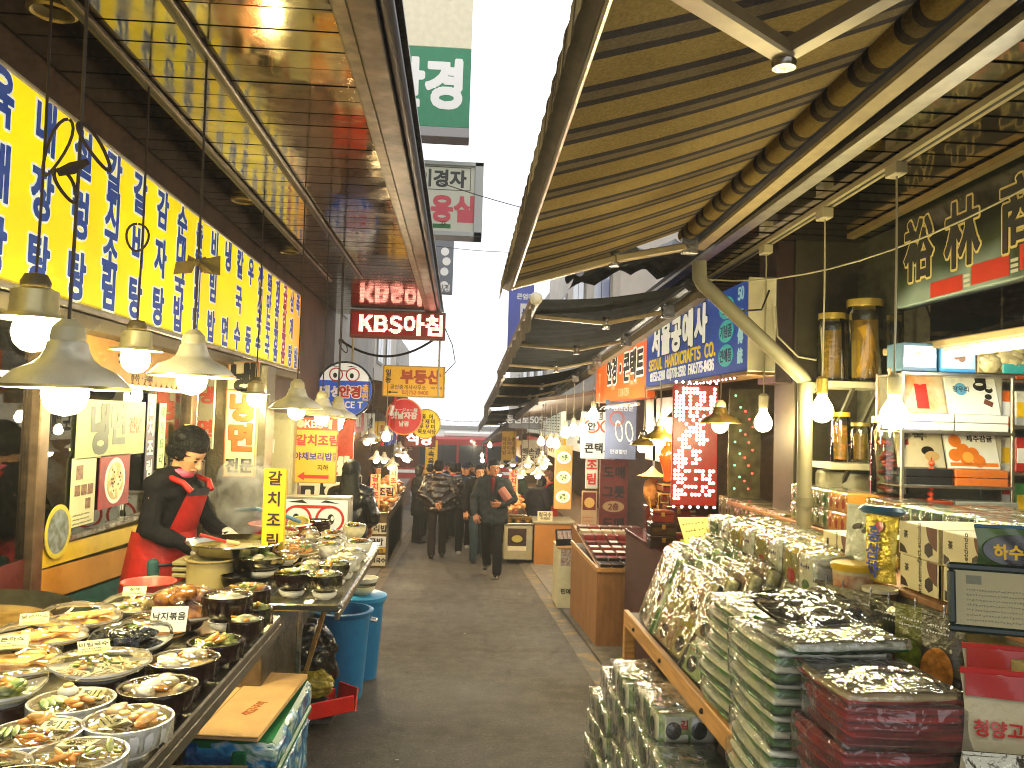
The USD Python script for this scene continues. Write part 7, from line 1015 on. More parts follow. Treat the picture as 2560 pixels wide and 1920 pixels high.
# --- handicraft stall
hc = T('craft_counter', 'brown plywood counter with a sloping top of small cases', 'counter', (1.37, 7.7, gz(7.7))); H_ = .72
P(hc, 'front_panel', rbox(0, .75, 0, .02, 0, H_, .003), ply); P(hc, 'side_panel', rbox(-.02, 0, 0, 1.75, -.1, H_, .003), ply); P(hc, 'body', box(0, .75, .02, 1.75, -.1, H_-.02), brownwall); P(hc, 'edge', rbox(-.03, .78, -.02, .0, H_-.03, H_+.012, .004), woody); P(hc, 'edge', rbox(-.03, -.005, 0, 1.77, H_-.03, H_+.012, .004), woody); P(hc, 'top', sheet([(-.005, .0, H_-.01), (.75, .0, H_-.01), (.75, 1.75, H_+.17), (-.005, 1.75, H_+.17)], .012), ply)
ccols = [M('case_black', '#151214', .25, coat=.6), M('case_darkred', '#4a0f14', .25, coat=.6), M('case_red', '#7d1f1c', .3, coat=.6), M('case_cream', '#b5a488', .4), M('case_brown', '#5a3420', .4)]
for r_ in range(8):
    for c_ in range(6):
        x = 1.43+.118*c_; y = 7.77+.2*r_; z = gz(7.7)+H_+.012+.18*(.2*r_+.05)/1.75; ci = (0, 0, 1, 2, 1, 2, 3, 4)[r_] if rnd.random() > .15 else rnd.randrange(5)
        p = T('small_case', f'small lacquer case on the craft counter, row {("one", "two", "three", "four", "five", "six", "seven", "eight")[r_]} from the front, {("first", "second", "third", "fourth", "fifth", "sixth")[c_]} from the left', 'case', (x, y, z+.002), rnd.uniform(-.04, .04), 'small cases on the craft counter'); hh = .03 if r_ < 5 else .055
        P(p, 'case', rbox(-.052, .052, -.085, .085, 0, hh, .004), ccols[ci])
        if 0 < r_ < 6: P(p, 'label', rbox(-.042, .042, -.065, .055, hh, hh+.002, .0005), whitep if (r_ in (2, 3) or rnd.random() < .25) else ccols[2])
wb = T('display_box', 'narrow white box with pink printed fronts left of the craft counter', 'box', (1.34, 9.75, gz(9.75))); P(wb, 'box', rbox(-.1, .1, 0, .5, 0, .7, .006), cream); P(wb, 'front_print', orient(flat(unary_union([sbox(-.07, .1, .05, .3), ]), .002), (0, 0, .4), *FRONT), M('dull_pink', '#8a5a5a', .5, col2='#b5b0a0', scale=30), smooth=False); P(wb, 'lettering', orient(flat(text('민예', .07, 3), .002), (0, 0, .2), *FRONT), blackp, smooth=False); P(wb, 'lip', rbox(-.11, .11, -.01, .51, .7, .72, .004), woody)
for k in range(3): p = T('photo_case', 'dark case with a pink picture on the white box, '+('left', 'middle', 'right')[k], 'case', m=mtx((1.28+.055*k, 9.85+.02*k, gz(9.75)+.72), .3, rx=-.25)); P(p, 'case', rbox(-.045, .045, 0, .04, 0, .2, .004), ccols[0]); P(p, 'picture', rbox(-.035, .035, -.002, 0, .08, .18, .001), M('dull_pink', '#8a5a5a', .5))
lacqd, lacqr, brass_ = M('lacquer_dark', '#1d100b', .2, coat=.8, var=.1), M('lacquer_red', '#54140e', .22, coat=.8, var=.15), M('brass_fit', '#a8873a', .3, .9)
tbl = T('craft_table', 'low table carrying lacquer boxes behind the seaweed packs', 'table', (2.1, 6.5, 0)); P(tbl, 'table_top', rbox(-.55, .4, -.55, .95, .66, .7, .005), lacqr); P(tbl, 'cloth_front', box(-.54, -.52, -.54, .94, -.4, .66), M('dark_red_cloth', '#3a1210', .8)); P(tbl, 'cloth_front', box(-.52, .4, -.55, -.53, -.4, .66), M('dark_red_cloth', '#3a1210', .8))
q = random.Random(9); lx = 0
for (x, y, z, w, h, d, m_) in ((1.5, 6.3, .7, .2, .1, .14, lacqd), (1.5, 6.3, .8, .2, .1, .14, lacqd), (1.72, 6.45, .7, .18, .11, .14, lacqr), (1.94, 6.35, .7, .2, .09, .14, lacqd), (1.94, 6.35, .79, .16, .07, .12, lacqr), (1.7, 6.15, .7, .16, .07, .12, M('steel_box', '#4f4a38', .4, .6)), (1.9, 6.12, .7, .16, .075, .12, M('steel_box', '#4f4a38', .4, .6)), (2.15, 6.5, .7, .22, .16, .16, lacqr), (2.15, 6.5, .86, .22, .09, .16, lacqd), (1.75, 6.8, .7, .2, .16, .15, lacqd), (2.0, 6.85, .7, .24, .2, .16, lacqr), (2.2, 6.2, .7, .2, .1, .14, lacqd), (1.72, 6.45, .81, .16, .06, .12, lacqd), (1.75, 6.8, .86, .2, .12, .15, lacqr), (2.0, 6.85, .9, .2, .12, .15, lacqd), (1.5, 6.3, .9, .16, .09, .12, lacqr), (1.95, 6.36, .865, .14, .08, .1, lacqd), (1.76, 6.81, .98, .16, .08, .12, lacqd)):
    lx += 1; p = T('lacquer_box', f'{"dark brown" if m_ is lacqd else "reddish" if m_ is lacqr else "greenish metal"} lacquer box with brass fittings on the craft table, {("one", "two", "three", "four", "five", "six", "seven", "eight", "nine", "ten", "eleven", "twelve", "thirteen", "fourteen", "fifteen", "sixteen", "seventeen", "eighteen")[lx-1]} in the heap', 'box', (x+.1, y, z+.001), q.uniform(-.15, .15), 'lacquer boxes on the craft table')
    P(p, 'box', rbox(-w/2, w/2, -d/2, d/2, 0, h*.68, .005), m_); P(p, 'lid', rbox(-w/2-.004, w/2+.004, -d/2-.004, d/2+.004, h*.7, h, .006), m_); P(p, 'clasp', rbox(-.014, .014, -d/2-.008, -d/2, h*.5, h*.85, .002), brass_)
dr = T('drawer_stack', 'tower of open reddish wooden drawers and trays behind the lacquer boxes', 'drawers', (1.92, 7.1, .7))
for i in range(6): w = .17-.006*i; P(dr, 'tray', rbox(-w, w, -.12, .12, .075*i, .075*i+.05, .005), lacqr); P(dr, 'tray_rim', rbox(-w-.006, w+.006, -.126, .126, .075*i+.05, .075*i+.06, .003), M('tray_orange_wood', '#8f5a2a', .35, coat=.4))
for k, x in enumerate((1.85, 2.0)): p = T('vase', ('orange red lacquer vase, left of the pair', 'orange red lacquer vase, right of the pair')[k], 'vase', (x, 7.1, 1.16)); P(p, 'vase', lathe([(0, 0), (.04, 0), (.045, .02), (.04, .06), (.06, .13), (.085, .21), (.08, .26), (.04, .3), (.028, .32), (.034, .345), (.02, .345), (0, .33)], 28), M('vase_lacquer', '#a83a10', .15, var=.12, coat=1.), smooth=60); P(p, 'gold_motif', orient(flat(Polygon([(0, .03), (.012, 0), (.03, -.005), (.01, -.015), (0, -.04), (-.012, -.012), (-.03, -.01), (-.01, .005)]), .002), (0, -.088, .21), *FRONT), brass_, smooth=False)
bp = T('brush_pot', 'red pot crammed with wooden brushes and spatulas on the craft table', 'pot', (1.74, 7.0, .7)); P(bp, 'pot', lathe([(0, 0), (.07, 0), (.075, .15), (.068, .15), (.06, .01), (0, .01)], 22), M('pot_red', '#7d2a14', .3, coat=.5))
for i in range(12): a, b_ = q.uniform(0, 6.28), q.uniform(.0, .05); P(bp, 'brush', cyl((b_*.5*math.cos(a), b_*.5*math.sin(a), .03), (b_*1.8*math.cos(a), b_*1.8*math.sin(a), q.uniform(.25, .38)), .009, 7), (M('brush_wood', '#a87a3a', .5), lacqr, M('brush_pale', '#c9b07a', .5))[i % 3])
wf = T('wooden_mask', 'carved tan wooden figure with a pointed hat beside the vases', 'figure', (1.76, 7.3, .95)); P(wf, 'body', blob((0, 0, .1), .1, (.8, .5, 1.3), 4, .25, 3), M('carved_wood', '#a8672a', .45, var=.2), smooth=True); P(wf, 'hat', lathe([(.14, .24), (.1, .25), (.05, .28), (0, .33)], 20), M('straw', '#a8844a', .7)); P(wf, 'plinth', rbox(-.06, .06, -.06, .06, -.25, -.02, .006), lacqr)
nt = T('price_note', 'large yellow handwritten note propped before the lacquer boxes', 'note', m=mtx((1.72, 5.62, .84), .12, rx=-.75)); P(nt, 'card', rbox(-.13, .13, -.002, .002, 0, .22, .001), M('note_yellow', '#c9b45a', .6)); P(nt, 'handwriting', orient(flat(affinity.rotate(scribble(.22, .17, 3, 12), 8), .001), (0, -.002, .11), *FRONT), blackp, smooth=False, kind='stuff')
n2 = T('price_note', 'small green note clipped at the front of the lacquer boxes', 'note', (1.7, 6.0, .72)); P(n2, 'card', rbox(-.035, .035, -.002, .002, 0, .09, .001), M('note_green', '#a5c23a', .6)); P(n2, 'stick', rbox(-.01, .01, -.002, .002, -.05, 0, .001), orangep)
tray_ = T('wooden_tray', 'pale wooden tray edge behind the yellow note', 'tray', (1.66, 5.75, .74)); P(tray_, 'tray', rbox(-.12, .3, -.1, .1, 0, .06, .004), woody)
gf = T('doll', 'dark haired souvenir doll beside the craft counter cases', 'doll', m=mtx((1.76, 7.95, gz(7.7)+.775), s=.85)); P(gf, 'body', lathe([(0, 0), (.06, 0), (.05, .08), (.02, .13), (0, .14)], 16), M('doll_black', '#191416', .4)); P(gf, 'head', ball((0, 0, .17), .045, 2), M('doll_face', '#c09a78', .5), smooth=True); P(gf, 'hair', ball((0, .012, .185), .047, 2), black, smooth=True)
# --- noodle stall on the right
ns = T('soup_cabinet', 'pale metal cabinet with a picture of a bowl on its front, right of the crowd', 'cabinet', (1.12, 14.2, gz(14.2))); P(ns, 'body', rbox(-.27, .23, 0, .9, .06, .66, .015), M('cabinet_cream', '#a39a7a', .4, .2, var=.06)); P(ns, 'top', rbox(-.29, .25, -.02, .92, .66, .69, .005), steel); q_ = P(ns, 'picture', rbox(-.2, .12, -.006, 0, .22, .6, .002), M('pic_dark', '#2e1510', .4)); P(q_, 'bowl_print', orient(flat(affinity.scale(Point(0, 0).buffer(.12), 1, .7), .002), (-.04, -.006, .42), *FRONT), M('bowl_black', '#141210', .3), smooth=False); P(q_, 'soup_print', orient(flat(affinity.scale(Point(0, 0).buffer(.095), 1, .65), .002), (-.04, -.009, .425), *FRONT), M('soup_yellow', '#a89a4a', .4, var=.1), smooth=False); P(q_, 'caption', orient(flat(sbox(-.16, -.04, .16, .04), .002), (-.04, -.006, .26), *FRONT), cream, smooth=False)
for sx in (-.2, .16): P(ns, 'wheel', cyl((sx, .1, .03), (sx+.04, .1, .03), .03, 10), black)
wc = T('wood_counter', 'honey coloured plywood counter beside the soup cabinet', 'counter', (1.7, 14.1, gz(14.1))); P(wc, 'front_panel', rbox(-.33, .35, 0, .02, 0, .7, .004), M('honey_ply', '#a8702e', .45, var=.08, scale=3)); P(wc, 'body', box(-.33, .35, .02, .8, 0, .69), brownwall); P(wc, 'counter_top', rbox(-.36, .38, -.03, .83, .7, .735, .005), M('counter_grey', '#8a8672', .4))
for k, (x, w) in enumerate(((1.62, .3), )): p = T('hand_sign', 'small cream lettered card standing on the plywood counter', 'sign', (1.55, 14.15, gz(14.1)+.736)); P(p, 'card', rbox(-.13, .13, 0, .02, 0, .17, .002), cream); P(p, 'lettering', orient(flat(unary_union([at(text('칼국수', .08, 2), 0, .03), at(text('수제비', .06, 2), 0, -.04)]), .002), (0, 0, .085), *FRONT), blackp, smooth=False)
heap('fried_food', 'golden heap of fried food on the stall right of the crowd', 1.02, 14.85, -.02, .24, .5, .32, 8); fs = T('food_stall', 'low steel food stall under the golden heap right of the crowd', 'stall', (1.15, 15.0, 0)); P(fs, 'body', rbox(-.36, .1, .15, 1.2, -1.1, -.03, .01), dsteel); P(fs, 'shelf', rbox(-.36, .1, -.7, .16, -.06, -.03, .004), counter_m)
for k in range(3): q_ = T('brass_bowl', 'gleaming tin bowl on the soup cabinet, '+('left', 'middle', 'right')[k], 'bowl', (.93+.17*k, 14.32, gz(14.2)+.692)); P(q_, 'bowl', lathe(bowl_prof(.075, .09, .7), 18), M('brass_bowl_metal', '#a5803a', .3, .9)); P(q_, 'soup', lathe([(.07, .08), (0, .085)], 14), kim)
# ================================================================ people
def sph(c, r, n=14): return m3.Manifold.sphere(float(r), n).translate([float(x) for x in c])
def ell(c, r, s=(1, 1, 1), n=18, rx=0., rz=0.): return m3.Manifold.sphere(float(r), n).scale([float(x) for x in s]).rotate([math.degrees(rx), 0, math.degrees(rz)]).translate([float(x) for x in c])
def bone(a, b_, ra, rb_, n=12): return m3.Manifold.batch_hull([sph(a, ra, n), sph(b_, rb_, n)])
def chain(pts, rs, n=12): return [bone(pts[i], pts[i+1], rs[i], rs[i+1], n) for i in range(len(pts)-1)]
def fuse(parts, ref=.03, it=10, lamb=.5):
    m = m3.Manifold.batch_boolean(parts, m3.OpType.Add).refine_to_length(ref).to_mesh(); t = trimesh.Trimesh(m.vert_properties[:, :3], m.tri_verts, process=True)
    trimesh.smoothing.filter_taubin(t, lamb=lamb, nu=.53, iterations=it); return t
skin_ms = [M('skin_warm', '#b07a52', .5, var=.06, scale=20), M('skin_pale', '#c0906a', .5, var=.06, scale=20), M('skin_tan', '#8f5c3c', .5, var=.06, scale=20)]
hairb = M('hair_black', '#0a0908', .55, spec=.25, bump=.3, bscale=70); hairbr = M('hair_brown', '#5a2f1c', .45, bump=.6, bscale=90)
lipm = M('lip', '#8a4238', .45); eyem = M('eye_dark', '#0f0b09', .25); soles = M('shoe_black', '#121110', .3, coat=.5); shoeg = M('shoe_grey', '#8a8784', .5, var=.2)
def cloth(name, c, rough=.75, **k): return M('cloth_'+name, c, rough, bump=.25, bscale=35, spec=.2, **k)
def hand(w, d, side, up, curl=.5, s=1.0, spread=.25):
    """five fingers; w wrist, d direction the fingers point, side towards the thumb, up the back of the hand"""
    w, d, side = np.asarray(w, float), np.asarray(d, float), np.asarray(side, float); d = d/np.linalg.norm(d); side = side-d*(side@d); side /= np.linalg.norm(side); pal = np.cross(d, side)*up
    P_ = lambda a, b_, c: w+s*(a*d+b_*side+c*pal); out = [m3.Manifold.batch_hull([sph(P_(.0, .018, 0), .02*s, 10), sph(P_(.0, -.018, 0), .02*s, 10), sph(P_(.085, .032, 0), .014*s, 10), sph(P_(.08, -.036, 0), .013*s, 10)])]
    for i, (b_, L) in enumerate(((.032, .07), (.011, .078), (-.012, .072), (-.035, .056))):
        p0 = np.array([.085-.003*i, b_, 0]); ang = 0; pts = [p0]
        for q_, f in enumerate((.45, .32, .25)): ang += curl*(.9, 1.1, .8)[q_]; pts.append(pts[-1]+L*f*np.array([math.cos(ang), spread*.3*np.sign(b_)*(1-q_*.3), math.sin(ang)]))
        out += chain([P_(*p_) for p_ in pts], [.0098*s, .0092*s, .0086*s, .0074*s], 8)
    out += chain([P_(.02, .025, .005), P_(.05, .055, .015), P_(.075, .062, .03)], [.015*s, .0115*s, .009*s], 8); return out
def person(label, loc, rz, H=1.7, pose=None, jacket=None, trousers=None, hair='short', hairm=None, skin=0, coatlen=.82, puff=0., shoes=None, female=False, cap=None, hands=(True, True), headturn=0., headtilt=0., extra=None, hood=None, fat=1.0, group=None, scarf=None, fine=True, shirt=None, slim=None):
    k = H/1.72; p = T('person', label, 'person', m=mtx(loc, rz, s=k), group=group); sw = slim or (.92 if female else 1.0)
    J = dict(pel=(0, 0, .95), waist=(0, 0, 1.08), chest=(0, 0, 1.28), neck=(0, .01, 1.46), head=(0, -.015, 1.6), shR=(-.185*sw, 0, 1.4), shL=(.185*sw, 0, 1.4), elR=(-.25, .03, 1.13), elL=(.25, .03, 1.13), wrR=(-.25, -.08, .9), wrL=(.25, -.08, .9), hipR=(-.09, 0, .92), hipL=(.09, 0, .92), knR=(-.1, -.02, .5), knL=(.1, -.02, .5), anR=(-.1, .02, .09), anL=(.1, .02, .09), hdR=(0, -.2, -1), hdL=(0, -.2, -1))
    J.update(pose or {}); J = {a: np.array(b_, float) for a, b_ in J.items()}; ref = .03 if fine else .05
    hc_ = J['head']; ct, st_ = math.cos(headturn), math.sin(headturn)
    def hp(x, y, z):   # head space -> body space, face towards -y
        y2, z2 = y*math.cos(headtilt)-z*math.sin(headtilt), y*math.sin(headtilt)+z*math.cos(headtilt); return hc_+np.array([x*ct-y2*st_, x*st_+y2*ct, z2])
    hs = lambda x, y, z, r, s=(1, 1, 1), n=18: m3.Manifold.sphere(r, n).scale(list(s)).rotate([math.degrees(headtilt), 0, math.degrees(headturn)]).translate(hp(x, y, z).tolist())
    body = [hs(0, .01, .03, .092, (.86, 1.05, 1.08), 24), m3.Manifold.batch_hull([hs(0, -.015, -.0, .075, (.95, 1, 1)), hs(0, -.05, -.085, .032, (1.2, 1, .8)), hs(0, .0, -.05, .055, (1.1, .9, 1))]), m3.Manifold.batch_hull([hs(0, -.092, .012, .008), hs(0, -.112, -.024, .0125), hs(0, -.088, -.03, .013)]), hs(0, -.082, -.058, .02, (1.1, .7, .55)), hs(-.08, .008, -.008, .026, (.35, .75, 1.15), 12), hs(.08, .008, -.008, .026, (.35, .75, 1.15), 12)]
    body += chain([hp(0, .015, -.06), J['neck'], J['chest']], [.055, .06, .1]); body += [m3.Manifold.batch_hull([ell(J['chest'], .13, (1.05*sw, .75, 1)), ell(J['waist'], .12, (1, .75, 1))]), m3.Manifold.batch_hull([ell(J['waist'], .12, (1, .75, 1)), ell(J['pel'], .13, (1.15, .8, .9))])]
    hands_m = []
    for s_, sg in (('R', -1), ('L', 1)):
        body += chain([J['sh'+s_], J['el'+s_], J['wr'+s_]], [.05, .038, .026]); body += chain([J['hip'+s_], J['kn'+s_], J['an'+s_]], [.08, .05, .035])
        if hands[0 if sg < 0 else 1]: d = J['hd'+s_]; body += hand(J['wr'+s_], d, J.get('th'+s_, np.array([-sg*1., -.3, .2])), sg*1., curl=float(J.get('cu'+s_, np.array(.45))))
    P(p, 'body', fuse(body, .012 if fine else .025, 6), skin_ms[skin], smooth=True)
    # face
    for sx in (-1, 1):
        P(p, 'eye', trimesh.Trimesh(*(lambda m: (m.vert_properties[:, :3], m.tri_verts))(hs(sx*.032, -.086, .008, .0095, (1.5, .6, .55), 12).to_mesh())), eyem, smooth=True); P(p, 'eyebrow', trimesh.Trimesh(*(lambda m: (m.vert_properties[:, :3], m.tri_verts))(hs(sx*.034, -.09, .032, .01, (2.0, .5, .4), 10).to_mesh())), hairb, smooth=True)
    P(p, 'mouth', trimesh.Trimesh(*(lambda m: (m.vert_properties[:, :3], m.tri_verts))(hs(0, -.094, -.057, .011, (2.0, .55, .45), 12).to_mesh())), lipm, smooth=True)
    # hair
    hm = hairm or hairb; hb = hs(0, .022, .045, .104, (.93, 1.04, 1.06), 26); cut = m3.Manifold.cube([.4, .2, .3], True).rotate([math.degrees(headtilt)-18, 0, math.degrees(headturn)]).translate(hp(0, -.155, -.068).tolist())
    hh = [hb-cut]
    if hair == 'long': hh += [m3.Manifold.batch_hull([hs(0, .05, .02, .09, (1.0, .7, 1)), ell(J['chest']+[0, .1, .02], .1, (1.25, .5, 1.2))])]
    if hair == 'bob': hh += [m3.Manifold.batch_hull([hs(0, .03, .02, .095, (1.05, .95, 1)), hs(0, .05, -.06, .075, (1.15, .8, .8))])-cut]
    if hair == 'curly': hh += [hs(.07*math.sin(a)*1.1, .045-.07*math.cos(a)*.4, .06+.03*math.sin(3*a), .042) for a in np.linspace(-2.2, 2.2, 9)]+[hs(.05*math.sin(a), .08, -.02+.02*math.cos(a*3), .045) for a in np.linspace(-1.5, 1.5, 6)]; hh = [x-cut for x in hh]
    if cap is None or hair != 'short': hm_ = fuse(hh, .02 if hair != 'curly' else .012, 6 if hair != 'curly' else 2); v = np.array(hm_.vertices); n_ = hm_.vertex_normals; hm_.vertices = v+n_*((meshkit.fbm(v*38, 3, 3)-.5)*.01)[:, None]; P(p, 'hair', hm_ if hair != 'curly' else cat([hm_]+tufts(hp, hc_)), hm, smooth=True)
    if cap is not None:
        cp = fuse([hs(0, .012, .055, .102, (.95, 1.06, .95), 26)-m3.Manifold.cube([.5, .5, .2], True).rotate([math.degrees(headtilt), 0, math.degrees(headturn)]).translate(hp(0, 0, -.06).tolist()), m3.Manifold.batch_hull([hs(0, -.095, .05, .055, (1.2, .6, .12)), hs(0, -.15, .04, .05, (1.1, .6, .1))])], .02, 5); P(p, 'cap', cp, cap, smooth=True); P(p, 'hair', fuse([(hs(0, .03, .0, .096, (.93, .98, .9), 22)-cut)], .025, 4), hm, smooth=True)
    # trousers
    tz = [m3.Manifold.batch_hull([ell(J['pel'], .145, (1.15*fat, .85, .8)), sph(J['hipR'], .1), sph(J['hipL'], .1)])]
    for s_ in 'RL': tz += chain([J['hip'+s_], J['kn'+s_], J['an'+s_]+[0, 0, .0]], [.1, .074, .068])
    tm_ = fuse(tz, ref, 6); v = np.array(tm_.vertices); tm_.vertices = v+tm_.vertex_normals*((meshkit.fbm(v*11, 3, 5)-.5)*.02)[:, None]; P(p, 'trousers', tm_, trousers or cloth('black', '#0b0b0c'), smooth=True)
    for s_ in 'RL':
        a = J['an'+s_]; P(p, 'shoe', fuse([m3.Manifold.batch_hull([ell(a+[0, .03, -.045], .045, (1, 1, 1)), ell(a+[0, -.09, -.055], .045, (1.05, 1.2, .75)), ell(a+[0, -.16, -.065], .035, (1.1, 1, .7))])], .025, 4), shoes or soles, smooth=True)
    # jacket
    if jacket is not None:
        dz = coatlen; e = .012+puff*.5; jz = [m3.Manifold.batch_hull([ell(J['chest']+[0, 0, .06], .15+e, (1.12*sw*fat, .8, .75)), ell(J['waist'], .15+e, (1.2*fat*sw, .92, 1))]), m3.Manifold.batch_hull([ell(J['waist'], .15+e, (1.2*fat*sw, .92, 1)), ell(J['pel']*[1, 1, 0]+[0, 0, dz+.06], .155+e, (1.25*fat, .98, .45))]), m3.Manifold.batch_hull([sph(J['shR']+[0, 0, -.01], .065+e), sph(J['shL']+[0, 0, -.01], .065+e), ell(J['neck'], .075+e*.4, (1, 1, .8)), ell(J['chest'], .13, (1, .8, 1))]), m3.Manifold.cylinder(.07, .085, .075, 18).translate((J['neck']+[0, 0, -.02]).tolist())]
        for s_ in 'RL': w_ = J['el'+s_]+(J['wr'+s_]-J['el'+s_])*.93; jz += chain([J['sh'+s_], J['el'+s_], w_], [.072*sw+e, .056*sw+e, .042*sw+e*.6])
        if hood is not None: jz += [m3.Manifold.batch_hull([ell(J['neck']+[0, .07, .01], .1, (1.25, .75, .55)), ell(J['neck']+[0, .1, -.1], .07, (1.1, .6, .9))])]
        jm = fuse(jz, ref*.8, 5); v = np.array(jm.vertices); n_ = jm.vertex_normals; d_ = (meshkit.fbm(v*[9, 9, 16], 3, 7)-.5)*.045-.012*np.abs(meshkit.fbm(v*[7, 7, 22], 2, 9)-.5)
        if puff: d_ = d_+puff*(.6*np.abs(np.sin((v[:, 2]-.02*np.abs(v[:, 0]))*math.pi/.115))**.6-.35)
        jm.vertices = v+n_*d_[:, None]; P(p, 'jacket', jm, jacket, smooth=True)
        if shirt is not None:
            c_ = J['chest']; P(p, 'sweater', fuse([m3.Manifold.batch_hull([ell(c_+[0, -.085-e, .16], .05, (.75, .8, 1)), ell(c_+[0, -.095-e, -.02], .05, (.45, .8, 1))])], .03, 4), shirt, smooth=True); P(p, 'zip', tube([c_+[.0, -.128-e*1.3, -.08], J['waist']+[.0, -.135-e*1.3, 0], J['pel']*[1, 1, 0]+[0, -.15-e, dz]], .006, 6), M('zip_grey', '#4a4a4a', .3, .7))
    if scarf is not None: P(p, 'scarf', fuse([m3.Manifold.batch_hull([ell(J['neck']+[.06*math.sin(a), -.06*math.cos(a)-.0, .0], .05), ell(J['neck']+[.06*math.sin(a+.7), -.06*math.cos(a+.7), .0], .05)]) for a in np.arange(0, 6.3, .7)], .03, 4), scarf, smooth=True)
    if extra: extra(p, J, hp, hs)
    return p
def tufts(hp, c, n=900):
    q = random.Random(6); out = []
    for i in range(n):
        z = q.uniform(-.75, 1); a = q.uniform(-2.15, 2.15) if z < .55 else q.uniform(-3.14, 3.14); s = math.sqrt(1-z*z); b = np.array([.1*math.sin(a)*s, .035+.108*math.cos(a)*s, .045+.108*z]); nrm = np.array([math.sin(a)*s, math.cos(a)*s, z]); t = np.array([q.gauss(0, 1), q.gauss(0, 1), -1.2+q.gauss(0, .7)]); t -= nrm*(t@nrm); t /= np.linalg.norm(t)+1e-6; L = q.uniform(.03, .055)
        pts = [b*.97+t*L*u+nrm*(.016*math.sin(u*3.14)-.004) for u in (0, .3, .65, 1)]; out.append(tube([hp(*x) for x in pts], [.0035, .0045, .0035, .0008], 4))
    return out
walkA = dict(knR=(-.1, -.12, .5), anR=(-.1, -.12, .09), knL=(.1, .02, .5), anL=(.1, .24, .15)); walkB = dict(knL=(.1, -.13, .51), anL=(.1, -.16, .09), knR=(-.1, .04, .49), anR=(-.1, .26, .16))
leather = M('leather_black', '#120f0e', .28, var=.2, scale=6, bump=.35, bscale=18, coat=.2); leatherb = M('leather_brown', '#1f1511', .3, var=.2, scale=6, bump=.35, bscale=18, coat=.25)
def gpos(x, y, dz=0.): return (x, y, gz(y)+dz)
# the cook
def cook_extra(p, J, hp, hs):
    red = M('apron_red', '#a8160e', .6, bump=.3, bscale=25, var=.1); dk = M('apron_navy_trim', '#2a2a38', .6)
    def skirt_(u, v):
        a = (u-.5)*4.9; z = 1.1-.66*v; r = .185+.055*np.sin(np.minimum(v*1.8, 1.57))+.012*np.sin(a*7+v*2)*v; return r*1.0*np.sin(a), .0-r*.96*np.cos(a)-.03*(1-v), z+0*a
    P(p, 'apron', grid(60, 20, skirt_), red, smooth=True)
    def bib(u, v):
        a = (u-.5)*(1.5-.45*v); z = 1.08+.28*v; r = .172; return r*1.05*np.sin(a), -(.045+.105*v)-r*.86*np.cos(a)+.0, z+0*a
    P(p, 'apron_bib', grid(20, 14, bib), red, smooth=True); P(p, 'bib_trim', grid(20, 4, lambda u, v: tuple(x+d for x, d in zip(bib(u, .86+.16*v), (0, -.004, 0)))), dk, smooth=True)
    for sx in (-1, 1): P(p, 'strap', tube([(sx*.085, -.29, 1.35), (sx*.11, -.25, 1.4), (sx*.11, -.16, 1.425), (sx*.09, -.06, 1.4), (sx*.04, .02, 1.3), (-sx*.05, .05, 1.15)], [.02, .018, .018, .018, .016, .014], 8), red, smooth=True)
    P(p, 'apron_pocket', grid(14, 8, lambda u, v: (lambda a, z: (.228*1.12*np.sin(a), -.228*.98*np.cos(a), z))((u-.5)*1.3-.35, .92-.2*v)), M('apron_red_dark', '#8a120c', .6), smooth=True); P(p, 'pocket_edge', tube([(.23*1.12*math.sin(a), -.232*.98*math.cos(a), .925) for a in np.linspace(-1.0, .3, 9)], .008, 6), dk)
    P(p, 'neck_scarf', fuse([m3.Manifold.batch_hull([sph(J['neck']+[.05*math.sin(a), -.05*math.cos(a)-.01, .01], .034), sph(J['neck']+[.05*math.sin(a+.8), -.05*math.cos(a+.8)-.01, .01], .034)]) for a in np.arange(-2, 2, .8)], .03, 4), M('scarf_pink', '#a81838', .6, col2='#c0506c', scale=14), smooth=True)
    for s_ in 'RL':
        w_ = J['wr'+s_]; e_ = J['el'+s_]; d_ = (w_-e_)/np.linalg.norm(w_-e_); P(p, 'glove', fuse([bone(w_-d_*.06, w_+d_*.0, .043, .036)]+[x for x in hand(w_, J['hd'+s_], np.array([-.4 if s_ == 'L' else .4, -.5, .5]), 1 if s_ == 'L' else -1, .6, 1.18)], .01, 5), M('glove_white', '#bdb6ac', .7, bump=.3, bscale=60), smooth=True)
    P(p, 'spare_glove', fuse([bone(J['pel']+[-.19, -.13, -.02], J['pel']+[-.2, -.15, -.14], .035, .03)], .02, 4), M('glove_teal', '#1f4a4a', .7), smooth=True)
cb_ = T('duckboard', 'low slatted wooden board the cook stands on', 'board', (-1.76, 5.06, gz(5.1)))
for i in range(5): P(cb_, 'slat', rbox(-.28, .28, -.4+.17*i, -.27+.17*i, .13, .158, .004), wood)
for sx in (-.24, .2): P(cb_, 'bearer', rbox(sx, sx+.05, -.42, .42, -.02, .13, .004), wood)
person('woman cook in a red apron over a dark top, bending over the pan', (-1.74, 5.02, gz(5.1)+.16), 1.16, 1.68, dict(waist=(0, -.02, 1.09), chest=(0, -.08, 1.28), neck=(0, -.12, 1.44), head=(0, -.19, 1.565), shR=(-.145, -.08, 1.385), shL=(.145, -.08, 1.385), elR=(-.2, -.1, 1.12), elL=(.2, -.2, 1.13), wrR=(-.12, -.37, 1.03), wrL=(.16, -.41, 1.06), hdR=(.15, -.9, -.3), hdL=(-.1, -.9, -.3)), jacket=cloth('dark_navy_knit', '#0c0b11', .85), trousers=cloth('dark_grey', '#1a1a1c'), hair='curly', skin=1, female=True, headtilt=.62, coatlen=.98, extra=cook_extra, hands=(False, False), fat=.86, slim=.76)
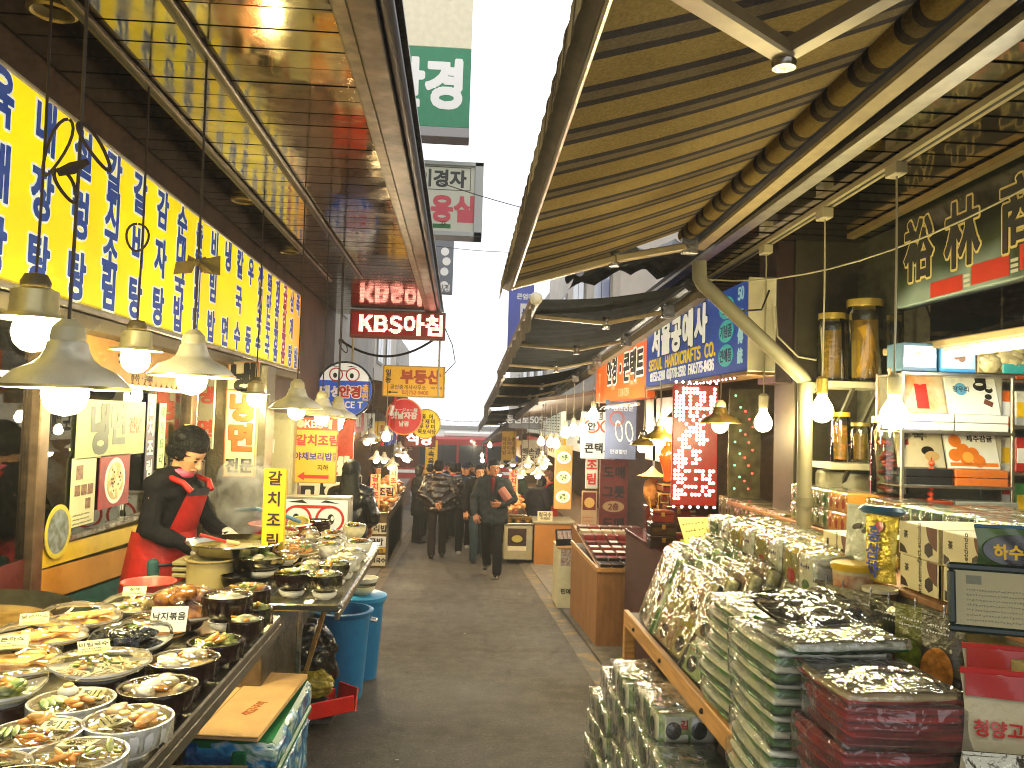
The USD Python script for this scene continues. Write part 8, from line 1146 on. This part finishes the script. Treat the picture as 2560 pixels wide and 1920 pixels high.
ld2 = T('ladle', 'long red handled spoon resting in the wide pan', 'spoon', (-1.3, 4.62, 0)); P(ld2, 'handle', cyl((-.06, -.1, .99), (.06, -.03, .945), .008, 8), redp); P(ld2, 'spoon', cyl((.06, -.03, .945), (.12, .0, .93), .012, 8), M('pale_wood', '#c9ae7a', .5))
# the walking crowd
def pouch_extra(p, J, hp, hs):
    P(p, 'collar_lapel', tube([(-.07, -.13, 1.46), (-.06, -.165, 1.3), (-.05, -.185, 1.1)], [.018, .022, .016], 8), cloth('parka_dark', '#1b1e20'), smooth=True); P(p, 'collar_lapel', tube([(.07, -.13, 1.46), (.06, -.165, 1.3), (.06, -.185, 1.1)], [.018, .022, .016], 8), cloth('parka_dark', '#1b1e20'), smooth=True)
person('man in a dark grey parka and maroon sweater walking towards the viewer', gpos(.57, 12.49), -.15, 1.74, dict(walkB, elR=(-.29, .02, 1.14), wrR=(-.25, -.14, .92), hdR=(.35, -.5, -.75), thR=(1, -.2, .2), elL=(.3, .04, 1.16), wrL=(.13, -.22, 1.1), hdL=(-.9, -.3, -.1), thL=(-.1, -.3, 1)), jacket=cloth('parka_grey', '#23292b', .7), trousers=cloth('black', '#0b0b0c'), skin=2, headturn=.42, coatlen=.76, shirt=cloth('maroon', '#5a1214'), extra=pouch_extra, fat=1.14, puff=.006)
wl = T('clutch_bag', 'pinkish brown clutch bag under the parka man\'s arm', 'bag', m=mtx((.57+.16, 12.27, gz(12.49)+1.26), -.15, ry=.9)); P(wl, 'bag', softpack(-.1, .1, -.03, .03, -.06, .06, 3, .02, 3), M('clutch_leather', '#7a463c', .35, var=.15), smooth=True); P(wl, 'flap', rbox(-.1, .1, -.036, -.028, 0, .064, .004), M('clutch_pink', '#a86a5a', .4))
def patch_extra(p, J, hp, hs): 
    c_ = (J['shL']+J['elL'])/2+[.05, -.045, .0]; P(p, 'sleeve_patch', rbox(c_[0]-.03, c_[0]+.035, c_[1]-.035, c_[1], c_[2]-.0, c_[2]+.06, .005), redp); P(p, 'sleeve_patch', rbox(c_[0]-.03, c_[0]+.035, c_[1]-.035, c_[1], c_[2]-.06, c_[2]-.002, .005), whitep)
    P(p, 'jacket_zip', tube([(0, -.165, 1.4), (0, -.185, 1.15), (0, -.19, .9)], .008, 6), M('zip_brass', '#8a6a3a', .3, .8))
person('man in a navy cap and shiny black padded jacket walking towards the viewer', gpos(.17, 15.72), .1, 1.7, dict(walkA, elR=(-.27, .02, 1.15), wrR=(-.1, -.22, 1.06), hdR=(.9, -.3, -.2), thR=(0, -.3, 1), elL=(.28, .05, 1.13), wrL=(.27, -.06, .9)), jacket=leather, puff=.02, trousers=cloth('black', '#0b0b0c'), cap=cloth('navy_cap', '#20263a'), skin=0, shoes=shoeg, coatlen=.82, extra=patch_extra, shirt=cloth('dark_blue', '#1c2a44'))
person('broad man seen from behind in a brown leather padded jacket, hands clasped at his back', gpos(-.31, 14.85), 3.2, 1.72, dict(walkA, elR=(-.3, .08, 1.15), wrR=(-.07, .2, 1.0), hdR=(.8, .1, -.4), thR=(0, .3, 1), elL=(.3, .08, 1.15), wrL=(.07, .22, .98), hdL=(-.8, .1, -.5), thL=(0, .3, 1), anL=(.1, .14, .1)), jacket=leatherb, puff=.022, hood=1, trousers=cloth('brown_black', '#1e1613'), coatlen=.8, fat=1.15, headturn=-.5)
person('woman in a long black coat standing by the middle stall, face turned right', gpos(-.78, 17.6), 2.2, 1.62, dict(elR=(-.25, -.02, 1.14), wrR=(-.18, -.2, 1.02), elL=(.25, -.02, 1.14), wrL=(.18, -.2, 1.0)), jacket=cloth('black_coat', '#0d0c0a', .8), trousers=cloth('black', '#0b0b0c'), hair='bob', skin=1, female=True, coatlen=.6)
person('dark haired person beyond the long coated woman with a fur trimmed hood', gpos(-.62, 19.4), 2.9, 1.66, {}, jacket=cloth('dark_brown', '#2a1c14'), hood=1, trousers=cloth('black', '#0b0b0c'), hair='short', coatlen=.7, fine=False, scarf=cloth('fur', '#6a4a30', .9))
person('woman with long black hair and a black leather coat seen from behind', gpos(-1.05, 8.35), 3.0, 1.66, dict(elR=(-.25, -.02, 1.14), wrR=(-.15, -.2, 1.05), elL=(.25, -.02, 1.14), wrL=(.15, -.2, 1.05)), jacket=leather, puff=.012, trousers=cloth('black', '#0b0b0c'), hair='long', female=True, coatlen=.62)
person('person with a bright red scarf behind the man in the cap', gpos(-.06, 17.6), 3.3, 1.68, walkB, jacket=cloth('charcoal', '#111113'), scarf=cloth('red_scarf', '#a01c1c'), hair='short', coatlen=.75, fine=False)
person('person in dark jeans mostly hidden behind the parka man', gpos(.4, 14.3), .2, 1.66, walkA, jacket=cloth('black_coat', '#0d0c0a', .8), trousers=cloth('teal_jeans', '#24343c'), hair='short', coatlen=.8, fine=False)
person('dark jacketed person walking behind the parka man\'s shoulder', gpos(.62, 15.4), .1, 1.72, walkB, jacket=cloth('charcoal', '#111113'), hair='short', coatlen=.7, fine=False)
for k, (x, y, h_, jc, rz_, lb2, hr, cp_) in enumerate(((-.42, 20.8, 1.68, ('grey_blue', '#39414c'), 3.1, 'person in a grey blue jacket in the far crowd at left', 'bob', None), (-.2, 22.2, 1.72, ('black_coat', '#0d0c0a'), .1, 'person in a black coat facing this way in the far crowd', 'short', None), (.05, 20.2, 1.7, ('charcoal', '#111113'), 3.0, 'person in a dark cap in the far crowd behind the cap man', 'short', ('black_cap', '#17181c')), (.3, 21.5, 1.74, ('dark_brown', '#2a1c14'), .2, 'tall person in a brown coat in the far crowd', 'short', None), (.48, 24, 1.68, ('beige', '#8a7a60'), 0., 'person in a beige coat far along the alley', 'bob', None), (.1, 26, 1.7, ('grey_blue', '#39414c'), 3.1, 'person walking away near the red bus', 'short', None), (.75, 27.5, 1.66, ('dark_green', '#20302a'), .0, 'person in dark green far right before the bus', 'short', None), (-.55, 25, 1.7, ('navy', '#1a2236'), .3, 'person in navy far left before the bus', 'short', None), (.62, 19.2, 1.67, ('navy', '#1a2236'), 3.2, 'dark haired person walking away beside the right stalls', 'bob', None), (-.12, 19.0, 1.69, ('charcoal', '#111113'), -.2, 'person in a charcoal coat facing this way behind the red scarf', 'short', None), (.22, 18.3, 1.64, ('black_coat', '#0d0c0a'), .15, 'short person in black facing this way behind the cap man', 'bob', None), (-.5, 22.8, 1.7, ('dark_brown', '#2a1c14'), .2, 'person in a dark brown jacket facing this way at the back of the crowd', 'short', None), (.85, 22.0, 1.68, ('charcoal', '#111113'), .3, 'person in charcoal by the farther right stalls', 'short', None))):
    person(lb2, gpos(x, y), rz_, h_, (walkA, walkB)[k % 2], jacket=cloth(*jc), hair=hr, cap=cloth(*cp_) if cp_ else None, coatlen=.75, fine=False, trousers=cloth('black', '#0b0b0c'))
def apron_simple(p, J, hp, hs):
    red = M('apron_red', '#a8160e', .6, bump=.3, bscale=25, var=.1)
    P(p, 'apron', grid(40, 14, lambda u, v: (lambda a, z, r: (r*1.15*np.sin(a), -r*np.cos(a)-.01, z))((u-.5)*3.9, 1.12-.6*v, .18+.05*np.minimum(v*1.6, 1))), red, smooth=True); P(p, 'apron_bib', grid(14, 10, lambda u, v: (lambda a, z: (.19*1.05*np.sin(a), -.19*np.cos(a)+.005, z))((u-.5)*1.5, 1.1+.26*v)), red, smooth=True)
    for sx in (-1, 1): P(p, 'strap', tube([(sx*.1, -.17, 1.35), (sx*.115, -.12, 1.46), (sx*.1, 0, 1.5), (sx*.06, .13, 1.4)], .018, 8), red, smooth=True)
person('seller in a red apron with reddish brown hair, looking down at the right counter', gpos(1.76, 15.3), -1.25, 1.6, dict(head=(0, -.06, 1.58), elR=(-.25, -.02, 1.13), wrR=(-.16, -.2, 1.0), elL=(.25, -.02, 1.13), wrL=(.12, -.22, .98)), jacket=cloth('black_coat', '#0d0c0a', .8), hair='bob', hairm=hairbr, skin=1, female=True, headtilt=.4, coatlen=.95, extra=apron_simple)
person('customer in a dark navy jacket stooping at the right stall', gpos(1.5, 15.05), 2.5, 1.52, dict(chest=(0, -.06, 1.26), neck=(0, -.1, 1.42), head=(0, -.15, 1.54)), jacket=cloth('dark_navy', '#101019'), hair='bob', female=True, headtilt=.4, coatlen=.75, puff=.012)
person('seller in a dark green jacket and red apron farther along the right side', gpos(1.25, 17.4), -.5, 1.66, {}, jacket=cloth('bottle_green', '#1d332e'), hair='short', coatlen=.9, extra=apron_simple, fine=False)
person('seller behind the middle stall at left, seen under the small lamps', gpos(-1.72, 18.0), .8, 1.62, {}, jacket=cloth('charcoal', '#111113'), hair='bob', coatlen=.9, female=True, fine=False)
# ================================================================ air
hz = usdkit.material(stage, '/World/Looks/haze_volume', {'v': ('principled_volume', dict(color=(.98, .98, .97), density=.0025, anisotropy=.35))}, [], volume='v.volume')
O('haze', box(-206, 206, -12, 406, -4.2, 9.6), hz, 'thin pale haze added to the alley air to wash out the far end and soften the lamps', kind='stuff', smooth=False)  # volume added to stand in for far-end glare and lamp glow
